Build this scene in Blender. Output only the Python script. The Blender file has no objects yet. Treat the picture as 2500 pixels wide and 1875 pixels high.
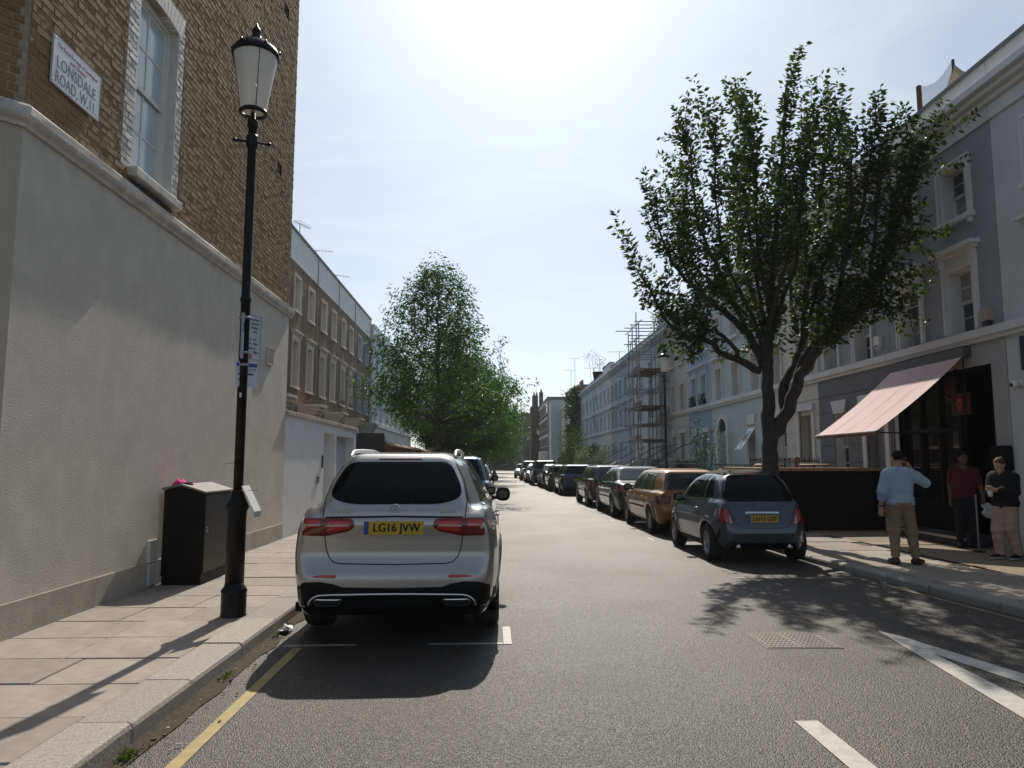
import bpy, math, random
import numpy as np
from mathutils import Vector, Matrix
from mathutils.bvhtree import BVHTree
random.seed(7)
RNG = np.random.default_rng(11)
SC = bpy.context.scene
COL = SC.collection
R = math.radians

# ------------------------------------------------------------------ camera
cam_data = bpy.data.cameras.new('camera')
cam_data.sensor_width = 36.0
cam_data.lens = 36.0 * 1770.0 / 2500.0
cam_data.clip_start = 0.05
cam_data.clip_end = 3000.0
camera = bpy.data.objects.new('camera', cam_data)
COL.objects.link(camera)
camera.location = (0.0, 0.0, 1.52)
camera.rotation_euler = (R(90.0 + 6.175), 0.0, R(-1.6))
SC.camera = camera

# ------------------------------------------------------------------ sun and sky
SUN_EL, SUN_AZ = 43.0, 3.0          # elevation; degrees to the right of the street's direction (+Y)
world = bpy.data.worlds.new('World')
SC.world = world
world.use_nodes = True
wn, wl = world.node_tree.nodes, world.node_tree.links
wn.clear()
w_out = wn.new('ShaderNodeOutputWorld')
w_bg = wn.new('ShaderNodeBackground')
sky = wn.new('ShaderNodeTexSky')
sky.sky_type = 'NISHITA'
sky.sun_disc = False
sky.sun_elevation = R(SUN_EL)
sky.sun_rotation = R(SUN_AZ)
sky.altitude = 30.0
sky.air_density = 1.0
sky.dust_density = 0.9
sky.ozone_density = 2.0
# thin high cloud: a veil all over, thicker in wisps
tc = wn.new('ShaderNodeTexCoord')
sep = wn.new('ShaderNodeSeparateXYZ')
wl.new(tc.outputs['Generated'], sep.inputs[0])
addz = wn.new('ShaderNodeMath'); addz.operation = 'ADD'; addz.inputs[1].default_value = 0.22
mxz = wn.new('ShaderNodeMath'); mxz.operation = 'MAXIMUM'; mxz.inputs[1].default_value = 0.0
wl.new(sep.outputs['Z'], mxz.inputs[0]); wl.new(mxz.outputs[0], addz.inputs[0])
dvx = wn.new('ShaderNodeMath'); dvx.operation = 'DIVIDE'
dvy = wn.new('ShaderNodeMath'); dvy.operation = 'DIVIDE'
wl.new(sep.outputs['X'], dvx.inputs[0]); wl.new(addz.outputs[0], dvx.inputs[1])
wl.new(sep.outputs['Y'], dvy.inputs[0]); wl.new(addz.outputs[0], dvy.inputs[1])
comb = wn.new('ShaderNodeCombineXYZ')
wl.new(dvx.outputs[0], comb.inputs[0]); wl.new(dvy.outputs[0], comb.inputs[1])
mapn = wn.new('ShaderNodeMapping'); mapn.inputs['Rotation'].default_value = (0, 0, R(38)); mapn.inputs['Scale'].default_value = (0.9, 2.1, 1)
wl.new(comb.outputs[0], mapn.inputs['Vector'])
nz = wn.new('ShaderNodeTexNoise'); nz.inputs['Scale'].default_value = 1.7; nz.inputs['Detail'].default_value = 9; nz.inputs['Roughness'].default_value = 0.6; nz.inputs['Distortion'].default_value = 0.9
wl.new(mapn.outputs[0], nz.inputs['Vector'])
rmp = wn.new('ShaderNodeMapRange'); rmp.inputs[1].default_value = 0.34; rmp.inputs[2].default_value = 0.76; rmp.inputs[3].default_value = 0.42; rmp.inputs[4].default_value = 0.82
rmp.interpolation_type = 'SMOOTHSTEP'
wl.new(nz.outputs['Fac'], rmp.inputs[0])
lum = wn.new('ShaderNodeRGBToBW'); wl.new(sky.outputs[0], lum.inputs[0])
cl_mul = wn.new('ShaderNodeMath'); cl_mul.operation = 'MULTIPLY'; cl_mul.inputs[1].default_value = 0.55
wl.new(lum.outputs[0], cl_mul.inputs[0])
# thin cloud scatters forward: brightest round the sun, dim on the far side of the sky
sdv = wn.new('ShaderNodeVectorMath'); sdv.operation = 'DOT_PRODUCT'
sdv.inputs[1].default_value = (math.sin(R(SUN_AZ)) * math.cos(R(SUN_EL)), math.cos(R(SUN_AZ)) * math.cos(R(SUN_EL)), math.sin(R(SUN_EL)))
wl.new(tc.outputs['Generated'], sdv.inputs[0])
fw = wn.new('ShaderNodeMapRange'); fw.inputs[1].default_value = -1; fw.inputs[2].default_value = 1; fw.inputs[3].default_value = 0; fw.inputs[4].default_value = 1
wl.new(sdv.outputs['Value'], fw.inputs[0])
pw = wn.new('ShaderNodeMath'); pw.operation = 'POWER'; pw.inputs[1].default_value = 2.5; wl.new(fw.outputs[0], pw.inputs[0])
cl_f = wn.new('ShaderNodeMath'); cl_f.operation = 'MULTIPLY_ADD'; cl_f.inputs[1].default_value = 4.7; cl_f.inputs[2].default_value = 0.8; wl.new(pw.outputs[0], cl_f.inputs[0])
cl_add = wn.new('ShaderNodeMath'); cl_add.operation = 'ADD'
wl.new(cl_mul.outputs[0], cl_add.inputs[0]); wl.new(cl_f.outputs[0], cl_add.inputs[1])
cl_col = wn.new('ShaderNodeMix'); cl_col.data_type = 'RGBA'; cl_col.blend_type = 'MULTIPLY'; cl_col.inputs[0].default_value = 1.0
cl_col.inputs[6].default_value = (0.915, 1.0, 1.085, 1)
wl.new(cl_add.outputs[0], cl_col.inputs[7])
mixs = wn.new('ShaderNodeMix'); mixs.data_type = 'RGBA'
wl.new(rmp.outputs[0], mixs.inputs[0]); wl.new(sky.outputs[0], mixs.inputs[6]); wl.new(cl_col.outputs[2], mixs.inputs[7])
wl.new(mixs.outputs[2], w_bg.inputs['Color'])
w_bg.inputs['Strength'].default_value = 0.096
wl.new(w_bg.outputs[0], w_out.inputs['Surface'])

sun_data = bpy.data.lights.new('sun', 'SUN')
sun_data.energy = 3.9
sun_data.angle = R(0.55)
sun_data.color = (1.0, 0.93, 0.82)
sun = bpy.data.objects.new('sun', sun_data)
COL.objects.link(sun)
SUN_DIR = Vector((math.sin(R(SUN_AZ)) * math.cos(R(SUN_EL)), math.cos(R(SUN_AZ)) * math.cos(R(SUN_EL)), math.sin(R(SUN_EL))))
sun.rotation_euler = SUN_DIR.to_track_quat('Z', 'Y').to_euler()
sun.location = (5, 30, 40)

SC.view_settings.view_transform = 'Standard'
SC.view_settings.look = 'None'
SC.view_settings.exposure = 0.16
SC.view_settings.gamma = 1.0
SC.view_settings.use_curve_mapping = False
SC.render.engine = 'CYCLES'
cy = SC.cycles
cy.use_denoising = True
cy.max_bounces = 7; cy.diffuse_bounces = 3; cy.glossy_bounces = 3; cy.transmission_bounces = 4; cy.transparent_max_bounces = 8
cy.caustics_reflective = False; cy.caustics_refractive = False
cy.sample_clamp_indirect = 6.0
SC.render.film_transparent = False

# ------------------------------------------------------------------ materials
MATS = {}
def _new(name):
    m = bpy.data.materials.new(name); m.use_nodes = True
    nt = m.node_tree
    return m, nt.nodes, nt.links, nt.nodes['Principled BSDF']

def _noise(n, l, vec, scale, detail=5, rough=0.55, dist=0.0):
    t = n.new('ShaderNodeTexNoise'); t.inputs['Scale'].default_value = scale; t.inputs['Detail'].default_value = detail
    t.inputs['Roughness'].default_value = rough; t.inputs['Distortion'].default_value = dist
    l.new(vec, t.inputs['Vector']); return t.outputs['Fac']

def _map(n, l, fac, a, b, c, d):
    r = n.new('ShaderNodeMapRange'); l.new(fac, r.inputs[0])
    for i, v in zip((1, 2, 3, 4), (a, b, c, d)): r.inputs[i].default_value = v
    return r.outputs[0]

def _mixc(n, l, fac, a, b, mode='MIX'):
    m = n.new('ShaderNodeMix'); m.data_type = 'RGBA'; m.blend_type = mode
    for sock, v in ((m.inputs[0], fac), (m.inputs[6], a), (m.inputs[7], b)):
        if isinstance(v, (int, float)): sock.default_value = v
        elif isinstance(v, tuple): sock.default_value = (*v[:3], 1)
        else: l.new(v, sock)
    return m.outputs[2]

def _math(n, l, op, a, b=None, c=None):
    m = n.new('ShaderNodeMath'); m.operation = op
    for i, v in enumerate((a, b, c)):
        if v is None: continue
        if isinstance(v, (int, float)): m.inputs[i].default_value = v
        else: l.new(v, m.inputs[i])
    return m.outputs[0]

def _rnd(n, l):
    """a number of its own for every piece: per-face attribute on joined pieces plus the object's own random"""
    a = n.new('ShaderNodeAttribute'); a.attribute_name = 'rnd'
    o = n.new('ShaderNodeObjectInfo')
    s = _math(n, l, 'ADD', a.outputs['Fac'], o.outputs['Random'])
    return _math(n, l, 'FRACT', s)

def _coord(n, kind='Object', scale=None):
    t = n.new('ShaderNodeTexCoord'); return t.outputs[kind]

def _scaled(n, l, vec, s):
    m = n.new('ShaderNodeMapping'); m.inputs['Scale'].default_value = s; l.new(vec, m.inputs['Vector']); return m.outputs[0]

def _bump(n, l, bs, h, strength, dist=0.01, prev=None):
    b = n.new('ShaderNodeBump'); b.inputs['Strength'].default_value = strength; b.inputs['Distance'].default_value = dist
    l.new(h, b.inputs['Height'])
    if prev is not None: l.new(prev, b.inputs['Normal'])
    l.new(b.outputs[0], bs.inputs['Normal']); return b.outputs[0]

def mat(name, col, rough=0.6, metal=0.0, var=0.12, scale=6.0, bump=0.0, bscale=60.0, spec=0.5, coat=0.0, dirt=0.0, dirtcol=(0.1, 0.09, 0.07), rvar=0.0, streak=0.0, pervar=0.0, bdist=0.01):
    if name in MATS: return MATS[name]
    m, n, l, bs = _new(name)
    vec = _coord(n)
    f = _noise(n, l, vec, scale, 6)
    c = tuple(col)
    lo = tuple(max(0, x * (1 - var)) for x in c); hi = tuple(min(1, x * (1 + var)) for x in c)
    out = _mixc(n, l, _map(n, l, f, .3, .7, 0, 1), lo, hi)
    if pervar:
        out = _mixc(n, l, 1.0, out, _math(n, l, 'ADD', _math(n, l, 'MULTIPLY', _rnd(n, l), 2 * pervar), 1 - pervar), 'MULTIPLY')
    if streak:
        f2 = _noise(n, l, _scaled(n, l, vec, (5.0, 5.0, 0.35)), 1.6, 6)
        out = _mixc(n, l, _map(n, l, f2, .42, .75, 0, streak), out, tuple(dirtcol))
    if dirt:
        f3 = _noise(n, l, vec, scale * 0.35, 8, .65)
        out = _mixc(n, l, _map(n, l, f3, .45, .75, 0, dirt), out, tuple(dirtcol))
    l.new(out, bs.inputs['Base Color'])
    if rvar:
        l.new(_map(n, l, _noise(n, l, vec, scale * 1.7, 5), .3, .7, max(0, rough - rvar), min(1, rough + rvar)), bs.inputs['Roughness'])
    else:
        bs.inputs['Roughness'].default_value = rough
    bs.inputs['Metallic'].default_value = metal
    bs.inputs['Specular IOR Level'].default_value = spec
    if coat:
        bs.inputs['Coat Weight'].default_value = coat; bs.inputs['Coat Roughness'].default_value = 0.04
    if bump:
        _bump(n, l, bs, _noise(n, l, vec, bscale, 4), bump, bdist)
    MATS[name] = m
    return m

def paint(name, col, metal=0.35, rough=0.32, coat=1.0):
    """car paint: flake under clear coat, a little road dust low on the body"""
    if name in MATS: return MATS[name]
    m, n, l, bs = _new(name)
    vec = _coord(n)
    sp = n.new('ShaderNodeSeparateXYZ'); l.new(vec, sp.inputs[0])
    fl = _noise(n, l, vec, 900, 2)
    c = _mixc(n, l, _map(n, l, fl, .35, .65, 0, 1), tuple(x * .86 for x in col), tuple(min(1, x * 1.14) for x in col))
    d = _math(n, l, 'MULTIPLY', _map(n, l, sp.outputs['Z'], .25, .75, .55, 0), _map(n, l, _noise(n, l, vec, 5, 6, .65), .35, .7, 0, 1))
    c = _mixc(n, l, d, c, (.16, .14, .115))
    l.new(c, bs.inputs['Base Color'])
    l.new(_math(n, l, 'ADD', _math(n, l, 'MULTIPLY', d, .4), rough), bs.inputs['Roughness'])
    bs.inputs['Metallic'].default_value = metal
    bs.inputs['Coat Weight'].default_value = coat; bs.inputs['Coat Roughness'].default_value = 0.05
    MATS[name] = m
    return m

def emit(name, col, strength, base=(.05, .05, .05)):
    m, n, l, bs = _new(name)
    bs.inputs['Base Color'].default_value = (*base, 1)
    bs.inputs['Emission Color'].default_value = (*col, 1); bs.inputs['Emission Strength'].default_value = strength
    MATS[name] = m; return m

def glass(name, col=(.02, .025, .03), rough=0.03, spec=0.6, var=.3):
    return mat(name, col, rough, 0, var, 1.3, spec=spec, bump=.02, bscale=3.0)

def clear(name, col=(1, 1, 1), alpha=0.25, rough=0.08):
    """clear or milky sheet: part transparent, part glossy"""
    if name in MATS: return MATS[name]
    m, n, l, bs = _new(name)
    bs.inputs['Base Color'].default_value = (*col, 1); bs.inputs['Roughness'].default_value = rough
    tr = n.new('ShaderNodeBsdfTransparent'); tr.inputs[0].default_value = (*[min(1, .6 + .4 * c) for c in col], 1)
    mx = n.new('ShaderNodeMixShader'); mx.inputs[0].default_value = alpha
    l.new(tr.outputs[0], mx.inputs[1]); l.new(bs.outputs[0], mx.inputs[2])
    l.new(mx.outputs[0], n['Material Output'].inputs['Surface'])
    MATS[name] = m; return m

def leafmat(name, c1, c2, c3, trans=0.45):
    if name in MATS: return MATS[name]
    m, n, l, bs = _new(name)
    at = n.new('ShaderNodeAttribute'); at.attribute_name = 'rnd'
    r = at.outputs['Fac']
    ramp = n.new('ShaderNodeValToRGB'); l.new(r, ramp.inputs[0])
    e = ramp.color_ramp.elements
    e[0].color = (*c1, 1); e[1].color = (*c3, 1); x = e.new(.55); x.color = (*c2, 1)
    l.new(ramp.outputs[0], bs.inputs['Base Color'])
    bs.inputs['Roughness'].default_value = .5; bs.inputs['Specular IOR Level'].default_value = .28
    tl = n.new('ShaderNodeBsdfTranslucent')
    tcol = _mixc(n, l, 1.0, ramp.outputs[0], (1.5, 1.75, .55), 'MULTIPLY')
    l.new(tcol, tl.inputs[0])
    mx = n.new('ShaderNodeMixShader'); mx.inputs[0].default_value = trans
    l.new(bs.outputs[0], mx.inputs[1]); l.new(tl.outputs[0], mx.inputs[2])
    l.new(mx.outputs[0], n['Material Output'].inputs['Surface'])
    MATS[name] = m; return m

# ------------------------------------------------------------------ objects
def tag(o, label=None, cat=None, group=None, kind=None):
    if label: o['label'] = label
    if cat: o['category'] = cat
    if group: o['group'] = group
    if kind: o['kind'] = kind
    return o

def thing(name, label, cat, loc=(0, 0, 0), rz=0.0, group=None):
    o = bpy.data.objects.new(name, None); COL.objects.link(o)
    o.empty_display_size = .2
    o.location = loc; o.rotation_euler = (0, 0, rz)
    return tag(o, label, cat, group)

def adopt(o, parent, local=False):
    """parent a mesh; world-coordinate meshes keep their place"""
    if parent is None: return o
    o.parent = parent
    if not local:
        o.matrix_parent_inverse = world_of(parent).inverted()
    return o

def world_of(o):
    m = o.matrix_basis.copy()
    if o.parent is not None:
        m = world_of(o.parent) @ o.matrix_parent_inverse @ m
    return m

def copy_tree(o, parent=None, label=None, group=None, loc=None, rz=None):
    c = o.copy(); COL.objects.link(c)
    if parent is not None: c.parent = parent
    if label: c['label'] = label
    if group: c['group'] = group
    if loc is not None: c.location = loc
    if rz is not None: c.rotation_euler = (0, 0, rz)
    for ch in list(o.children): copy_tree(ch, c)
    return c

def mesh_obj(name, v, f, material, parent=None, smooth=False, local=False, rnd=None):
    me = bpy.data.meshes.new(name)
    me.from_pydata([tuple(map(float, p)) for p in v], [], [tuple(map(int, q)) for q in f])
    if material is not None: me.materials.append(material)
    if smooth: me.shade_smooth()
    if rnd is not None:
        a = me.attributes.new('rnd', 'FLOAT', 'FACE'); a.data.foreach_set('value', np.asarray(rnd, dtype=np.float32))
    me.update()
    o = bpy.data.objects.new(name, me); COL.objects.link(o)
    return adopt(o, parent, local)

class MB:
    def __init__(s): s.v, s.f, s.r, s.cur = [], [], [], None
    def poly(s, pts):
        k = len(s.v); s.v += [tuple(p) for p in pts]; s.f.append(tuple(range(k, k + len(pts)))); s.r.append(s.cur or 0.0); return s
    def box(s, x0, x1, y0, y1, z0, z1, rot=None, piv=None):
        P = [(x0, y0, z0), (x1, y0, z0), (x1, y1, z0), (x0, y1, z0), (x0, y0, z1), (x1, y0, z1), (x1, y1, z1), (x0, y1, z1)]
        if rot is not None:
            c = Vector(piv if piv else ((x0 + x1) / 2, (y0 + y1) / 2, (z0 + z1) / 2)); P = [tuple(rot @ (Vector(p) - c) + c) for p in P]
        k = len(s.v); s.v += P
        for q in ((0, 3, 2, 1), (4, 5, 6, 7), (0, 1, 5, 4), (1, 2, 6, 5), (2, 3, 7, 6), (3, 0, 4, 7)):
            s.f.append(tuple(k + i for i in q)); s.r.append(s.cur or 0.0)
        return s
    def grid(s, rows, close=False):
        """rows of points -> quads"""
        k = len(s.v); n = len(rows[0])
        for r in rows: s.v += [tuple(p) for p in r]
        for i in range(len(rows) - 1):
            for j in range(n if close else n - 1):
                j2 = (j + 1) % n
                s.f.append((k + i * n + j, k + i * n + j2, k + (i + 1) * n + j2, k + (i + 1) * n + j)); s.r.append(s.cur or 0.0)
        return s
    def prism(s, pts, axis, a0, a1):
        """polygon extruded along an axis; pts are the other two coordinates in x,y,z order"""
        def mk(p, a):
            return (a, p[0], p[1]) if axis == 'x' else ((p[0], a, p[1]) if axis == 'y' else (p[0], p[1], a))
        k = len(s.v); n = len(pts)
        s.v += [mk(p, a0) for p in pts] + [mk(p, a1) for p in pts]
        fs = [tuple(k + i for i in range(n))[::-1], tuple(k + n + i for i in range(n))]
        fs += [(k + i, k + (i + 1) % n, k + n + (i + 1) % n, k + n + i) for i in range(n)]
        s.f += fs; s.r += [s.cur or 0.0] * len(fs); return s
    def tube(s, path, rad, n=8, cap=True):
        path = [Vector(p) for p in path]; m = len(path)
        rs = rad if isinstance(rad, (list, tuple)) else [rad] * m
        d0 = (path[1] - path[0]).normalized()
        u = d0.orthogonal().normalized(); rows = []
        for i, p in enumerate(path):
            d = (path[min(i + 1, m - 1)] - path[max(i - 1, 0)]).normalized()
            u = (u - d * u.dot(d)).normalized() if (u - d * u.dot(d)).length > 1e-6 else d.orthogonal().normalized()
            w = d.cross(u)
            rows.append([tuple(p + (u * math.cos(2 * math.pi * j / n) + w * math.sin(2 * math.pi * j / n)) * rs[i]) for j in range(n)])
        k = len(s.v); s.grid(rows, True)
        if cap:
            s.f.append(tuple(k + j for j in range(n))[::-1]); s.f.append(tuple(k + (m - 1) * n + j for j in range(n))); s.r += [s.cur or 0.0] * 2
        return s
    def lathe(s, prof, c=(0, 0, 0), n=20, axis='z'):
        rows = []
        for r, h in prof:
            row = []
            for j in range(n):
                a = 2 * math.pi * j / n; x, y = r * math.cos(a), r * math.sin(a)
                row.append((c[0] + x, c[1] + y, c[2] + h) if axis == 'z' else (c[0] + h, c[1] + x, c[2] + y))
            rows.append(row)
        k = len(s.v); s.grid(rows, True)
        s.f.append(tuple(k + j for j in range(n))[::-1]); s.f.append(tuple(k + (len(prof) - 1) * n + j for j in range(n))); s.r += [s.cur or 0.0] * 2
        return s
    def ball(s, c, r, n=8, m=6):
        rx, ry, rz = r if isinstance(r, tuple) else (r, r, r)
        rows = [[(c[0] + rx * math.sin(math.pi * i / m) * math.cos(2 * math.pi * j / n), c[1] + ry * math.sin(math.pi * i / m) * math.sin(2 * math.pi * j / n), c[2] - rz * math.cos(math.pi * i / m)) for j in range(n)] for i in range(m + 1)]
        return s.grid(rows, True)
    def build(s, name, material, parent=None, smooth=False, local=False, rnd=False, bevel=0.0):
        o = mesh_obj(name, s.v, s.f, material, parent, smooth, local, s.r if rnd else None)
        if bevel:
            b = o.modifiers.new('bevel', 'BEVEL'); b.width = bevel; b.segments = 2; b.limit_method = 'ANGLE'; b.angle_limit = R(40)
        return o

def box_obj(name, x0, x1, y0, y1, z0, z1, material, parent=None, bevel=0.0, local=False):
    return MB().box(x0, x1, y0, y1, z0, z1).build(name, material, parent, local=local, bevel=bevel)

def rounded(poly, r, n=5):
    out = []; N = len(poly)
    for i in range(N):
        p0, p, p2 = Vector(poly[i - 1]), Vector(poly[i]), Vector(poly[(i + 1) % N])
        rr = r[i] if isinstance(r, (list, tuple)) else r
        a = p + (p0 - p).normalized() * min(rr, (p0 - p).length * .48); b = p + (p2 - p).normalized() * min(rr, (p2 - p).length * .48)
        for k in range(n + 1):
            t = k / n; out.append(tuple((1 - t) ** 2 * a + 2 * t * (1 - t) * p + t * t * b))
    return out

def text_mesh(s, size, depth=0.001, spacing=1.0, shear=0.0):
    cu = bpy.data.curves.new('lettering', 'FONT'); cu.body = s; cu.size = size; cu.extrude = depth
    cu.align_x = 'CENTER'; cu.align_y = 'CENTER'; cu.space_character = spacing; cu.shear = shear; cu.resolution_u = 3
    ob = bpy.data.objects.new('lettering', cu); COL.objects.link(ob)
    dg = bpy.context.evaluated_depsgraph_get()
    me = bpy.data.meshes.new_from_object(ob.evaluated_get(dg))
    v = np.array([tuple(x.co) for x in me.vertices]) if len(me.vertices) else np.zeros((0, 3)); f = [tuple(p.vertices) for p in me.polygons]
    bpy.data.objects.remove(ob); bpy.data.curves.remove(cu); bpy.data.meshes.remove(me)
    return v, f

def lettering(name, s, size, origin, right, up, material, parent, width=None, depth=.0012, local=False, bold=0.0):
    """text laid on a plane: origin = centre; right/up = unit vectors"""
    v, f = text_mesh(s, size, depth)
    if len(v) == 0: return None
    if width: v[:, 0] *= width / max(1e-6, v[:, 0].max() - v[:, 0].min())
    o, r_, u_ = Vector(origin), Vector(right), Vector(up); nn = r_.cross(u_)
    if bold:
        n0 = len(v); v = np.vstack([v, v + np.array([bold, 0, 0])]); f = f + [tuple(i + n0 for i in q) for q in f]
    P = [tuple(o + r_ * p[0] + u_ * p[1] + nn * p[2]) for p in v.tolist()]
    return mesh_obj(name, P, f, material, parent, local=local)

# ------------------------------------------------------------------ implicit surfaces (smooth solids)
def smin(a, b, k):
    h = np.clip(.5 + .5 * (b - a) / k, 0, 1); return b * (1 - h) + a * h - k * h * (1 - h)
def smax(a, b, k): return -smin(-a, -b, k)

def sd_poly(px, py, poly):
    """signed distance to a polygon, broadcasting"""
    P = np.asarray(poly, dtype=np.float64); n = len(P)
    d = None; s = None
    for i in range(n):
        a, b = P[i], P[i - 1]
        ex, ey = b - a; wx, wy = px - a[0], py - a[1]
        t = np.clip((wx * ex + wy * ey) / (ex * ex + ey * ey), 0, 1)
        q = (wx - ex * t) ** 2 + (wy - ey * t) ** 2
        d = q if d is None else np.minimum(d, q)
        c = ((py >= a[1]) & (py < b[1]) & (ex * wy > ey * wx)) | ((py < a[1]) & (py >= b[1]) & (ex * wy < ey * wx))
        s = c if s is None else s ^ c
    return np.where(s, -1.0, 1.0) * np.sqrt(d)

def sd_cone(x, y, z, a, b, ra, rb):
    """capsule with two radii"""
    a, b = np.asarray(a, float), np.asarray(b, float); e = b - a; L2 = max(1e-9, float(e @ e))
    t = np.clip(((x - a[0]) * e[0] + (y - a[1]) * e[1] + (z - a[2]) * e[2]) / L2, 0, 1)
    return np.sqrt((x - a[0] - e[0] * t) ** 2 + (y - a[1] - e[1] * t) ** 2 + (z - a[2] - e[2] * t) ** 2) - (ra + (rb - ra) * t)

def sd_ell(x, y, z, c, r):
    k0 = np.sqrt(((x - c[0]) / r[0]) ** 2 + ((y - c[1]) / r[1]) ** 2 + ((z - c[2]) / r[2]) ** 2)
    return (k0 - 1) * min(r)

def surface_net(F, lo, hi, h, refine=3):
    lo, hi = np.asarray(lo, float), np.asarray(hi, float)
    n = np.ceil((hi - lo) / h).astype(int) + 1
    ax = [lo[i] + h * np.arange(n[i]) for i in range(3)]
    V = np.broadcast_to(F(ax[0][:, None, None], ax[1][None, :, None], ax[2][None, None, :]), tuple(n)).astype(np.float64)
    ins = V < 0
    cn = tuple(n - 1)
    sl = lambda d: tuple(slice(d[i], n[i] - 1 + d[i]) for i in range(3))
    cnt = np.zeros(cn); pos = np.zeros(cn + (3,))
    base = np.stack(np.meshgrid(*[a[:-1] for a in ax], indexing='ij'), -1)
    for axis in range(3):
        o1, o2 = [i for i in range(3) if i != axis]
        for p in (0, 1):
            for q in (0, 1):
                d0 = [0, 0, 0]; d0[o1] = p; d0[o2] = q
                d1 = list(d0); d1[axis] = 1
                a, b = V[sl(d0)], V[sl(d1)]
                cr = (a < 0) != (b < 0)
                t = np.where(cr, a / np.where(cr, a - b, 1), 0)
                pt = base + np.array(d0) * h
                pt[..., axis] += t * h
                pos += np.where(cr[..., None], pt, 0); cnt += cr
    act = cnt > 0
    idx = -np.ones(cn, int); idx[act] = np.arange(act.sum())
    verts = pos[act] / cnt[act][:, None]
    faces = []
    for axis in range(3):
        o1, o2 = [(1, 2), (2, 0), (0, 1)][axis]
        s0 = [slice(None)] * 3; s1 = [slice(None)] * 3
        s0[axis] = slice(0, n[axis] - 1); s1[axis] = slice(1, n[axis])
        for o in (o1, o2): s0[o] = slice(1, n[o] - 1); s1[o] = slice(1, n[o] - 1)
        a, b = ins[tuple(s0)], ins[tuple(s1)]
        def cell(i, j):
            s = [None] * 3; s[axis] = slice(0, n[axis] - 1)
            s[o1] = slice(1 - i, n[o1] - 1 - i); s[o2] = slice(1 - j, n[o2] - 1 - j)
            return idx[tuple(s)]
        c00, c10, c11, c01 = cell(1, 1), cell(0, 1), cell(0, 0), cell(1, 0)
        for msk, order in ((a & ~b, (c00, c10, c11, c01)), (~a & b, (c00, c01, c11, c10))):
            if msk.any(): faces.append(np.stack([c[msk] for c in order], 1))
    faces = np.concatenate(faces) if faces else np.zeros((0, 4), int)
    faces = faces[(faces >= 0).all(1)]
    e = h * .08
    for _ in range(refine):
        x, y, z = verts.T
        f = F(x, y, z)
        g = np.stack([F(x + e, y, z) - F(x - e, y, z), F(x, y + e, z) - F(x, y - e, z), F(x, y, z + e) - F(x, y, z - e)], 1) / (2 * e)
        st = (f / np.maximum(.2, (g ** 2).sum(1)))[:, None] * g
        ln = np.linalg.norm(st, axis=1, keepdims=True); st *= np.minimum(1, h * .5 / np.maximum(ln, 1e-9))
        verts = verts - st
    return verts, faces

def lerp_pts(pts):
    xs, ys = [p[0] for p in pts], [p[1] for p in pts]
    return lambda v: np.interp(v, xs, ys)

# ------------------------------------------------------------------ leaves
def leaf_mesh(name, P, D, size, material, parent, aspect=.5, fold=.35, rng=RNG, local=False, rbase=None):
    """P points, D leaf directions (n,3); every leaf two triangles folded on the midrib"""
    n = len(P); P = np.asarray(P, float); D = np.asarray(D, float)
    D /= np.maximum(1e-6, np.linalg.norm(D, axis=1, keepdims=True))
    Rv = rng.normal(size=(n, 3)); S = np.cross(D, Rv); S /= np.maximum(1e-6, np.linalg.norm(S, axis=1, keepdims=True)); N = np.cross(S, D)
    L = size * rng.uniform(.7, 1.25, (n, 1)); W = L * aspect * .5
    a = P; b = P + D * L; c = P + D * L * .45 + S * W + N * W * fold; d = P + D * L * .45 - S * W + N * W * fold
    V = np.stack([a, c, b, d], 1).reshape(-1, 3)
    me = bpy.data.meshes.new(name)
    me.vertices.add(4 * n); me.vertices.foreach_set('co', V.astype(np.float32).ravel())
    k = np.arange(n)[:, None] * 4
    tri = np.concatenate([k + np.array([[0, 1, 2]]), k + np.array([[0, 2, 3]])], 1).reshape(-1, 3)
    me.loops.add(tri.size); me.loops.foreach_set('vertex_index', tri.ravel().astype(np.int32))
    me.polygons.add(len(tri)); me.polygons.foreach_set('loop_start', (np.arange(len(tri)) * 3).astype(np.int32))
    me.update(calc_edges=True)
    rv = rng.random(n) if rbase is None else np.clip(rbase + rng.normal(0, .14, n), 0, .999)
    at = me.attributes.new('rnd', 'FLOAT', 'FACE'); at.data.foreach_set('value', np.repeat(rv, 2).astype(np.float32))
    me.materials.append(material)
    o = bpy.data.objects.new(name, me); COL.objects.link(o)
    return adopt(o, parent, local)

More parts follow.
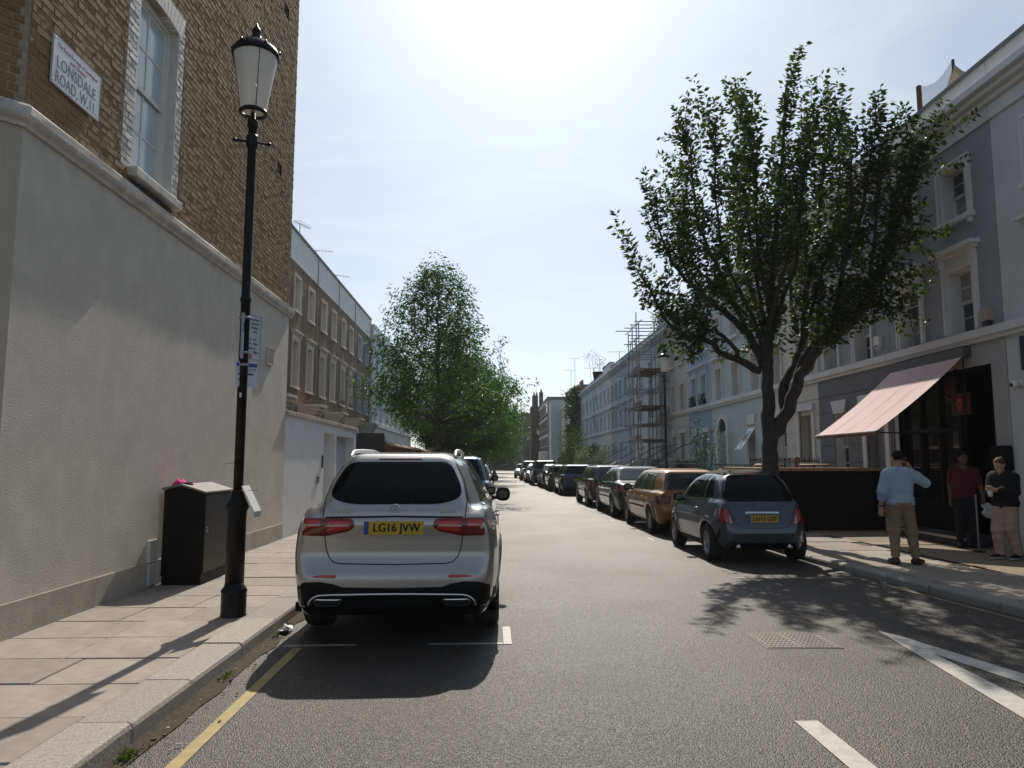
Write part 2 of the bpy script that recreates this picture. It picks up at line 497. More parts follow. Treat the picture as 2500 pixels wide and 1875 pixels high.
# ------------------------------------------------------------------ ground, road, pavements
def asphalt():
    m, n, l, bs = _new('worn asphalt')
    vec = _coord(n)
    vo = n.new('ShaderNodeTexVoronoi'); vo.inputs['Scale'].default_value = 105; l.new(vec, vo.inputs['Vector'])
    sp = n.new('ShaderNodeSeparateXYZ'); l.new(vec, sp.inputs[0])
    st = n.new('ShaderNodeSeparateColor'); l.new(vo.outputs['Color'], st.inputs[0])
    ramp = n.new('ShaderNodeValToRGB'); l.new(st.outputs[0], ramp.inputs[0])
    e = ramp.color_ramp.elements; e[0].position = 0; e[0].color = (.020, .018, .016, 1); e[1].position = 1; e[1].color = (.34, .285, .215, 1)
    x = e.new(.45); x.color = (.068, .057, .044, 1); x = e.new(.8); x.color = (.155, .13, .10, 1)
    c = _mixc(n, l, _map(n, l, vo.outputs['Distance'], .3, .62, 0, .85), ramp.outputs[0], (.03, .029, .028))
    big = _noise(n, l, vec, .55, 7, .6)
    c = _mixc(n, l, 1.0, c, _map(n, l, big, .3, .7, .64, 1.0), 'MULTIPLY')
    # wheel tracks polished along the street
    wob = _noise(n, l, _scaled(n, l, vec, (1, .12, 1)), 1.1, 4)
    trk = _math(n, l, 'SINE', _math(n, l, 'ADD', _math(n, l, 'MULTIPLY', sp.outputs['X'], 3.6), _math(n, l, 'MULTIPLY', wob, 2.2)))
    c = _mixc(n, l, 1.0, c, _map(n, l, trk, -1, 1, .88, 1.10), 'MULTIPLY')
    stain = _noise(n, l, _scaled(n, l, vec, (1, .45, 1)), 1.5, 8, .75)
    c = _mixc(n, l, _map(n, l, stain, .56, .74, 0, .6), c, (.05, .048, .045))
    l.new(c, bs.inputs['Base Color'])
    l.new(_map(n, l, big, .3, .7, .44, .60), bs.inputs['Roughness'])
    bs.inputs['Specular IOR Level'].default_value = .48
    h = _math(n, l, 'ADD', _math(n, l, 'MULTIPLY', vo.outputs['Distance'], -1.0), _math(n, l, 'MULTIPLY', _noise(n, l, vec, 30, 3), .5))
    _bump(n, l, bs, h, .8, .007)
    return m
M_ASPH = asphalt()
M_SLAB = mat('concrete paving', (.33, .285, .235), .85, 0, .12, 9, bump=.35, bscale=220, dirt=.5, dirtcol=(.22, .19, .155), pervar=.13, bdist=.003)
_n, _l, _b = M_SLAB.node_tree.nodes, M_SLAB.node_tree.links, M_SLAB.node_tree.nodes['Principled BSDF']
_g = _n.new('ShaderNodeNewGeometry'); _v = _n.new('ShaderNodeTexVoronoi'); _v.inputs['Scale'].default_value = 4.5; _l.new(_g.outputs['Position'], _v.inputs['Vector'])
_o = _b.inputs['Base Color'].links[0].from_socket
_c = _mixc(_n, _l, _map(_n, _l, _v.outputs['Distance'], .05, .075, .55, 0), _o, (.12, .11, .10))          # trodden gum
_c = _mixc(_n, _l, _map(_n, _l, _noise(_n, _l, _g.outputs['Position'], 1.3, 7, .7), .52, .72, 0, .45), _c, (.17, .15, .125))   # worn grime
_l.new(_c, _b.inputs['Base Color'])
M_YORK = mat('old york stone', (.30, .235, .165), .85, 0, .2, 7, bump=.4, bscale=90, dirt=.4, dirtcol=(.17, .13, .09), pervar=.2, bdist=.004)
M_KERB = mat('granite kerb', (.34, .31, .265), .8, 0, .35, 70, bump=.9, bscale=60, dirt=.6, dirtcol=(.2, .18, .15), pervar=.14, bdist=.004)
M_KERBD = mat('dark granite kerb', (.25, .235, .215), .75, 0, .3, 150, bump=.45, bscale=140, dirt=.3, pervar=.12, bdist=.004)
M_BED = mat('joint dirt', (.10, .085, .065), .95, 0, .3, 25, bump=.5, bscale=60)
M_SAND = mat('sandy tarmac forecourt', (.27, .21, .145), .9, 0, .22, 30, bump=.5, bscale=150, dirt=.4, dirtcol=(.16, .12, .085), bdist=.004)
M_WHITEL = mat('worn road paint white', (.50, .48, .44), .6, 0, .12, 20, bump=.5, bscale=110, dirt=.55, dirtcol=(.22, .21, .19), bdist=.004)
M_YELL = mat('worn road paint yellow', (.40, .30, .11), .65, 0, .15, 14, bump=.5, bscale=110, dirt=.6, dirtcol=(.14, .12, .08), bdist=.004)
M_GROUND = mat('ground beyond', (.14, .13, .11), .95, 0, .3, .4)

tag(MB().poly([(-900, -300, -.06), (900, -300, -.06), (900, 1600, -.06), (-900, 1600, -.06)]).build('ground', M_GROUND), kind='structure')

KXL = -1.93
def kerb_x(y): return 4.9 + .1 * max(0.0, 11.2 - y)

rd = MB()
ys = [-12] + [y for y in range(-8, 24, 2)] + [30, 40, 60, 90, 130, 190]
rd.grid([[(KXL + (kerb_x(y) - KXL) * t, y, .012 * math.sin(math.pi * t) - .012 + .0) for t in np.linspace(0, 1, 9)] for y in ys])
road = tag(rd.build('road', M_ASPH), kind='structure')

def slab_mesh(name, w, l_, t=.06, c=.006, jit=.0015, m=M_SLAB):
    j = lambda: random.uniform(-jit, jit)
    v = [(c, c, j()), (w - c, c, j()), (w - c, l_ - c, j()), (c, l_ - c, j())]
    v += [(0, 0, -c), (w, 0, -c), (w, l_, -c), (0, l_, -c)] + [(0, 0, -t), (w, 0, -t), (w, l_, -t), (0, l_, -t)]
    f = [(0, 1, 2, 3)] + [(4 + i, 4 + (i + 1) % 4, (i + 1) % 4, i) for i in range(4)] + [(8 + i, 8 + (i + 1) % 4, 4 + (i + 1) % 4, 4 + i) for i in range(4)]
    me = bpy.data.meshes.new(name); me.from_pydata(v, [], f); me.materials.append(m); me.update()
    return me

def place(name, me, parent, loc, rz=0, tilt=0.0):
    o = bpy.data.objects.new(name, me); COL.objects.link(o)
    o.location = loc; o.rotation_euler = (random.uniform(-tilt, tilt), random.uniform(-tilt, tilt), rz)
    return adopt(o, parent)

# near pavement, with a slab for every paving stone and a stone for every kerb length
pav_l = tag(MB().poly([(-12, -12, .098), (KXL - .02, -12, .098), (KXL - .02, 190, .098), (-12, 190, .098)]).build('pavement_left', M_BED), kind='structure')
far_l = MB().poly([(-3.86, 22.2, .118), (KXL - .3, 22.2, .118), (KXL - .3, 190, .118), (-3.86, 190, .118)]).build('paving', M_SLAB, pav_l)
SL = {}
def slab(w, l_, m=M_SLAB, key=''):
    k = (round(w, 2), round(l_, 2), key, random.randrange(4))
    if k not in SL: SL[k] = slab_mesh('paving_slab', w - .008, l_ - .008, m=m)
    return SL[k]
y = 2.4; row = 0
pats = [(.95, .68), (.62, 1.01), (.80, .83), (.55, .55, .53)]
while y < 22.1:
    l_ = (.62, .60, .63)[row % 3]
    x = -3.87
    for w in pats[(row * 2 + row // 3) % 3 if row % 7 else 3]:
        place('paving_slab', slab(w, l_), pav_l, (x + .004, y + .004, .120 + random.uniform(-.003, .003)), 0, .003); x += w
    y += l_; row += 1
def kerb_mesh(w, l_, t=.14, m=M_KERB):
    v, f = [], []
    prof = [(0, -t), (0, -.004), (.006, .001), (w - .035, .001), (w - .012, -.008), (w - .002, -.03), (w, -t)]
    k = len(prof)
    for yy in (0, .006, l_ - .006, l_):
        s = .005 if yy in (0, l_) else 0
        v += [(px + random.uniform(-.002, .002), yy, pz - s) for px, pz in prof]
    for i in range(3):
        for j in range(k - 1): f.append((i * k + j, i * k + j + 1, (i + 1) * k + j + 1, (i + 1) * k + j))
    f = [q[::-1] for q in f] + [tuple(range(k)), tuple(range(3 * k, 4 * k))[::-1]]
    me = bpy.data.meshes.new('kerb_stone'); me.from_pydata(v, [], f); me.materials.append(m); me.update(); return me
KM = [kerb_mesh(.31, l_ - .012) for l_ in (.9, 1.05, .78, .95)]
KL = (.9, 1.05, .78, .95)
y = 2.2; i = 0
while y < 46:
    place('kerb_stone', KM[i % 4], pav_l, (KXL - .31, y, .124 + random.uniform(-.004, .004)), random.uniform(-.006, .006), .004); y += KL[i % 4]; i += 1
MB().box(KXL - .31, KXL, 46, 190, -.02, .124).build('kerb', M_KERB, pav_l)

# pavement across the road
pr = MB()
yr = [-12, -4, 0, 4, 6, 8, 9.5, 11.2, 14, 20, 60, 190]
pr.grid([[(kerb_x(y) + .02, y, .062), (60, y, .062)] for y in yr])
pav_r = tag(pr.build('pavement_right', M_BED), kind='structure')
KMR = [kerb_mesh(.25, l_ - .012, m=M_KERBD) for l_ in KL]
y = 3.0; i = 0
while y < 44:
    l_ = KL[i % 4]; dx = kerb_x(y + l_) - kerb_x(y)
    o = bpy.data.objects.new('kerb_stone', KMR[i % 4]); COL.objects.link(o)
    o.location = (kerb_x(y + l_) , y + l_, .084 + random.uniform(-.003, .003)); o.rotation_euler = (0, 0, math.pi + math.atan2(-dx, l_))
    o.location.x += .25
    adopt(o, pav_r); y += l_; i += 1
MB().box(4.9, 5.15, 44, 190, -.02, .084).build('kerb', M_KERBD, pav_r)
y = 3.4; row = 0
while y < 17.5:
    l_ = (.62, .60, .63)[row % 3]
    x = kerb_x(y) + .26; xe = 6.75
    ws = [.75, .6, .68] if row % 2 else [.55, .78, .62]
    for w in ws:
        if x > xe - .25: break
        w2 = min(w, xe - x)
        place('paving_slab', slab(w2, l_), pav_r, (x + .004, y + .004, .081 + random.uniform(-.003, .003)), 0, .003); x += w2
    y += l_; row += 1
MB().poly([(5.16, 17.6, .080), (6.75, 17.6, .080), (6.75, 190, .080), (5.16, 190, .080)]).build('paving', M_SLAB, pav_r)
MB().grid([[(6.76, y, .077), (9.5, y, .077)] for y in (2.0, 5, 8, 10, 12.75)]).build('forecourt_tarmac', M_SAND, pav_r)
y = 12.78
while y < 16.4:
    l_ = random.uniform(.42, .62); x = 6.76
    while x < 8.5:
        w = random.uniform(.45, .95)
        if 8.55 - (x + w) < .35: w = 8.58 - x
        place('paving_slab', slab(round(w, 1), round(l_, 1), M_YORK, 'york') if False else slab_mesh('paving_slab', w - .012, l_ - .012, m=M_YORK), pav_r, (x + .006, y + .006, .082 + random.uniform(-.005, .005)), random.uniform(-.008, .008), .006); x += w
    y += l_

# painted marks
def mark(name, pts, m, z=.0045):
    return MB().poly([(p[0], p[1], z + .012 * (math.sin(math.pi * (p[0] - KXL) / (kerb_x(p[1]) - KXL)) - 1)) for p in pts]).build(name, m, road)
def bar(name, x0, x1, y0, y1, m, n=1):
    o = None
    mb = MB()
    for i in range(n):
        a, b = y0 + (y1 - y0) * i / n, y0 + (y1 - y0) * (i + 1) / n
        zz = lambda x, y: .0045 + .012 * (math.sin(math.pi * (x - KXL) / (kerb_x(y) - KXL)) - 1)
        mb.poly([(x0, a, zz(x0, a)), (x1, a, zz(x1, a)), (x1, b, zz(x1, b)), (x0, b, zz(x0, b))])
    return mb.build(name, m, road)
bar('yellow_line', -1.64, -1.56, -4, 6.25, M_YELL)
bar('bay_line', -1.74, -1.13, 6.30, 6.35, M_WHITEL)
bar('bay_line', -.53, .10, 6.30, 6.35, M_WHITEL)
bar('bay_line', .105, .175, 6.30, 6.95, M_WHITEL)
for k in range(6):
    bar('bay_line', .10, .15, 11.2 + 5.6 * k, 11.8 + 5.6 * k, M_WHITEL)
    bar('bay_line', 3.15, 3.20, 14.3 + 4.6 * k, 14.9 + 4.6 * k, M_WHITEL)
bar('bay_line', 3.2, 4.9, 9.72, 9.755, M_WHITEL)
mb = MB()
bar('centre_dash', 1.79, 1.93, 1.2, 4.42, M_WHITEL)
bar('centre_dash', 1.79, 1.93, -4, -1.5, M_WHITEL)
mark('give_way_mark', [(3.51, 6.69), (2.97, 3.0), (3.27, 3.0), (3.54, 5.89)], M_WHITEL)
mark('give_way_mark', [(3.51, 6.69), (3.54, 5.89), (3.97, 3.5), (4.25, 3.5), (3.6, 6.5)], M_WHITEL)
bar('yellow_line', 4.74, 4.83, 3.0, 9.3, M_YELL) if False else mark('yellow_line', [(kerb_x(9.3) - .19, 9.3), (kerb_x(9.3) - .14, 9.3), (kerb_x(3) - .14, 3.0), (kerb_x(3) - .19, 3.0)], mat('faded yellow paint', (.22, .18, .10), .7, 0, .2, 14, dirt=.8, dirtcol=(.10, .09, .075)))

# cast-iron manhole cover set in the road
M_IRON = mat('cast iron', (.16, .15, .14), .5, .4, .25, 30, bump=.2, bscale=120)
mh = thing('manhole_cover', 'rectangular patterned cast-iron manhole cover set in the asphalt', 'manhole cover', (2.28, 6.1, -.004))
box_obj('frame', 2.26, 2.90, 6.08, 6.63, -.02, .0035, mat('iron frame', (.11, .10, .10), .55, .3), mh)
for a, b in ((2.285, 2.572), (2.585, 2.875)):
    p = box_obj('cover_plate', a, b, 6.105, 6.605, -.01, .0075, M_IRON, mh)
    q = MB(); ii = 0
    yy = 6.125
    while yy < 6.59:
        xx = a + .014 + (.014 if ii % 2 else 0)
        while xx < b - .03:
            q.box(xx, xx + (.026 if ii % 2 else .012), yy, yy + (.012 if ii % 2 else .024), .0072, .0105); xx += .036
        yy += .033; ii += 1
    tag(q.build('studs', M_IRON, p), kind='stuff')

# silt lying in the near gutter
gs = MB(); rows = []
for i in range(120):
    yy = 1.5 + i * .3; w = .05 + .05 * random.random() + .05 * math.sin(i * .7) ** 2
    rows.append([(KXL - .005, yy, .022), (KXL + .03, yy, .006), (KXL + w, yy, -.004)])
gs.grid(rows); gs.build('gutter_silt', mat('gutter silt', (.055, .043, .03), .95, 0, .5, 30, bump=.8, bscale=80), road)
# litter and weeds in the gutter
M_WEED = leafmat('gutter weed', (.03, .06, .015), (.07, .10, .03), (.14, .15, .05), .3)
pts, dr = [], []
for cy_, cn in ((4.0, 80), (5.4, 50), (6.6, 35), (7.0, 40)):
    for _ in range(cn):
        pts.append((KXL + .015 + abs(random.gauss(0, .03)), cy_ + random.gauss(0, .06), .0)); dr.append((random.gauss(.2, .5), random.gauss(0, .5), random.uniform(.3, 1)))
tag(leaf_mesh('weeds', pts, dr, .035, M_WEED, None, .35), 'small weeds sprouting along the foot of the near kerb', 'weeds', kind='stuff')
lb = MB()
for _ in range(80):
    x, yv = KXL + .02 + abs(random.gauss(0, .10)), random.uniform(3.4, 7.6); a = random.random() * 6.28; s = random.uniform(.003, .014)
    lb.cur = random.random(); lb.box(x - s, x + s, yv - s * .6, yv + s * .6, .0, random.uniform(.002, .009), Matrix.Rotation(a, 3, 'Z'))
lb.cur = None
def litmat():
    m, n, l, bs = _new('gutter litter'); ramp = n.new('ShaderNodeValToRGB'); l.new(_rnd(n, l), ramp.inputs[0])
    e = ramp.color_ramp.elements; e[0].color = (.05, .035, .02, 1); e[1].color = (.7, .66, .6, 1); x = e.new(.6); x.color = (.22, .13, .06, 1); x = e.new(.8); x.color = (.35, .30, .24, 1)
    l.new(ramp.outputs[0], bs.inputs['Base Color']); bs.inputs['Roughness'].default_value = .8; return m
tag(lb.build('litter', litmat(), rnd=True), 'scraps, crumbs and dry leaf bits lying in the gutter by the near kerb', 'litter', kind='stuff')
M_BUTT = mat('cigarette end', (.75, .68, .58), .8)
for i, (x, yv, lab) in enumerate([(-1.80, 4.55, 'pale cigarette end in the gutter beside the yellow line'), (-1.78, 5.05, 'pale cigarette end in the gutter below the second kerb stone'), (-1.70, 4.15, 'orange-tipped cigarette end nearest the camera in the gutter')]):
    a = random.random() * 3
    o = MB().tube([(x, yv, .006), (x + .03 * math.cos(a), yv + .03 * math.sin(a), .006)], .005, 8).build('cigarette_end', M_BUTT); tag(o, lab, 'cigarette end', 'cigarette ends in the gutter')
wr = MB(); rows = []
for i in range(7):
    rows.append([(KXL + .03 + .03 * j + random.uniform(-.008, .008), 6.72 + .035 * i + random.uniform(-.01, .01), .01 + random.uniform(0, .045)) for j in range(4)])
wr.grid(rows); tag(wr.build('crisp_wrapper', mat('crumpled film wrapper', (.55, .55, .52), .3, .2)), 'crumpled pale wrapper lying against the kerb behind the silver car', 'wrapper')

# ------------------------------------------------------------------ walls with openings
def panel(mb, o, u, n, L, z0, z1, ops=(), depth=.18, thick=None):
    """front skin of a wall in the plane through o, along u, facing n; ops = (u0,u1,z0,z1) openings with reveals"""
    o, u, n = Vector(o), Vector(u), Vector(n)
    us = sorted({0.0, L} | {v for q in ops for v in q[:2]}); zs = sorted({z0, z1} | {v for q in ops for v in q[2:4]})
    P = lambda a, z, d=0: tuple(o + u * a - n * d + Vector((0, 0, z)))
    flip = u.cross(Vector((0, 0, 1))).dot(n) < 0
    def quad(pts): mb.poly(pts[::-1] if flip else pts)
    for i in range(len(us) - 1):
        for j in range(len(zs) - 1):
            cu, cz = (us[i] + us[i + 1]) / 2, (zs[j] + zs[j + 1]) / 2
            if any(q[0] < cu < q[1] and q[2] < cz < q[3] for q in ops): continue
            quad([P(us[i], zs[j]), P(us[i + 1], zs[j]), P(us[i + 1], zs[j + 1]), P(us[i], zs[j + 1])])
    for a, b, c, d in ops:
        quad([P(a, c), P(a, d), P(a, d, depth), P(a, c, depth)]); quad([P(b, c, depth), P(b, d, depth), P(b, d), P(b, c)])
        quad([P(a, d), P(b, d), P(b, d, depth), P(a, d, depth)]); quad([P(a, c, depth), P(b, c, depth), P(b, c), P(a, c)])
    return mb

class Face:
    """a wall plane: boxes given by distance along u, height and depth (positive = proud of the wall)"""
    def __init__(s, o, u, n): s.o, s.u, s.n = Vector(o), Vector(u), Vector(n)
    def p(s, a, z, d=0.0): return tuple(s.o + s.u * a + s.n * d + Vector((0, 0, z)))
    def box(s, mb, a0, a1, z0, z1, d0, d1):
        P = [s.p(a0, z0, d0), s.p(a1, z0, d0), s.p(a1, z0, d1), s.p(a0, z0, d1), s.p(a0, z1, d0), s.p(a1, z1, d0), s.p(a1, z1, d1), s.p(a0, z1, d1)]
        k = len(mb.v); mb.v += P
        fl = s.u.cross(Vector((0, 0, 1))).dot(s.n) > 0
        for q in ((0, 3, 2, 1), (4, 5, 6, 7), (0, 1, 5, 4), (1, 2, 6, 5), (2, 3, 7, 6), (3, 0, 4, 7)):
            q = tuple(k + i for i in q); mb.f.append(q if not fl else q[::-1]); mb.r.append(mb.cur or 0.0)
        return mb

M_RENDER = mat('grey white rough render', (.61, .57, .51), .9, 0, .10, 3, bump=.8, bscale=70, streak=.16, dirtcol=(.42, .40, .375), dirt=.22, bdist=.012)
M_RENDERB = mat('beige render', (.50, .45, .38), .9, 0, .10, 3, bump=.6, bscale=55, streak=.3, dirtcol=(.3, .27, .22), bdist=.01)
M_PLINTH = mat('plinth render', (.48, .445, .395), .9, 0, .15, 4, bump=.6, bscale=60, dirt=.4, dirtcol=(.24, .21, .18), streak=.25, bdist=.01)
M_STONE = mat('white painted stone', (.60, .57, .52), .7, 0, .15, 8, bump=.5, bscale=40, dirt=.8, dirtcol=(.30, .28, .25))
M_WPAINT = mat('white gloss paint', (.74, .73, .70), .45, 0, .05, 5, dirt=.15, dirtcol=(.5, .48, .44), bump=.1, bscale=40)
M_MORTAR = mat('lime mortar', (.36, .305, .23), .95, 0, .25, 18, bump=.6, bscale=120)
M_PANE = mat('sky-lit window glass', (.05, .055, .06), .04, 0, .3, 1.5, spec=.8, bump=.015, bscale=4)
M_PANEW = mat('sky-reflection window glass', (.55, .62, .66), .12, 0, .12, 2.5, spec=.7, bump=.05, bscale=9)  # pale base colour stands in for the sky reflected in the panes
M_DARK = mat('dark void', (.012, .011, .010), .9)
def brickmat(name, stops, rough=.9):
    m, n, l, bs = _new(name)
    ramp = n.new('ShaderNodeValToRGB'); l.new(_rnd(n, l), ramp.inputs[0]); ramp.color_ramp.interpolation = 'LINEAR'
    e = ramp.color_ramp.elements; e[0].color = (*stops[0], 1); e[1].color = (*stops[-1], 1)
    for i, s in enumerate(stops[1:-1]): x = e.new((i + 1) / (len(stops) - 1)); x.color = (*s, 1)
    vec = _coord(n)
    c = _mixc(n, l, 1.0, ramp.outputs[0], _map(n, l, _noise(n, l, vec, 35, 5, .65), .3, .7, .80, 1.18), 'MULTIPLY')
    c = _mixc(n, l, _map(n, l, _noise(n, l, vec, 1.1, 6, .6), .45, .75, 0, .45), c, (.085, .07, .055))
    l.new(c, bs.inputs['Base Color']); bs.inputs['Roughness'].default_value = rough
    _bump(n, l, bs, _noise(n, l, vec, 90, 4), .5, .006)
    MATS[name] = m; return m
M_BRICK = brickmat('london stock brick', [(.235, .16, .08), (.265, .18, .09), (.28, .192, .098), (.25, .168, .084), (.195, .13, .068), (.265, .18, .09)])
M_BRICKW = mat('white painted brick', (.64, .63, .60), .7, 0, .08, 12, bump=.4, bscale=70, dirt=.35, dirtcol=(.38, .36, .33), pervar=.05)

def brick_verts(L, h=.065, jit=.0022):
    c = .005; j = lambda: random.uniform(-jit, jit)
    fr = [(c, c), (L - c, c), (L - c, h - c), (c, h - c)]; ou = [(0, 0), (L, 0), (L, h), (0, h)]
    v = [(a, j(), b) for a, b in fr] + [(a, -.005, b) for a, b in ou] + [(a, -.035, b) for a, b in ou]
    f = [(0, 1, 2, 3)] + [(4 + i, 4 + (i + 1) % 4, (i + 1) % 4, i) for i in range(4)] + [(8 + i, 8 + (i + 1) % 4, 4 + (i + 1) % 4, 4 + i) for i in range(4)]
    return v, f

def in_view(p):
    d = Vector(p) - camera.location
    q = camera.rotation_euler.to_matrix().transposed() @ d
    if q.z >= -.1: return None
    k = 1770.0 / -q.z
    x, yv = 1250 + q.x * k, 937.5 - q.y * k
    return (x, yv, k)

def brickwork(parent, faces, n_single=300, white=None, ops=None, cuts=None):
    """flemish bond; the bricks that show largest are objects, the rest one joined part"""
    allb = []
    for fi, (F, L, z0, z1) in enumerate(faces):
        z = z0; c = 0
        while z + .065 <= z1:
            a = -.1 - (c % 2) * .1687; k = 0
            while a < L:
                w = .215 if k % 2 == 0 else .1025
                segs = [(max(a, 0), min(a + w, L))]
                for cu0, cu1, cz0, cz1 in (cuts or {}).get(fi, ()):
                    if cz0 < z + .03 < cz1:
                        for cc in (cu0, cu1): segs = [q for s0, s1 in segs for q in (((s0, cc - .005), (cc + .005, s1)) if s0 + .012 < cc < s1 - .012 else ((s0, s1),))]
                for q in (ops or {}).get(fi, ()):
                    if q[2] < z + .0325 < q[3]:
                        ns = []
                        for s0, s1 in segs:
                            if s1 <= q[0] or s0 >= q[1]: ns.append((s0, s1)); continue
                            if s0 < q[0]: ns.append((s0, q[0]))
                            if s1 > q[1]: ns.append((q[1], s1))
                        segs = ns
                for s0, s1 in segs:
                    if s1 - s0 > .02: allb.append((F, s0, s1, z, abs(s1 - s0 - w) < 1e-4, white(fi, (s0 + s1) / 2, z + .03) if white else False))
                a += w + .01; k += 1
            z += .075; c += 1
    sc = []
    for i, b in enumerate(allb):
        q = in_view(b[0].p((b[1] + b[2]) / 2, b[3]))
        if q and b[4] and 0 < q[0] < 2500 and 0 < q[1] < 1875: sc.append((q[2] * (2 if not b[5] else 2), i))
    sc.sort(reverse=True)
    single = {i for _, i in sc[:n_single]}
    var = {}
    joined = {False: ([], [], []), True: ([], [], [])}
    for i, (F, s0, s1, z, full, wh) in enumerate(allb):
        if i in single:
            key = (round(s1 - s0, 3), wh, random.randrange(8))
            if key not in var:
                v, f = brick_verts(s1 - s0)
                me = bpy.data.meshes.new('brick'); me.from_pydata(v, [], f); me.materials.append(M_BRICKW if wh else M_BRICK); me.update(); var[key] = me
            o = bpy.data.objects.new('painted_brick' if wh else 'brick', var[key]); COL.objects.link(o)
            o.matrix_basis = Matrix(((F.u.x, F.n.x, 0, 0), (F.u.y, F.n.y, 0, 0), (0, 0, 1, 0), (0, 0, 0, 1)))
            o.location = F.p(s0, z, random.uniform(-.003, .003)); adopt(o, parent)
        else:
            V, Fc, Rn = joined[wh]; v, f = brick_verts(s1 - s0); k = len(V); dd = random.uniform(-.003, .003); rv = random.random()
            V += [F.p(s0 + a, z + b, d + dd) for a, d, b in v]; Fc += [tuple(k + j for j in q) for q in f]; Rn += [rv] * len(f)
    for wh, (V, Fc, Rn) in joined.items():
        if V: tag(mesh_obj('painted_bricks' if wh else 'bricks', V, Fc, M_BRICKW if wh else M_BRICK, parent, rnd=Rn), kind='stuff')

# ------------------------------------------------------------------ corner house
WX = -3.87; CY0, CY1 = 5.83, 13.72; BZ = 4.30; TOPZ = 11.6
house = thing('corner_house', 'tall brown brick corner house with grey rendered ground floor and white band', 'house', (WX, CY0, 0))
low = MB()
s2 = math.sqrt(.5)
low.prism([(WX, CY0), (WX, CY1), (-11, CY1), (-11, 4.5), (-5.2, 4.5)], 'z', .0, BZ)
low.build('rendered_wall', M_RENDER, house)
FW = Face((WX, CY0, 0), (0, 1, 0), (1, 0, 0)); LW = CY1 - CY0
FC = Face((-5.2, 4.5, 0), (s2, s2, 0), (s2, -s2, 0)); LC = 1.33 / s2
MB_ = MB(); FC.box(MB_, 0, LC - .002, .3, BZ, .0, .004); MB_.build('corner_render', M_RENDERB, house)
pl = MB(); FW.box(pl, -.0, LW, .0, .40, 0, .018); FC.box(pl, 0, LC + .012, 0, .40, .005, .02); pl.build('plinth', M_PLINTH, house)
# white band: stone lengths with a weathered top
bd = MB()
a = 0
prof = [(0, 4.27), (.025, 4.27), (.032, 4.30), (.065, 4.33), (.075, 4.36), (.075, 4.43), (.04, 4.46), (0, 4.475)]
for F, L0, L1 in ((FW, 0.0, LW + .12), (FC, 0.0, LC)):
    rows = []
    nn = 24 if F is FW else 5
    for i in range(nn + 1):
        t = L0 + (L1 - L0) * i / nn
        rows.append([F.p(t + ((d * .414) if (F is FC and i == nn) else (-d * .414 if (F is FW and i == 0) else 0)), z + random.uniform(-.004, .004), d + random.uniform(-.003, .003)) for d, z in prof])
    bd.grid(rows)
    k = len(bd.v); bd.v += rows[-1]; bd.f.append(tuple(range(k, k + len(prof)))); bd.r.append(0)
bd.build('white_band', M_STONE, house)
# upper brick walls: mortar skin with the window opening, then the bricks
W0, W1, WZ0, WZ1 = 7.60 - CY0, 8.55 - CY0, 4.66, 6.80
up = MB()
panel(up, FW.p(0, 0, -.006), FW.u, FW.n, LW, 4.47, TOPZ, [(W0, W1, WZ0, WZ1), (6.85, 7.10, 6.69, 6.94), (6.92, 7.22, 9.83, 10.08)], .17)
panel(up, FC.p(0, 0, -.006), FC.u, FC.n, LC, 4.47, TOPZ)
up.poly([(WX - .006, CY1, 4.47), (-11, CY1, 4.47), (-11, CY1, TOPZ), (WX - .006, CY1, TOPZ)]); up.poly([(WX - .006, CY0, TOPZ), (WX - .006, CY1, TOPZ), (-11, CY1, TOPZ), (-11, 4.5, TOPZ), (-5.2, 4.5, TOPZ)])
up.build('mortar', M_MORTAR, house)
def is_white(fi, a, z):
    return fi == 0 and W0 - .24 < a < W1 + .17 and WZ0 - .05 < z < WZ1 + .22
brickwork(house, [(FW, LW, 4.48, TOPZ), (FC, LC - .05, 4.48, 8.2)], 300, is_white, {0: [(W0, W1, WZ0, WZ1 + .24), (6.85, 7.10, 6.69, 6.94), (6.92, 7.22, 9.83, 10.08)]}, {0: [(W0 - .24, W1 + .17, WZ0 - .05, WZ1 + .22)]})
vv = MB(); 
for a0, a1, z0, z1 in ((6.85, 7.10, 6.69, 6.94), (6.92, 7.22, 9.83, 10.08)):
    vb = MB(); FW.box(vb, a0, a1, z0, z1, -.16, -.10); g = vb.build('air_brick', M_DARK, house)
    vb = MB(); [FW.box(vb, a0, a1, z0 + .03 + k * .06, z0 + .05 + k * .06, -.1, -.06) for k in range(4)]; vb.build('slat', mat('soot dark clay', (.06, .05, .045), .9), g)
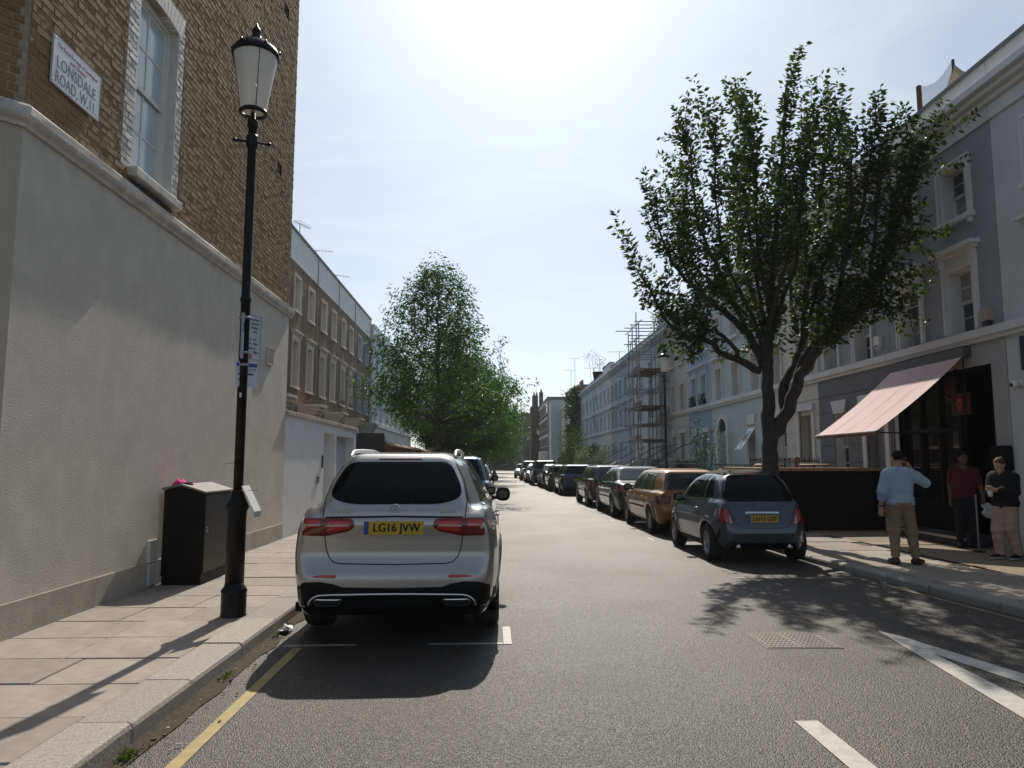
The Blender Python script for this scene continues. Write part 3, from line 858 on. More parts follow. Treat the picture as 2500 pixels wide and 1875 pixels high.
# window: flat gauged arch of painted bricks, sash, sill
win = MB(); FW.box(win, W0 - .02, W0 + .05, WZ0, WZ1, -.17, -.10); FW.box(win, W1 - .05, W1 + .02, WZ0, WZ1, -.17, -.10); FW.box(win, W0 + .05, W1 - .05, WZ1 - .06, WZ1, -.17, -.10); FW.box(win, W0 + .05, W1 - .05, WZ0, WZ0 + .06, -.17, -.10)
win = win.build('window', M_WPAINT, house, bevel=.004)
lin = MB(); nb = 13
for i in range(nb):
    a0 = W0 - .05 + (W1 - W0 + .1) * i / nb; a1 = W0 - .05 + (W1 - W0 + .1) * (i + 1) / nb; f0 = (i / nb - .5) * .22; f1 = ((i + 1) / nb - .5) * .22
    q = MB(); g_ = .004
    arc0 = .05 * (1 - (2 * i / nb - 1) ** 2); arc1 = .05 * (1 - (2 * (i + 1) / nb - 1) ** 2)
    pts = [(a0 + g_, WZ1 - .005 + arc0 - .04), (a1 - g_, WZ1 - .005 + arc1 - .04), (a1 - g_ + f1, WZ1 + .235), (a0 + g_ + f0, WZ1 + .235)]
    q.poly([FW.p(a, z, .006) for a, z in pts])
    for j in range(4): q.poly([FW.p(*pts[j], .006), FW.p(*pts[j], -.17), FW.p(*pts[(j + 1) % 4], -.17), FW.p(*pts[(j + 1) % 4], .006)])
    q.build('arch_brick', M_BRICKW, house)
rv = MB(); FW.box(rv, W0 - .03, W0 + .004, WZ0, WZ1 + .02, -.17, -.002); FW.box(rv, W1 - .004, W1 + .03, WZ0, WZ1 + .02, -.17, -.002); rv.build('reveal', M_BRICKW, win)
sb = MB(); FW.box(sb, W0 - .09, W1 + .10, WZ0 - .11, WZ0 - .005, -.12, .10); sb.build('sill', M_STONE, win, bevel=.012)
st = MB(); FW.box(st, W0 - .05, W1 + .0, WZ0 - .34, WZ0 - .12, -.01, .0075); st.build('patch_under_sill', mat('dark brown patch', (.09, .08, .065), .95, 0, .3, 10, bump=.4), house)  # dark rectangle laid on the bricks just below the sill
mid = (W0 + W1) / 2; zm = (WZ0 + WZ1) / 2 + .02
for (z0, z1, d) in ((zm - .03, WZ1 - .05, -.135), (WZ0 + .05, zm + .02, -.155)):
    s_ = MB(); FW.box(s_, W0 + .045, W0 + .09, z0, z1, d - .03, d); FW.box(s_, W1 - .09, W1 - .045, z0, z1, d - .03, d); FW.box(s_, W0 + .09, W1 - .09, z1 - .05, z1, d - .03, d); FW.box(s_, W0 + .09, W1 - .09, z0, z0 + .05, d - .03, d)
    FW.box(s_, mid - .012, mid + .012, z0 + .05, z1 - .05, d - .028, d - .004); zz = (z0 + z1) / 2
    FW.box(s_, W0 + .09, mid - .012, zz - .012, zz + .012, d - .028, d - .006); FW.box(s_, mid + .012, W1 - .09, zz - .012, zz + .012, d - .028, d - .006)
    s_.build('sash', M_WPAINT, win)
    for a0, a1 in ((W0 + .09, mid - .012), (mid + .012, W1 - .09)):
        for b0, b1 in ((z0 + .05, zz - .012), (zz + .012, z1 - .05)):
            g = MB(); FW.box(g, a0, a1, b0, b1, d - .02, d - .014); g.build('pane', M_PANEW, win)
# white louvred vents low on the wall and one high up
for (a0, a1, z0, z1, ns) in ((8.41 - CY0, 8.63 - CY0, .40, .64, 9), (8.41 - CY0, 8.63 - CY0, .14, .38, 9), (12.42 - CY0, 12.74 - CY0, 3.2, 3.5, 8)):
    v_ = MB(); 
    d1 = .035
    FW.box(v_, a0, a0 + .015, z0, z1, .0, d1); FW.box(v_, a1 - .015, a1, z0, z1, 0, d1); FW.box(v_, a0 + .015, a1 - .015, z1 - .015, z1, 0, d1); FW.box(v_, a0 + .015, a1 - .015, z0, z0 + .015, 0, d1)
    FW.box(v_, a0 + .015, a1 - .015, z0 + .015, z1 - .015, .0, .019)
    v_ = v_.build('vent', M_WPAINT if z0 < 2 else M_RENDER, house)
    for k in range(ns):
        zz = z0 + .022 + (z1 - z0 - .05) * k / (ns - 1)
        q = MB(); q.poly([FW.p(a0 + .016, zz, .034), FW.p(a1 - .016, zz, .034), FW.p(a1 - .016, zz + .016, .02), FW.p(a0 + .016, zz + .016, .02)]); q.poly([FW.p(a0 + .016, zz, .034), FW.p(a0 + .016, zz - .003, .03), FW.p(a1 - .016, zz - .003, .03), FW.p(a1 - .016, zz, .034)])
        q.build('slat', M_WPAINT if z0 < 2 else M_RENDER, v_)

# street name plate
M_SIGNW = mat('enamel white sign', (.72, .73, .73), .3, 0, .04, 6, dirt=.12, dirtcol=(.45, .43, .4), coat=.4)
M_BLK = mat('black lettering', (.02, .02, .022), .5)
M_SGREY = mat('grey black lettering', (.09, .09, .095), .5)
M_REDL = mat('red lettering', (.36, .05, .04), .5)
sg = thing('street_name_plate', 'white street name plate reading Lonsdale Road W.11 on the brick wall', 'street sign', (WX, 6.1, 4.82))
sa0, sa1, sz0, sz1 = 6.10 - CY0, 6.88 - CY0, 4.82, 5.28
sp_ = MB(); FW.box(sp_, sa0, sa1, sz0, sz1, .008, .022); sp_.build('plate', M_SIGNW, sg, bevel=.004)
bo = MB()
for q in ((sa0, sa1, sz0, sz0 + .007), (sa0, sa1, sz1 - .007, sz1), (sa0, sa0 + .007, sz0 + .007, sz1 - .007), (sa1 - .007, sa1, sz0 + .007, sz1 - .007)): FW.box(bo, *q, .0225, .0245)
bo.build('border', M_BLK, sg)
um = (sa0 + sa1) / 2
lettering('lettering', 'The Royal Borough of Kensington', .05, FW.p(um, sz1 - .075, .0228), FW.u, (0, 0, 1), M_REDL, sg, .64)
lettering('lettering', 'and Chelsea', .05, FW.p(um, sz1 - .135, .0228), FW.u, (0, 0, 1), M_REDL, sg, .25)
lettering('lettering', 'LONSDALE', .155, FW.p(um - .01, sz1 - .235, .0228), FW.u, (0, 0, 1), M_SGREY, sg, .62)
lettering('lettering', 'ROAD, W.11.', .155, FW.p(um, sz1 - .375, .0228), FW.u, (0, 0, 1), M_SGREY, sg, .66)
for a in (sa0 + .03, sa1 - .03):
    for z in (sz0 + .035, sz1 - .035):
        MB().lathe([(.008, 0), (.008, .003), (.002, .005)], FW.p(a, z, .022), 8, 'x').build('screw', mat('steel', (.4, .4, .4), .35, .9), sg)

# ------------------------------------------------------------------ utility cabinet, pink cap
M_CAB = mat('black cabinet paint', (.008, .0085, .009), .5, 0, .3, 6, dirt=.4, dirtcol=(.022, .021, .02), bump=.08, bscale=50, rvar=.1, spec=.15)
M_CABT = mat('dusty cabinet top', (.22, .20, .175), .7, 0, .25, 12, dirt=.4, dirtcol=(.08, .075, .07))
cx0, cx1, cy0, cy1 = -3.80, -3.34, 8.62, 9.50
cab = thing('utility_cabinet', 'black steel street cabinet with sloping lid against the rendered wall', 'utility cabinet', (-3.57, 9.06, .12))
box_obj('plinth', cx0 + .01, cx1 - .01, cy0 + .01, cy1 - .01, .115, .22, M_CAB, cab)
MB().prism([(cx0, .221), (cx1, .221), (cx1, 1.155), (cx0 + .20, 1.24), (cx0, 1.20)], 'y', cy0, cy1).build('body', M_CAB, cab, bevel=.006)
MB().prism([(cx0 - .02, 1.203), (cx0 + .20, 1.246), (cx1 + .025, 1.158), (cx1 + .025, 1.182), (cx0 + .20, 1.272), (cx0 - .02, 1.228)], 'y', cy0 - .02, cy1 + .02).build('lid', M_CABT, cab, bevel=.004)
dm = mat('scrawled black door', (.013, .0135, .014), .45, 0, .3, 6, bump=.05)
n_, l_, b_ = dm.node_tree.nodes, dm.node_tree.links, dm.node_tree.nodes['Principled BSDF']
vv_ = _coord(n_)
scr = _noise(n_, l_, _scaled(n_, l_, vv_, (1, 26, 3.0)), 2.2, 3, .5, 2.5); sep_ = n_.new('ShaderNodeSeparateXYZ'); l_.new(vv_, sep_.inputs[0])
win_ = _math(n_, l_, 'MULTIPLY', _math(n_, l_, 'MULTIPLY', _map(n_, l_, sep_.outputs['Z'], .62, .72, 0, 1), _map(n_, l_, sep_.outputs['Z'], .98, 1.06, 1, 0)), _math(n_, l_, 'MULTIPLY', _map(n_, l_, sep_.outputs['Y'], 8.75, 8.85, 0, 1), _map(n_, l_, sep_.outputs['Y'], 9.25, 9.4, 1, 0)))
old = b_.inputs['Base Color'].links[0].from_socket
l_.new(_mixc(n_, l_, _math(n_, l_, 'MULTIPLY', win_, _map(n_, l_, scr, .56, .68, 0, .35)), old, (.30, .30, .29)), b_.inputs['Base Color'])
dd = box_obj('door', cx1, cx1 + .012, cy0 + .03, cy1 - .03, .25, 1.135, dm, cab, bevel=.003)
MB().lathe([(.014, 0), (.014, .012), (.006, .016)], (cx1 + .012, cy0 + .09, .72), 10, 'x').build('lock', mat('zinc', (.55, .55, .54), .35, .9), dd)
MB().lathe([(.010, 0), (.010, .010), (.004, .012)], (cx1 + .012, cy0 + .09, .76), 10, 'x').build('lock', MATS['zinc'], dd)
for z in (.40, 1.0): MB().tube([(cx1 + .012, cy1 - .03, z - .04), (cx1 + .012, cy1 - .03, z + .04)], .014, 8).build('hinge', M_CAB, dd)
M_PINK = mat('bright pink cotton', (.75, .03, .25), .8, 0, .1, 30, bump=.3, bscale=300)
capo = thing('pink_cap', 'bright pink cap lying on top of the black street cabinet', 'cap', (-3.66, 8.80, 1.25))
rows = []
for i in range(7):
    t = i / 6 * math.pi / 2
    rows.append([(-3.70 + .085 * math.cos(t) * math.cos(a), 8.79 + .085 * math.cos(t) * math.sin(a), 1.243 + .035 * math.cos(a * .5) * 0 + .075 * math.sin(t) * (1 + .12 * math.sin(3 * a)) + .004 * math.sin(5 * a + i)) for a in np.linspace(0, 2 * math.pi, 18, endpoint=False)])
MB().grid(rows, True).build('crown', M_PINK, capo, True)
rows = [[(-3.70 + r_ * math.cos(a), 8.79 + r_ * 1.0 * math.sin(a), 1.262 + .02 * math.sin((r_ - .08) * 12) + .03 * (math.cos(a) * .2)) for a in np.linspace(-1.0, .9, 12)] for r_ in (.078, .11, .14, .165)]
vz = MB().grid(rows); vz.build('visor', M_PINK, capo, True).modifiers.new('thick', 'SOLIDIFY').thickness = .006

# ------------------------------------------------------------------ street lamps
M_LAMP = mat('black lamp paint', (.007, .0075, .009), .36, 0, .25, 9, bump=.06, bscale=60, dirt=.25, dirtcol=(.015, .015, .015), spec=.22)
M_LGLASS = clear('milky lantern glass', (1.0, .965, .90), .62, .25)
M_LREFL = mat('lantern reflector', (.72, .72, .70), .5)
def street_lamp(x, y, z, label, group=None, detail=True):
    t = thing('street_lamp', label, 'street lamp', (x, y, z), 0, group)
    P = dict(parent=t, smooth=True)
    o = (x, y, 0)
    MB().lathe([(.118, .10), (.118, .12), (.112, .14), (.112, .33), (.118, .345), (.105, .37), (.088, .39), (.084, .42)], o, 20).build('base', M_LAMP, **P)
    MB().lathe([(.084, .40), (.084, 1.02), (.088, 1.04), (.084, 1.06), (.098, 1.09), (.112, 1.11), (.112, 1.13), (.080, 1.17), (.062, 1.21), (.066, 1.235), (.056, 1.25), (.046, 1.27)], o, 18).build('shaft', M_LAMP, **P)
    MB().lathe([(.045, 1.26), (.044, 3.05), (.052, 3.06), (.052, 3.09), (.043, 3.11), (.040, 4.80), (.052, 4.81), (.052, 4.88), (.028, 4.89), (.022, 4.96)], o, 16).build('pole', M_LAMP, **P)
    lb = MB().tube([(x - .15, y - .05, 4.66), (x + .15, y + .05, 4.66)], [.012, .012], 8); lb.ball((x - .15, y - .05, 4.66), .022); lb.ball((x + .15, y + .05, 4.66), .022); lb.lathe([(.05, 4.60), (.058, 4.62), (.058, 4.71), (.05, 4.73)], o, 14)
    lb.build('ladder_bar', M_LAMP, **P)
    ln = thing('lantern', None, None, (x, y, 4.9)); del_keys(ln); adopt_keep(ln, t)
    L = dict(parent=ln, smooth=True)
    MB().grid([[(x + r_ * math.cos(a), y + r_ * math.sin(a), h) for a in np.linspace(0, 2 * math.pi, 24, endpoint=False)] for r_, h in [(.108, 4.945), (.135, 4.95), (.138, 4.965), (.128, 4.985), (.112, 4.98), (.108, 4.945)]], True).build('bottom_ring', M_LAMP, **L)
    g = MB(); k = [(.124, 4.98), (.150, 5.18), (.190, 5.42), (.212, 5.55)]
    g.grid([[(x + r_ * math.cos(a), y + r_ * math.sin(a), h) for a in np.linspace(0, 2 * math.pi, 32, endpoint=False)] for r_, h in k], True); g.build('glass', M_LGLASS, **L)
    if detail:
        MB().lathe([(.03, 5.46), (.20, 5.535), (.20, 5.54), (.03, 5.50)], o, 20).build('reflector', M_LREFL, **L)
        MB().lathe([(.018, 4.96), (.018, 5.05), (.032, 5.06), (.034, 5.22), (.018, 5.26)], o, 10).build('lamp_fitting', mat('warm lamp fitting', (.55, .40, .24), .5), **L)
        for j in range(4):
            a = j * math.pi / 2 + .5; MB().tube([(x + r_ * 1.005 * math.cos(a), y + r_ * 1.005 * math.sin(a), h) for r_, h in k], .004, 5).build('glazing_bar', M_LAMP, **L)
    MB().lathe([(.212, 5.54), (.228, 5.545), (.232, 5.575), (.222, 5.60), (.200, 5.63), (.15, 5.675), (.09, 5.705), (.06, 5.712), (.066, 5.725), (.050, 5.755), (.034, 5.79), (.042, 5.80), (.045, 5.82), (.030, 5.85), (.013, 5.875), (.004, 5.91)], o, 28).build('cap', M_LAMP, **L)
    if detail:
        for j in range(6):
            a = j * math.pi / 3 + .2; MB().ball((x + .225 * math.cos(a), y + .225 * math.sin(a), 5.61), (.014, .014, .026), 6, 5).build('cresting', M_LAMP, **L)
    return t
def del_keys(o):
    for k in ('label', 'category', 'group'):
        if k in o: del o[k]
def adopt_keep(o, p):
    w = o.matrix_basis.copy(); o.parent = p; o.matrix_parent_inverse = world_of(p).inverted(); o.matrix_basis = w
LX, LY = -2.37, 6.92
lamp = street_lamp(LX, LY, .12, 'black cast street lamp with milky lantern by the near kerb, parking signs on it')
M_PLATE = mat('sign plate white', (.62, .65, .70), .35, 0, .05, 5, dirt=.1, dirtcol=(.4, .4, .42))
M_BLUE = mat('sign blue', (.03, .07, .28), .4)
M_NAVYT = mat('sign small print', (.05, .07, .14), .5)
M_REDM = mat('sign red mark', (.5, .12, .10), .5)
def rot_face(x, y, ang):
    return Face((x, y, 0), (math.cos(ang), math.sin(ang), 0), (math.sin(ang), -math.cos(ang), 0))
FS = rot_face(LX, LY - .062, R(62))
ps = thing('parking_sign', 'tall white residents parking sign with blue P on the lamp post', 'sign', (LX + .08, LY, 2.49))
b_ = MB(); FS.box(b_, -.01, .24, 2.50, 2.94, -.004, .0); b_.build('plate', M_PLATE, ps)
b_ = MB()
for q in ((-.004, .234, 2.505, 2.509), (-.004, .234, 2.931, 2.935), (-.004, 0, 2.509, 2.931), (.230, .234, 2.509, 2.931)): FS.box(b_, *q, .0004, .0012)
b_.build('border', M_NAVYT, ps)
b_ = MB(); FS.box(b_, .012, .085, 2.755, 2.855, .0005, .0015); pp = b_.build('parking_symbol', M_BLUE, ps)
lettering('lettering', 'P', .085, FS.p(.048, 2.812, .002), FS.u, (0, 0, 1), M_PLATE, pp, .04)
for s_, a, z, w in (('Resident', .15, 2.895, .12), ('permit', .155, 2.855, .09), ('holders', .155, 2.815, .09), ('only', .155, 2.775, .055), ('Mon - Fri', .115, 2.70, .11), ('8.30am - 10pm', .115, 2.66, .17), ('Saturday', .115, 2.615, .11), ('8.30am - 1.30pm', .115, 2.575, .19)):
    lettering('lettering', s_, .034, FS.p(a, z, .001), FS.u, (0, 0, 1), M_NAVYT, ps, w)
MB().lathe([(.016, 0), (.016, .001)], (0, 0, 0), 12, 'x')
rm = MB(); rm.poly([FS.p(.11 + .016 * math.cos(a), 2.533 + .022 * math.sin(a), .001) for a in np.linspace(0, 6.28, 14, endpoint=False)]); rm.build('crest', M_REDM, ps)
for z in (2.56, 2.90):
    MB().lathe([(.053, z - .012), (.055, z - .012), (.055, z + .012), (.053, z + .012)], (LX, LY, 0), 18).build('clip', mat('galvanised clip', (.35, .35, .35), .4, .8), ps, True)
FS2 = rot_face(LX - .045, LY - .066, R(40))
ns = thing('notice_sign', 'small white notice with blue heading below the parking sign', 'sign', (LX, LY, 2.23))
b_ = MB(); FS2.box(b_, .0, .21, 2.235, 2.475, -.004, .0); b_.build('plate', M_PLATE, ns)
b_ = MB(); FS2.box(b_, .006, .204, 2.425, 2.462, .0004, .0012); b_.build('heading', M_BLUE, ns)
b_ = MB()
for k, (w, z) in enumerate([(.17, 2.405), (.17, 2.395), (.12, 2.385), (.15, 2.355), (.15, 2.347), (.09, 2.31), (.10, 2.302), (.08, 2.294), (.06, 2.286)]): FS2.box(b_, .02, .02 + w, z, z + (.008 if k in (3, 4) else .004), .0004, .001)
b_.build('small_print', M_NAVYT, ns)
lettering('lettering', 'SUSPENSION', .03, FS2.p(.105, 2.443, .0014), FS2.u, (0, 0, 1), M_PLATE, ns, .15) if False else None
MB().lathe([(.052, 2.43), (.054, 2.43), (.054, 2.455), (.052, 2.455)], (LX, LY, 0), 18).build('clip', MATS['galvanised clip'], ns, True)
stk = MB(); stk.poly([(LX + .046 * math.sin(a), LY - .0465 * math.cos(a), z) for a, z in ((-.2, 2.13), (.25, 2.13), (.25, 2.175), (-.2, 2.175))]); tag(stk.build('round_sticker', M_PLATE), 'small pale sticker on the lamp post below the notice', 'sticker')
pc = thing('leaflet_board', 'white card tied slanting to the lamp post with cable ties', 'card', (LX + .1, LY, 1.03))
MB().prism([(LX + .062, 1.30), (LX + .068, 1.305), (LX + .19, 1.07), (LX + .186, 1.015), (LX + .178, 1.03)], 'y', LY - .10, LY + .10).build('card', M_WPAINT, pc)
for z, d in ((1.515, (-.14, -.02)), (1.262, (.19, -.03))):
    tb = MB(); tb.lathe([(.047, z - .003), (.049, z - .003), (.049, z + .003), (.047, z + .003)], (LX, LY, 0), 14); tb.tube([(LX + .047 * np.sign(d[0]), LY - .02, z), (LX + d[0], LY + d[1], z - (.012 if d[0] < 0 else -.0))], .0022, 5); tb.build('cable_tie', M_LAMP, pc)

# ------------------------------------------------------------------ white garden wall behind the corner house
M_GWALL = mat('white painted garden wall', (.74, .75, .76), .8, 0, .06, 3, bump=.25, bscale=45, streak=.18, dirtcol=(.58, .56, .53), dirt=.12)
M_COPE = mat('pale stone coping', (.50, .44, .37), .8, 0, .15, 8, bump=.3, dirt=.3, dirtcol=(.3, .26, .2), pervar=.15)
gw = thing('garden_wall', 'white painted garden wall with stone coping and recessed doors', 'wall', (WX, 13.8, .1))
FG = Face((WX - .01, CY1 + .01, 0), (0, 1, 0), (1, 0, 0)); LG = 20.9 - CY1
d0, d1, e0, e1 = 16.95 - CY1, 18.16 - CY1, 18.30 - CY1, 20.55 - CY1
g = MB(); panel(g, FG.p(0, 0), FG.u, FG.n, LG, .05, 2.42, [(d0, d1, .12, 2.22), (e0, e1, .12, 2.20)], .32)
g.poly([FG.p(LG, .05), FG.p(LG, .05, -.35), FG.p(LG, 2.42, -.35), FG.p(LG, 2.42)]); g.poly([FG.p(0, .05, -.35), FG.p(0, 2.42, -.35), FG.p(LG, 2.42, -.35), FG.p(LG, .05, -.35)])
g.build('wall', M_GWALL, gw)
k = 0; a = 0
while a < LG - .02:
    w = min(.56, LG - a + .03); q = MB(); FG.box(q, a, a + w - .012, 2.421, 2.50 + random.uniform(-.004, .004), -.38, .05); q.build('coping_stone', M_COPE, gw, bevel=.008); a += .56
q = MB(); FG.box(q, d0, d1, .12, 2.22, -.33, -.29); dd = q.build('door', M_WPAINT, gw)
q = MB(); [FG.box(q, d0 + .12 + i * .5, d0 + .55 + i * .5, z0, z1, -.29, -.275) for i in (0, 1) for z0, z1 in ((.3, 1.1), (1.2, 2.05))]; q.build('door_panel', M_WPAINT, dd)
q = MB(); FG.box(q, e0, e1, .12, 2.20, -.30, -.24); gd = q.build('garage_door', mat('pale grey gate', (.50, .52, .54), .6, 0, .05, 4), gw)
for i in range(5):
    q = MB(); FG.box(q, e0 + .03 + i * (e1 - e0 - .06) / 5, e0 + .02 + (i + 1) * (e1 - e0 - .06) / 5, .16, 2.12, -.24, -.225); q.build('board', MATS['pale grey gate'], gd)
q = MB(); FG.box(q, 16.74 - CY1, 16.82 - CY1, 1.40, 1.68, .0, .025); ic = q.build('intercom', mat('dark steel', (.06, .06, .065), .35, .6), gw)
q = MB(); [FG.box(q, 16.755 - CY1, 16.805 - CY1, z, z + .025, .025, .03) for z in (1.43, 1.48, 1.53)]; q.build('button', mat('steel', (.4, .4, .4), .35, .9), ic)
q = MB(); FG.box(q, 16.25 - CY1, 16.50 - CY1, 1.06, 1.22, .0, .02); lbx = q.build('letterbox', mat('brushed steel', (.45, .46, .47), .35, .9), gw)
q = MB(); FG.box(q, 16.28 - CY1, 16.47 - CY1, 1.165, 1.195, .02, .026); q.build('slot', M_DARK, lbx)

# black fence panel beyond, low brick garden wall
M_BLKW = mat('black stained boards', (.010, .010, .011), .6, 0, .3, 6)
fb = thing('black_fence', 'black boarded fence panel standing across the front garden', 'fence', (-4.6, 27, .1))
for i in range(10):
    x0 = -5.55 + .158 * i; box_obj('board', x0, x0 + .152, 27.0, 27.03, .05, 2.60, M_BLKW, fb)
box_obj('post', -5.55, -5.45, 27.031, 27.12, .05, 2.5, M_BLKW, fb); box_obj('post', -4.06, -3.97, 27.031, 27.12, .05, 2.5, M_BLKW, fb)
M_BRB = mat('brown brick', (.20, .10, .06), .9, 0, .3, 14, bump=.3)
bw = thing('brick_garden_wall', 'brown brick garden wall with sloping coping beyond the black fence', 'wall', (WX, 27.2, .1))
box_obj('wall', WX - .3, WX, 27.2, 52, .05, 2.12, M_BRB, bw)
for i in range(25): MB().prism([(WX - .36, 2.121), (WX + .05, 2.121), (WX + .05, 2.17), (WX - .15, 2.30), (WX - .36, 2.24)], 'y', 27.2 + i, 28.19 + i).build('coping_stone', mat('brown coping', (.24, .15, .10), .8, 0, .2, 6, pervar=.2), bw)
tp = thing('terracotta_trough', 'orange terracotta trough on a ledge behind the brown garden wall', 'planter', (-5.0, 29.5, 2.1))
MB().prism([(-5.25, 2.1), (-4.45, 2.1), (-4.40, 2.62), (-5.30, 2.62)], 'y', 29.2, 29.7).build('pot', mat('terracotta', (.42, .16, .07), .85, 0, .2, 8), tp)
box_obj('ledge', -5.4, -4.3, 29.15, 29.75, .05, 2.099, M_BRB, tp)

# ------------------------------------------------------------------ terraced houses: generic front
M_STUCCO = {}
def stucco(name, col):
    return mat('stucco ' + name, col, .8, 0, .06, 2.0, bump=.15, bscale=50, streak=.16, dirtcol=tuple(c * .72 for c in col), dirt=.15)
M_SASH = mat('sash paint', (.66, .66, .65), .5)
M_LEAD = mat('lead flashing', (.16, .17, .19), .6, .2)
M_ROOFS = mat('slate', (.08, .085, .095), .6, 0, .2, 6)
M_CURT = mat('pale blind', (.42, .42, .41), .9, 0, .1, 4)

M_PANEG = mat('glass over drawn blind', (.34, .34, .33), .06, 0, .15, 1.6, spec=.7)
PANE_PICK = [M_PANE, M_PANEG, M_PANE, M_PANE, M_PANEG]
def sash_window(parent, F, a0, a1, z0, z1, trim, depth=.20, sur=.11, hood=False, sill=True, bars=(2, 2), pane=None, detail=True, brackets=False, blind=False):
    """opening (a0..a1, z0..z1): moulded surround > sill, hood, sash, pane"""
    w = MB()
    if sur:
        for q in ((a0 - sur, a0, z0, z1 + sur), (a1, a1 + sur, z0, z1 + sur), (a0, a1, z1, z1 + sur)): F.box(w, *q, .0, .045)
        if detail:
            for q in ((a0 - sur, a0 - sur * .65, z0, z1 + sur), (a1 + sur * .65, a1 + sur, z0, z1 + sur), (a0 - sur * .65, a1 + sur * .65, z1 + sur * .65, z1 + sur)): F.box(w, *q, .045, .065)
    else:
        F.box(w, a0, a0 + .02, z0, z1, -depth, -depth + .05); F.box(w, a1 - .02, a1, z0, z1, -depth, -depth + .05)
    for q in ((a0, a0 + .012, z0, z1), (a1 - .012, a1, z0, z1), (a0 + .012, a1 - .012, z1 - .012, z1)): F.box(w, *q, -depth, -.001)
    win = w.build('window', trim, parent)
    if sill:
        s = MB(); F.box(s, a0 - sur - .04, a1 + sur + .04, z0 - .09, z0 - .001, -.05, .11)
        if brackets:
            for a in (a0 - sur + .02, a1 + sur - .1): F.box(s, a, a + .08, z0 - .18, z0 - .091, 0, .07)
        s.build('sill', trim, win)
    if hood:
        h = MB(); F.box(h, a0 - sur, a1 + sur, z1 + sur + .001, z1 + sur + .16, 0, .035); F.box(h, a0 - sur - .06, a1 + sur + .06, z1 + sur + .161, z1 + sur + .22, 0, .12); F.box(h, a0 - sur - .12, a1 + sur + .12, z1 + sur + .221, z1 + sur + .29, 0, .20)
        for a in (a0 - sur, a1 + sur - .09): F.box(h, a, a + .09, z1 + sur + .0, z1 + sur + .16, .036, .10)
        h.build('hood', trim, win)
    s = MB(); fw = .055; d = -depth
    zm = (z0 + z1) / 2
    for (b0, b1, dd) in ((zm - .02, z1, d + .03), (z0, zm + .02, d)):
        F.box(s, a0 + .013, a0 + fw, b0, b1, dd - .035, dd); F.box(s, a1 - fw, a1 - .013, b0, b1, dd - .035, dd); F.box(s, a0 + fw, a1 - fw, b1 - .05, b1, dd - .035, dd); F.box(s, a0 + fw, a1 - fw, b0, b0 + .05, dd - .035, dd)
        for i in range(1, bars[0]):
            a = a0 + fw + (a1 - a0 - 2 * fw) * i / bars[0]; F.box(s, a - .011, a + .011, b0 + .05, b1 - .05, dd - .03, dd - .006)
        for i in range(1, bars[1]):
            z = b0 + .05 + (b1 - b0 - .1) * i / bars[1]; F.box(s, a0 + fw, a1 - fw, z - .011, z + .011, dd - .029, dd - .007)
    s.build('sash', M_SASH, win)
    for (b0, b1, dd) in ((zm, z1 - .02, d + .012), (z0 + .02, zm, d - .018)):
        g = MB(); F.box(g, a0 + .02, a1 - .02, b0, b1, dd - .006, dd); g.build('pane', pane or PANE_PICK[(int(abs(F.o.y) * 7 + a0 * 13 + z0 * 5) + (b0 > z0 + .1)) % 5], win)
    if blind:
        g = MB(); F.box(g, a0 + .03, a1 - .03, zm - .1, z1 - .02, d - .06, d - .05); g.build('blind', M_CURT, win)
    return win

def cornice(F, L, zs, trim, parent, name='cornice'):
    m = MB()
    for z0, z1, d in zs: F.box(m, -.0, L, z0, z1, 0, d)
    return m.build(name, trim, parent)

def house_shell(F, L, z1, ops, depth, wallmat, parent, back=9.0, z0=0.0):
    m = MB(); panel(m, F.p(0, 0), F.u, F.n, L, z0, z1, ops, depth)
    m.poly([F.p(0, z0), F.p(0, z0, -back), F.p(0, z1, -back), F.p(0, z1)]); m.poly([F.p(L, z0), F.p(L, z1), F.p(L, z1, -back), F.p(L, z0, -back)])
    m.poly([F.p(0, z0, -back), F.p(L, z0, -back), F.p(L, z1, -back), F.p(0, z1, -back)])
    return m.build('wall', wallmat, parent)

def brick_tex(name, c1, c2, mort, sc=1.0):
    m, n, l, bs = _new(name); vec = _coord(n)
    # the fronts run along Y: turn the wall plane (y, z) into the brick texture's plane
    sp = n.new('ShaderNodeSeparateXYZ'); l.new(vec, sp.inputs[0]); cb = n.new('ShaderNodeCombineXYZ'); l.new(sp.outputs['Y'], cb.inputs[0]); l.new(sp.outputs['Z'], cb.inputs[1])
    b = n.new('ShaderNodeTexBrick'); l.new(cb.outputs[0], b.inputs['Vector']); b.inputs['Scale'].default_value = 1.0
    b.inputs['Brick Width'].default_value = .225 * sc; b.inputs['Row Height'].default_value = .075 * sc; b.inputs['Mortar Size'].default_value = .008 * sc
    b.inputs['Color1'].default_value = (*c1, 1); b.inputs['Color2'].default_value = (*c2, 1); b.inputs['Mortar'].default_value = (*mort, 1)
    c = _mixc(n, l, 1.0, b.outputs['Color'], _map(n, l, _noise(n, l, vec, 1.4, 7, .6), .3, .7, .7, 1.25), 'MULTIPLY')
    l.new(c, bs.inputs['Base Color']); bs.inputs['Roughness'].default_value = .9
    _bump(n, l, bs, b.outputs['Fac'], -.4, .01)
    MATS[name] = m; return m
M_BRICKT = brick_tex('terrace stock brick', (.15, .096, .057), (.22, .148, .088), (.19, .152, .112))

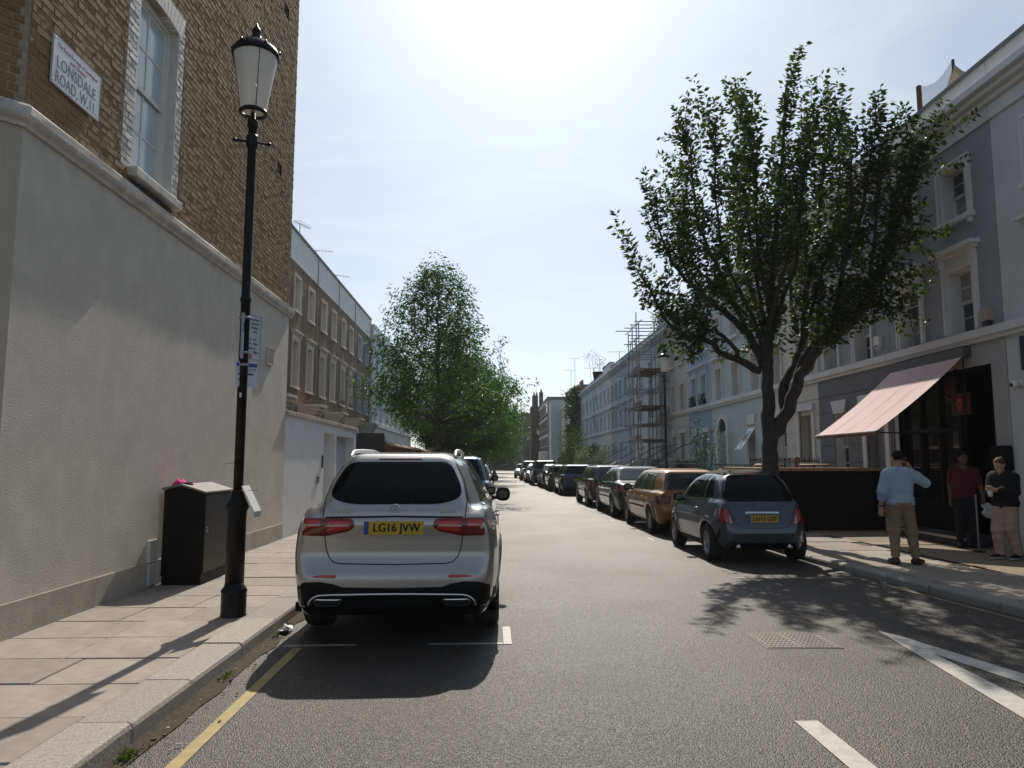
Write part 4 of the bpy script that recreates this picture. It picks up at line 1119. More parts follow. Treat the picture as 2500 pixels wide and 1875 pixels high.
# ------------------------------------------------------------------ terrace set back on the near side
TX = -9.0
M_PARA = stucco('parapet', (.78, .78, .77))
terr_specs = []
bnds = [26.2, 31.45, 36.86, 42.0, 47.1, 53.2]
names = ['brown brick terraced house with white parapet half hidden by the corner house', 'brown brick terraced house with white parapet, first fully seen above the white garden wall', 'brown brick terraced house with white parapet, second along above the garden wall', 'brown brick terraced house with white parapet, third along, dark flower boxes in its tall windows', 'brown brick terraced house with white parapet ending the brick row beside the tree']
M_CREAM = stucco('cream trim', (.72, .67, .60))
M_PANEC = mat('curtained window glass', (.40, .37, .335), .08, 0, .3, 1.2, spec=.7)
for hi in range(5):
    y0, y1 = bnds[hi], bnds[hi + 1]; L = y1 - y0; F = Face((TX, y0, 0), (0, 1, 0), (1, 0, 0))
    trim = M_CREAM if hi < 4 else stucco('pale blue trim', (.50, .55, .60))
    t = thing('terraced_house', names[hi], 'house', (TX, y0, 0), 0, 'houses of the terrace behind the corner house')
    wa = []
    for k in range(2):
        c = L * (.27 + .48 * k) + .15
        wa += [(c - .47, c + .47, 8.45, 9.98, 'top'), (c - .5, c + .5, 4.95, 7.05, 'tall'), (c - .45, c + .45, 1.3, 3.4, 'low')]
    house_shell(F, L - .01, 10.62, [q[:4] for q in wa], .22, M_BRICKT, t)
    q = MB(); F.box(q, 0, L - .03, 10.621, 12.0, -.3, .03); q.build('parapet', M_PARA, t)
    q = MB(); F.box(q, 0, L - .02, 12.001, 12.09, -.36, .10); q.build('parapet_coping', M_LEAD, t)
    q = MB(); F.box(q, L - .075, L - .03, .0, 12.0, .031, .075); q.build('downpipe', mat('grey downpipe', (.28, .28, .28), .6), t)
    for a0, a1, z0, z1, kd in wa:
        wn_ = sash_window(t, F, a0, a1, z0, z1, trim, .22, .14, hood=(kd == 'tall'), bars=(2, 1), detail=True, pane=M_PANEC)
        if kd == 'low':
            pass
        if kd == 'tall' and hi == 3:
            q = MB(); F.box(q, a0, a1, z0 + .02, z0 + .22, -.05, .10); q.build('flower_box', M_BLKW, wn_)
    # porch over the door with a moulded cap
    for c in (L * .45, L * .98):
        if c > L: continue
    q = MB(); F.box(q, L * .44, L * .60, .0, 3.75, .01, .8); F.box(q, L * .43, L * .61, 3.751, 3.9, .0, .9); F.box(q, L * .415, L * .625, 3.901, 4.08, .0, 1.02); F.box(q, L * .40, L * .64, 4.081, 4.2, .0, 1.12)
    q.build('porch', trim, t)
# white stucco houses continuing the row
for hi, (y0, y1, lab) in enumerate([(53.2, 59.0, 'white stucco terraced house just past the brick row, half behind the tree'), (59.0, 65.0, 'white stucco terraced house, second past the brick row, seen through leaves'), (65.0, 71.5, 'white stucco terraced house, third past the brick row, mostly behind foliage'), (71.5, 79.0, 'white stucco terraced house, fourth past the brick row, low behind the trees')]):
    L = y1 - y0; F = Face((TX + .25, y0, 0), (0, 1, 0), (1, 0, 0)); sm = stucco('white a' if hi % 2 else 'white b', (.74, .76, .77) if hi % 2 else (.68, .73, .77))
    t = thing('terraced_house', lab, 'house', (TX + .25, y0, 0), 0, 'houses of the terrace behind the corner house')
    wa = []
    for k in range(2):
        c = L * (.27 + .46 * k); wa += [(c - .5, c + .5, 8.4, 10.0), (c - .52, c + .52, 4.9, 7.1), (c - .5, c + .5, 1.3, 3.3)]
    house_shell(F, L - .02, 11.7, wa, .22, sm, t)
    cornice(F, L - .02, [(10.6, 10.8, .1), (10.8, 10.95, .25), (11.55, 11.72, .06)], sm, t); cornice(F, L - .02, [(4.2, 4.45, .12)], sm, t, 'string_course')
    for q_ in wa: sash_window(t, F, *q_, sm, .22, .13, hood=4 < q_[2] < 6, bars=(2, 1), detail=False)

def antenna(x, y, z, h, label, rz=0.0, n=7, flip=1):
    t = thing('tv_antenna', label, 'antenna', (x, y, z), 0, 'television antennas on the roofs')
    MB().tube([(x, y, z), (x, y, z + h)], .02, 6).build('mast', M_LEAD, t)
    c, s = math.cos(rz), math.sin(rz); b = MB().tube([(x - .5 * c * flip, y - .5 * s * flip, z + h), (x + .9 * c * flip, y + .9 * s * flip, z + h)], .012, 5)
    for i in range(n):
        d = (-.4 + i * 1.25 / n) * flip; px, py = x + d * c, y + d * s; w = .35 - .02 * i
        b.tube([(px + w * s, py - w * c, z + h), (px - w * s, py + w * c, z + h)], .007, 4)
    b.build('boom', M_LEAD, t); return t
antenna(TX - .3, 34.3, 12.1, .9, 'television antenna above the white parapet closest to the corner house', R(70))
antenna(TX - .3, 37.6, 12.1, .55, 'second television antenna along the white parapet', R(10))
antenna(TX - .3, 42.5, 12.1, .5, 'third television antenna along the white parapet', R(30))

# ------------------------------------------------------------------ terrace across the road
RX = 8.6
M_TRIM = stucco('white trim', (.76, .75, .74))
M_GREY = stucco('mid grey', (.36, .375, .40))
M_GREYD = stucco('dark grey rustic', (.19, .19, .195))
def FR(y0): return Face((RX, y0, 0), (0, 1, 0), (-1, 0, 0))

def rustic(F, L, z0, z1, ops, m, parent, n, proud=.025, gap=.022):
    """ground floor in horizontal bands with recessed joints"""
    q = MB(); h = (z1 - z0) / n
    for i in range(n):
        a, b = z0 + i * h, z0 + (i + 1) * h - gap
        segs = [(0.0, L)]
        for o in ops:
            if o[2] < b and o[3] > a:
                ns_ = []
                for s0, s1 in segs:
                    if s1 <= o[0] or s0 >= o[1]: ns_.append((s0, s1)); continue
                    if s0 < o[0]: ns_.append((s0, o[0]))
                    if s1 > o[1]: ns_.append((o[1], s1))
                segs = ns_
        for s0, s1 in segs:
            if s1 - s0 > .03: F.box(q, s0, s1, a, b, .0, proud)
    return q.build('rustication', m, parent)

def keystone(F, c, z, m, parent, w=.42, h=.32):
    q = MB()
    pts = [(c - w * .33, z), (c + w * .33, z), (c + w * .5, z + h), (c - w * .5, z + h)]
    q.poly([F.p(a, b, .07) for a, b in pts])
    for i in range(4): q.poly([F.p(*pts[i], .07), F.p(*pts[i], .0), F.p(*pts[(i + 1) % 4], .0), F.p(*pts[(i + 1) % 4], .07)])
    return q.build('keystone', m, parent)

def railings(x0, y0, x1, y1, z0, z1, label, step=.12, group='black iron railings in front of the houses'):
    t = thing('railing', label, 'railing', (x0, y0, z0), 0, group)
    n = max(2, int(math.hypot(x1 - x0, y1 - y0) / step)); 
    me = None
    MB().tube([(x0, y0, z1 - .06), (x1, y1, z1 - .06)], .014, 5).build('top_rail', M_LAMP, t); MB().tube([(x0, y0, z0 + .06), (x1, y1, z0 + .06)], .012, 5).build('bottom_rail', M_LAMP, t)
    b = MB().tube([(0, 0, z0), (0, 0, z1)], [.009, .009], 5); b.ball((0, 0, z1), (.014, .014, .03), 5, 4)
    first = b.build('bar', M_LAMP, t); first.location = (x0, y0, 0)
    for i in range(1, n + 1):
        c = first.copy(); COL.objects.link(c); c.location = (x0 + (x1 - x0) * i / n, y0 + (y1 - y0) * i / n, 0)
    return t

def right_house(y0, y1, label, col, trim, wins, ground, rust=None, gcol=None, detail=True, top=8.5, corn=None, hoods=True, bars=(2, 2), sills=True, pane=None, par=None):
    """wins: centres along the street for both upper floors; ground: list of (kind, a0, a1, z0, z1)"""
    L = y1 - y0; F = FR(y0); t = thing('terraced_house', label, 'house', (RX, y0, 0), 0, 'houses of the pastel terrace')
    hw = .36 if detail else .38
    ops = []
    for c in wins:
        a = c - y0; ops += [(a - hw, a + hw, 3.88, 5.05), (a - hw, a + hw, 6.0, 6.98)]
    gops = [(g[1] - y0, g[2] - y0, g[3], g[4]) for g in ground]
    house_shell(F, L - .006, 8.0, ops + gops, .22, col, t)
    q = MB(); F.box(q, 0, L - .01, 8.001, top, -.28, .0 if par is None else par); q.build('parapet', trim if detail else col, t)
    q = MB(); F.box(q, 0, L - .008, top + .001, top + .05, -.33, .05); q.build('parapet_coping', M_LEAD, t)
    cz = [(7.42, 7.50, .04), (7.50, 7.70, .02), (7.70, 7.80, .10), (7.80, 7.90, .20), (7.90, 8.02, .30)]
    cornice(F, L - .006, cz if detail else cz[2:], trim, t)
    cornice(F, L - .006, [(3.62, 3.70, .07), (3.70, 3.84, .12)], trim, t, 'string_course')
    for i, o in enumerate(ops):
        sash_window(t, F, *o, trim, .22, .12 if detail else .09, hood=(i % 2 == 0 and hoods), sill=(i % 2 == 1 and sills), bars=bars if detail else (2, 1), detail=detail, brackets=detail, pane=pane)
    if rust: rustic(F, L - .006, .3, 3.6, gops, gcol or col, t, rust)
    elif gcol is not None:
        q = MB(); panel(q, F.p(0, 0, .004), F.u, F.n, L - .006, 0, 3.6, gops, .03); q.build('ground_floor', gcol, t)
    for g, o in zip(ground, gops):
        if g[0] == 'win':
            sash_window(t, F, *o, trim, .2, .0 if rust else .08, sill=True, bars=(2, 2) if detail else (2, 1), detail=detail, pane=pane)
            if detail or len(g) > 5: keystone(F, (o[0] + o[1]) / 2, o[3] + .02, trim, t, o[1] - o[0] + .1)
        elif g[0] == 'door':
            q = MB(); F.box(q, o[0] + .02, o[1] - .02, o[2], o[3], -.26, -.2); d = q.build('door', g[5] if len(g) > 5 else mat('door grey', (.30, .29, .29), .5), t)
            q = MB(); F.box(q, o[0] - .16, o[0], .12, o[3] + .12, .0, .07); F.box(q, o[1], o[1] + .16, .12, o[3] + .12, .0, .07); F.box(q, o[0] - .2, o[1] + .2, o[3] + .121, o[3] + .30, 0, .12); q.build('door_case', trim, t)
            MB().ball(F.p(o[1] - .12, 1.2, -.17), .03).build('door_knob', mat('brass', (.6, .42, .15), .3, .9), d)
        elif g[0] == 'arch':
            q = MB(); F.box(q, o[0] + .01, o[1] - .01, o[2], o[3], -.42, -.36); q.build('door', mat('near black door', (.012, .012, .013), .5), t)
    return t, F

C = lambda *a: a
house_a, Fa = right_house(6.6, 11.765, 'white stucco house with dark blue shop front by the security camera', stucco('house white', (.66, .66, .67)), M_TRIM, [8.1, 10.55], [('arch', 7.0, 11.3, .12, 3.2)])
q = MB(); Fa.box(q, .4, 4.72, .12, 3.2, -.35, -.1); q.build('shop_front', mat('navy shop paint', (.012, .018, .045), .4), house_a)
q = MB(); Fa.box(q, .3, 4.76, 3.0, 3.55, -.02, .07); q.build('shop_fascia', mat('navy shop paint', (.012, .018, .045), .4), house_a)
house_b, Fb = right_house(11.77, 15.255, 'mid grey house with white window surrounds above the pink awning', M_GREY, M_TRIM, [12.80, 14.43], [('open', 12.15, 15.1, .1, 3.22)], gcol=stucco('shop surround grey', (.46, .45, .44)))
house_c, Fc = right_house(15.26, 18.735, 'mid grey house with dark grey banded ground floor beside the awning', M_GREY, M_TRIM, [16.35, 17.94], [('win', 17.25, 17.95, 1.1, 2.7), ('door', 15.55, 16.35, .3, 2.75)], rust=8, gcol=M_GREYD, hoods=False)
M_CRM = stucco('cream house', (.68, .65, .58))
house_d, Fd = right_house(18.74, 22.395, 'cream house with banded ground floor, partly behind the big tree trunk', M_CRM, M_TRIM, [19.55, 21.5], [('win', 20.9, 21.6, 1.0, 2.9), ('door', 19.15, 19.95, .3, 2.8)], rust=8, hoods=False)
M_PGR = stucco('pale green house', (.56, .62, .62))
house_e, Fe = right_house(22.4, 28.045, 'pale green house with arched doorway and an open tilted window', M_PGR, M_TRIM, [23.2, 25.15, 27.05], [('win', 23.35, 24.05, 1.2, 2.75), ('arch', 26.15, 27.15, .3, 2.72)], rust=None)
house_f, Ff = right_house(28.05, 31.295, 'sky blue house with flower boxes beside the pale green house', stucco('sky blue', (.42, .53, .65)), stucco('light blue trim', (.62, .70, .77)), [29.0, 30.45], [('win', 30.1, 30.75, 1.1, 2.6), ('door', 28.5, 29.3, .3, 2.6)], gcol=stucco('deeper sky blue', (.30, .41, .54)))
house_g, Fg = right_house(31.3, 35.055, 'beige stucco house next to the scaffolding', stucco('beige', (.60, .58, .55)), stucco('beige trim', (.66, .64, .60)), [32.35, 34.0], [('win', 33.6, 34.2, 1.2, 2.7), ('door', 31.8, 32.6, .3, 2.7)], rust=7, hoods=False, bars=(1, 1))
# pediment hood and details
q = MB(); Fe.box(q, 26.15 - 22.4 - .22, 26.15 - 22.4, .1, 2.5, .0, .10); Fe.box(q, 27.15 - 22.4, 27.15 - 22.4 + .22, .1, 2.5, .0, .10); Fe.box(q, 26.15 - 22.4 - .26, 26.15 - 22.4 + .01, 2.501, 2.68, 0, .13); Fe.box(q, 27.15 - 22.4 - .01, 27.15 - 22.4 + .26, 2.501, 2.68, 0, .13); q.build('pilaster', M_TRIM, house_e)
q = MB(); ac = 26.65 - 22.4; N = 12
for i in range(N):
    t0, t1 = math.pi * i / N, math.pi * (i + 1) / N
    P = [(ac + r_ * math.cos(t), 2.66 + r_ * .95 * math.sin(t)) for r_, t in ((.50, t0), (.66, t0), (.66, t1), (.50, t1))]
    q.poly([Fe.p(a, b, .09) for a, b in P]); q.poly([Fe.p(*P[0], .09), Fe.p(*P[3], .09), Fe.p(*P[3], -.2), Fe.p(*P[0], -.2)]); q.poly([Fe.p(*P[1], .09), Fe.p(*P[1], 0), Fe.p(*P[2], 0), Fe.p(*P[2], .09)])
q.build('door_arch', M_TRIM, house_e)
q = MB(); q.poly([Fe.p(ac + .5 * math.cos(t), 2.66 + .475 * math.sin(t), .012) for t in np.linspace(0, math.pi, 14)]); q.build('fanlight', mat('near black door', (.012, .012, .013), .5), house_e)
# the open top-hung window
ow = MB(); c0, c1 = Fe.p(.97, 2.72, .0), Fe.p(1.63, 2.72, .0); dz, dx = -.78, .52
P0, P1 = Vector(c0), Vector(c1); dv = Vector((-dx, 0, dz)); nv = Vector((-.02 * .83, 0, .02 * .55)) * -1
def slabq(mb, a, b, c, d, n):
    A = [Vector(p) for p in (a, b, c, d)]; B = [p + n for p in A]; mb.poly([tuple(p) for p in A]); mb.poly([tuple(p) for p in B[::-1]])
    for i in range(4): mb.poly([tuple(A[i]), tuple(B[i]), tuple(B[(i + 1) % 4]), tuple(A[(i + 1) % 4])])
def lerpq(s, t): return P0.lerp(P1, s) + dv * t
for s0, s1, t0, t1 in ((0, .08, 0, 1), (.92, 1, 0, 1), (.08, .92, 0, .07), (.08, .92, .93, 1), (.48, .52, .07, .93)): slabq(ow, lerpq(s0, t0), lerpq(s1, t0), lerpq(s1, t1), lerpq(s0, t1), nv * 1.6)
ow_ = ow.build('open_casement', M_WPAINT, house_e)
g = MB(); slabq(g, lerpq(.07, .06) + nv * .5, lerpq(.93, .06) + nv * .5, lerpq(.93, .94) + nv * .5, lerpq(.07, .94) + nv * .5, nv * .3); g.build('pane', mat('sky mirror pane', (.35, .42, .48), .06, .35, spec=.9), ow_)
# window boxes of the blue house
M_GREENB = leafmat('box plants', (.015, .03, .012), (.03, .06, .02), (.08, .11, .03), .35)
for c in (29.0, 30.45):
    for z in (3.86, 5.95):
        b = MB(); Ff.box(b, c - 28.05 - .34, c - 28.05 + .34, z, z + .16, -.02, .16); fb_ = b.build('flower_box', M_BLKW, house_f)
        pts = [Ff.p(c - 28.05 + random.uniform(-.32, .32), z + .15 + random.uniform(0, .25), random.uniform(-.02, .2)) for _ in range(160)]
        tag(leaf_mesh('plants', pts, [(random.gauss(-.2, .6), random.gauss(0, .6), random.uniform(.0, 1)) for _ in pts], .07, M_GREENB, fb_), kind='stuff')

far_specs = [
    (35.06, 40.195, 'pale blue house wrapped by the scaffolding', (.46, .52, .55), [36.3, 38.8]),
    (40.2, 45.265, 'whitish house just beyond the scaffolding', (.52, .54, .56), [41.4, 43.9]),
    (45.27, 48.965, 'periwinkle blue house beyond the scaffolding', (.40, .46, .57), [46.2, 48.0]),
    (48.97, 52.035, 'lilac grey house between the periwinkle and white houses', (.44, .45, .48), [49.7, 51.2]),
    (52.04, 55.715, 'bright white house with raised parapet far down the terrace', (.60, .61, .62), [52.9, 54.8]),
    (55.72, 59.715, 'pale grey blue house with a potted tree on its roof', (.52, .56, .60), [56.7, 58.7]),
    (59.72, 63.775, 'white blue house second before the ivy', (.54, .58, .62), [60.7, 62.7]),
    (63.78, 69.0, 'pale blue house adjoining the ivy-covered front', (.50, .56, .62), [65.0, 67.4]),
    (69.01, 76.8, 'house front smothered in dark ivy', (.48, .52, .52), [71.0, 74.5]),
    (76.81, 89.0, 'cream yellow house beyond the ivy', (.52, .52, .42), [79.0, 82.0, 85.0])]
for y0, y1, lab, col, ws in far_specs:
    col = tuple(c * 1.2 for c in col); sc_ = stucco(lab[:14], col); tr = stucco(lab[:14] + ' trim', tuple(min(.80, c * 1.13) for c in col))
    gr = [('win', y0 + .7, y0 + 1.35, 1.2, 2.6), ('door', y1 - 1.6, y1 - .8, .3, 2.7, mat('door %d' % int(y0), random.choice([(.03, .04, .1), (.05, .05, .05), (.25, .26, .28), (.1, .02, .02)]), .5))]
    right_house(y0, y1, lab, sc_, tr, ws, gr, detail=False, top=8.35 if 'raised' not in lab else 8.75)
# roof furniture
M_POT = mat('clay chimney pot', (.28, .14, .08), .85)
def chimney(x, y, z, label, w=.8, d=1.6, h=1.0, pots=4, m=M_BRB):
    t = thing('chimney_stack', label, 'chimney', (x, y, z)); box_obj('stack', x - w / 2, x + w / 2, y - d / 2, y + d / 2, z, z + h, m, t); box_obj('cap', x - w / 2 - .06, x + w / 2 + .06, y - d / 2 - .06, y + d / 2 + .06, z + h + .001, z + h + .1, M_LEAD, t)
    for i in range(pots): MB().lathe([(.13, 0), (.10, .1), (.10, .45), (.13, .5), (.11, .5)], (x, y - d / 2 + d * (i + .5) / pots, z + h + .1), 10).build('pot', M_POT, t, True)
    return t
chimney(9.6, 77.0, 8.3, 'chimney stack with four clay pots above the ivy', .9, 2.6, 1.3)
antenna(8.9, 62.5, 8.4, 1.3, 'television antenna on the pale roof before the potted roof tree', R(160))
antenna(9.2, 79.5, 9.6, 3.4, 'tallest television antenna over the cream house', R(170), 6)
antenna(9.2, 83.5, 9.6, 2.6, 'second television antenna over the cream house', R(190), 5)
antenna(9.0, 50.5, 8.4, .9, 'television antenna on the lilac grey house roof', R(175), 5)

# ------------------------------------------------------------------ shop under the awning
M_SBLK = mat('black shop paint', (.008, .0075, .0075), .5, 0, .2, 6, spec=.14)
M_SGL = mat('dark shop glass', (.010, .011, .012), .03, 0, .3, 1.2, spec=.7)
shop = thing('shop_front', 'black shop front with dark glass under the pink awning', 'shop front', (RX, 13.6, .1))
b = MB(); Fb.box(b, .42, 3.30, .1, 3.2, -.9, -.86); b.build('dark_interior_back', M_SBLK, shop)  # black back and lining paint in the darkness of the shop interior
b = MB(); Fb.box(b, .385, .42, .1, 3.2, -.9, .0); Fb.box(b, 3.30, 3.325, .1, 3.2, -.9, 0); Fb.box(b, .42, 3.3, 3.17, 3.215, -.86, 0); b.build('dark_interior_lining', M_SBLK, shop)
b = MB(); Fb.box(b, 1.40, 3.3, .1, .72, -.25, -.05); b.build('stall_riser', M_SBLK, shop)
for a0, a1 in ((1.40, 1.48), (2.02, 2.09), (2.64, 2.71), (3.22, 3.30)):
    b = MB(); Fb.box(b, a0, a1, .721, 3.17, -.2, -.06); b.build('mullion', M_SBLK, shop)
b = MB(); Fb.box(b, 1.48, 3.22, 2.10, 2.17, -.19, -.05); b.build('transom', M_SBLK, shop); b = MB(); Fb.box(b, 1.48, 3.22, .721, .79, -.19, -.05); b.build('bottom_rail', M_SBLK, shop)
for a0, a1 in ((1.48, 2.02), (2.09, 2.64), (2.71, 3.22)):
    for z0, z1 in ((.79, 2.10), (2.17, 3.17)):
        b = MB(); Fb.box(b, a0, a1, z0, z1, -.14, -.13); b.build('pane', M_SGL, shop)
b = MB(); Fb.box(b, .46, 1.40, .12, 2.2, -.86, -.80); dr_ = b.build('door', M_SBLK, shop)
b = MB(); Fb.box(b, .60, 1.26, .9, 2.05, -.80, -.795); b.build('pane', M_SGL, dr_)
b = MB(); Fb.box(b, .52, 1.37, .05, .24, -.55, .55); Fb.box(b, 1.37, 2.7, .05, .24, -.02, .55); b.build('step', mat('black stone step', (.03, .03, .03), .6), shop)
b = MB(); Fb.box(b, .52, 2.7, .20, .242, .551, .56); b.build('step_nosing', mat('worn metal nosing', (.45, .43, .40), .4, .6), shop)
# red lit sign with a heart-shaped tube
hs = thing('neon_sign', 'dim red lit panel with a small neon heart in the shop doorway', 'sign', (RX - .3, 12.9, 2.35))
fs = Face((RX - .02, 12.75, 0), (0, 1, 0), (-1, 0, 0))
b = MB(); fs.box(b, .0, .52, 2.38, 2.78, -.03, .0); b.build('panel', emit('dim red panel', (.5, .015, .012), .004, (.03, .004, .0035)), hs)
hp = [fs.p(.26 - .055 * (math.sin(t) ** 3), 2.59 + .007 * (13 * math.cos(t) - 5 * math.cos(2 * t) - 2 * math.cos(3 * t) - math.cos(4 * t)), .015) for t in np.linspace(0, 2 * math.pi, 25)]
MB().tube(hp, .006, 5).build('neon_tube', emit('red neon', (1, .05, .03), .09), hs)

# pink awning
M_AWN = mat('pink awning canvas', (.90, .68, .66), .85, 0, .04, 3, bump=.12, bscale=300)
n_, l_, b_ = M_AWN.node_tree.nodes, M_AWN.node_tree.links, M_AWN.node_tree.nodes['Principled BSDF']
tl_ = n_.new('ShaderNodeBsdfTranslucent'); tl_.inputs[0].default_value = (.55, .20, .16, 1); mx_ = n_.new('ShaderNodeMixShader'); mx_.inputs[0].default_value = .15
l_.new(b_.outputs[0], mx_.inputs[1]); l_.new(tl_.outputs[0], mx_.inputs[2]); l_.new(mx_.outputs[0], n_['Material Output'].inputs['Surface'])
aw = thing('awning', 'pink canvas awning pulled out over the shop, sunlit on its lower half', 'awning', (RX, 13.8, 2.0))
A0, A1 = 12.68, 15.02; nseg = 4
rows = []
for i in range(21):
    t = i / 20; x = 8.52 - 1.72 * t; z = 3.47 - 1.40 * t - .06 * math.sin(math.pi * t)
    rows.append([(x, A0 + (A1 - A0) * j / 32, z - .006 * abs(math.sin(math.pi * nseg * j / 32)) * math.sin(math.pi * t) - .002 * math.sin(j * 1.9 + i * .4)) for j in range(33)])
MB().grid(rows).build('canvas', M_AWN, aw, True)
for s in range(1, nseg):
    ys_ = A0 + (A1 - A0) * s / nseg
    MB().grid([[(8.52 - 1.72 * t, ys_ + d, 3.4735 - 1.40 * t - .06 * math.sin(math.pi * t)) for d in (-.012, .012)] for t in np.linspace(0.01, .99, 20)]).build('seam', mat('awning seam', (.84, .62, .60), .9), aw, True)
v = MB(); v.grid([[(6.80 - .004 * math.sin(j), A0 + (A1 - A0) * j / 30, z) for j in range(31)] for z in (2.065, 2.03, 2.0)]); v.build('valance', mat('brown awning edge', (.30, .14, .10), .8), aw)
MB().tube([(6.80, A0 - .03, 2.06), (6.80, A1 + .03, 2.06)], .028, 8).build('front_bar', mat('awning bar', (.25, .17, .14), .5), aw)
MB().box(8.45, 8.59, A0 - .05, A1 + .05, 3.40, 3.58).build('cassette', mat('awning box', (.10, .09, .09), .5), aw)
for yy, e in ((A0 + .25, .55), (A1 - .25, -.55)): MB().tube([(8.5, yy, 3.22), (7.75, yy + e, 2.52), (6.84, yy, 2.05)], .02, 6).build('folding_arm', M_LAMP, aw)
MB().tube([(8.48, A0 + .02, 3.4), (8.45, A0 + .02, 2.1), (7.9, A0 + .05, 2.03), (6.82, A0 + .02, 2.05)], .012, 6).build('crank_rod', M_LAMP, aw)

# small things on the fronts
al = thing('alarm_box', 'white shield-shaped alarm box on the grey house', 'alarm box', (RX, 15.63, 4.0)); fz = FR(15.5)
b = MB(); pts = rounded([(.04, 4.30), (.25, 4.30), (.26, 4.12), (.145, 3.99), (.03, 4.12)], .03)
b.poly([fz.p(a, z, .09) for a, z in pts]); b.grid([[fz.p(a, z, d) for a, z in pts + pts[:1]] for d in (0, .07, .09)]); b.build('cover', M_WPAINT, al)
b = MB(); fz.box(b, .09, .20, 4.06, 4.10, .09, .096); b.build('strobe', M_BLUE, al)
sb_ = thing('wall_floodlight', 'tan boxy light fixed on the ledge of the grey house', 'light', (RX, 12.1, 3.85)); fz = FR(12.0)
b = MB(); fz.box(b, -.02, .16, 3.95, 4.17, .0, .14); b.build('housing', mat('tan casing', (.42, .36, .28), .6), sb_); b = MB(); fz.box(b, .02, .12, 3.86, 3.949, .02, .12); b.build('sensor', mat('dark steel', (.06, .06, .065), .35, .6), sb_)
ca = thing('security_camera', 'white dome camera on the dark blue shop front at the frame edge', 'camera', (RX, 11.35, 2.75))
MB().lathe([(.07, 0), (.07, -.03), (.055, -.09), (.02, -.1)], (RX - .02, 11.40, 2.78), 14, 'x').build('mount', M_WPAINT, ca, True); MB().ball((RX - .15, 11.40, 2.77), .07, 12, 8).build('housing', M_WPAINT, ca, True); MB().lathe([(.032, 0), (.032, -.012), (.015, -.016)], (RX - .21, 11.41, 2.765), 12, 'x').build('lens', M_BLK, ca)
hb = thing('post_box', 'black rounded box mounted on the pale pier beside the shop', 'box', (RX, 11.95, 1.3)); fz = FR(11.75)
b = MB(); pts = rounded([(.02, 1.36), (.36, 1.36), (.36, 1.80), (.02, 1.80)], .06); b.poly([fz.p(a, z, .16) for a, z in pts]); b.grid([[fz.p(a, z, d) for a, z in pts + pts[:1]] for d in (.006, .16)]); b.build('casing', M_SBLK, hb)

# roof terrace: net fence, brown post, tan canvas
rt = thing('roof_tent', 'tan canvas tent behind net fence on the roof terrace', 'tent', (9.3, 13.9, 8.5))
M_NET = clear('fine netting', (.45, .48, .52), .30, .9)
M_CANV = mat('tan canvas', (.42, .30, .18), .9, 0, .12, 5, bump=.2)
box_obj('post', 8.96, 9.03, 14.27, 14.35, 8.2, 9.43, mat('brown timber post', (.16, .06, .035), .8), rt)
apex = (9.3, 13.62, 9.62)
b = MB(); b.grid([[(9.0 + .28 * t, 14.30 - .66 * t, z0 + (z1 - z0) * k) for k in np.linspace(0, 1, 4)] for t, z0, z1 in ((0, 8.5, 9.42), (.25, 8.5, 9.34), (.5, 8.5, 9.33), (.75, 8.5, 9.42), (1, 8.5, 9.60))]); b.build('net', M_NET, rt)
b = MB()
ring = [(8.95, 14.1), (8.95, 12.5), (10.4, 12.5), (10.4, 14.1)]
for i in range(4):
    p, q_ = ring[i], ring[(i + 1) % 4]
    rows = []
    for k in range(9):
        t = k / 8; s = t ** 1.7
        rows.append([(apex[0] + (p[0] + (q_[0] - p[0]) * w - apex[0]) * s, apex[1] + (p[1] + (q_[1] - p[1]) * w - apex[1]) * s, apex[2] + (8.45 - apex[2]) * t) for w in np.linspace(0, 1, 6)])
    b.grid(rows)
b.build('canvas', M_CANV, rt, True)
MB().tube([(9.3, 13.62, 8.2), apex], .03, 6).build('pole', M_BLK, rt)
rv_ = thing('roof_cowl', 'dark lead roof cowl above the white parapet', 'roof vent', (9.0, 10.9, 8.5)); MB().prism([(8.9, 8.4), (9.5, 8.4), (9.45, 8.75), (9.0, 8.68)], 'y', 10.9, 11.6).build('cowl', M_LEAD, rv_)

# ------------------------------------------------------------------ black garden wall, gardens, railings
bk = thing('black_garden_wall', 'low black painted garden wall with tan coping beside the big tree', 'wall', (7.3, 15.55, .1))
box_obj('wall', 5.98, 8.45, 15.55, 15.75, .04, 1.335, M_SBLK, bk); box_obj('wall_return', 6.0, 6.2, 15.751, 18.6, .04, 1.335, M_SBLK, bk)
M_TAN = mat('tan stone coping', (.42, .28, .14), .75, 0, .15, 8)
for i in range(3): box_obj('coping_stone', 5.93 + i * .845, 5.93 + (i + 1) * .845 - .006, 15.50, 15.80, 1.336, 1.405, M_TAN, bk, bevel=.008)
for i in range(3): box_obj('coping_stone', 5.96, 6.24, 15.81 + i * .93, 15.80 + (i + 1) * .93, 1.336, 1.405, M_TAN, bk, bevel=.008)
for i, (x, yv, lab) in enumerate([(6.9, 17.6, 'small red terracotta finial on the railing beside the tree trunk'), (7.45, 17.6, 'second small red terracotta finial behind the black garden wall')]):
    t = thing('finial', lab, 'finial', (x, yv, 1.2), 0, 'terracotta finials'); MB().lathe([(.03, .1), (.03, 1.42), (.06, 1.45), (.025, 1.48), (.075, 1.56), (.05, 1.63), (.012, 1.68)], (x, yv, 0), 12).build('knob', mat('terracotta', (.42, .16, .07), .85), t, True)
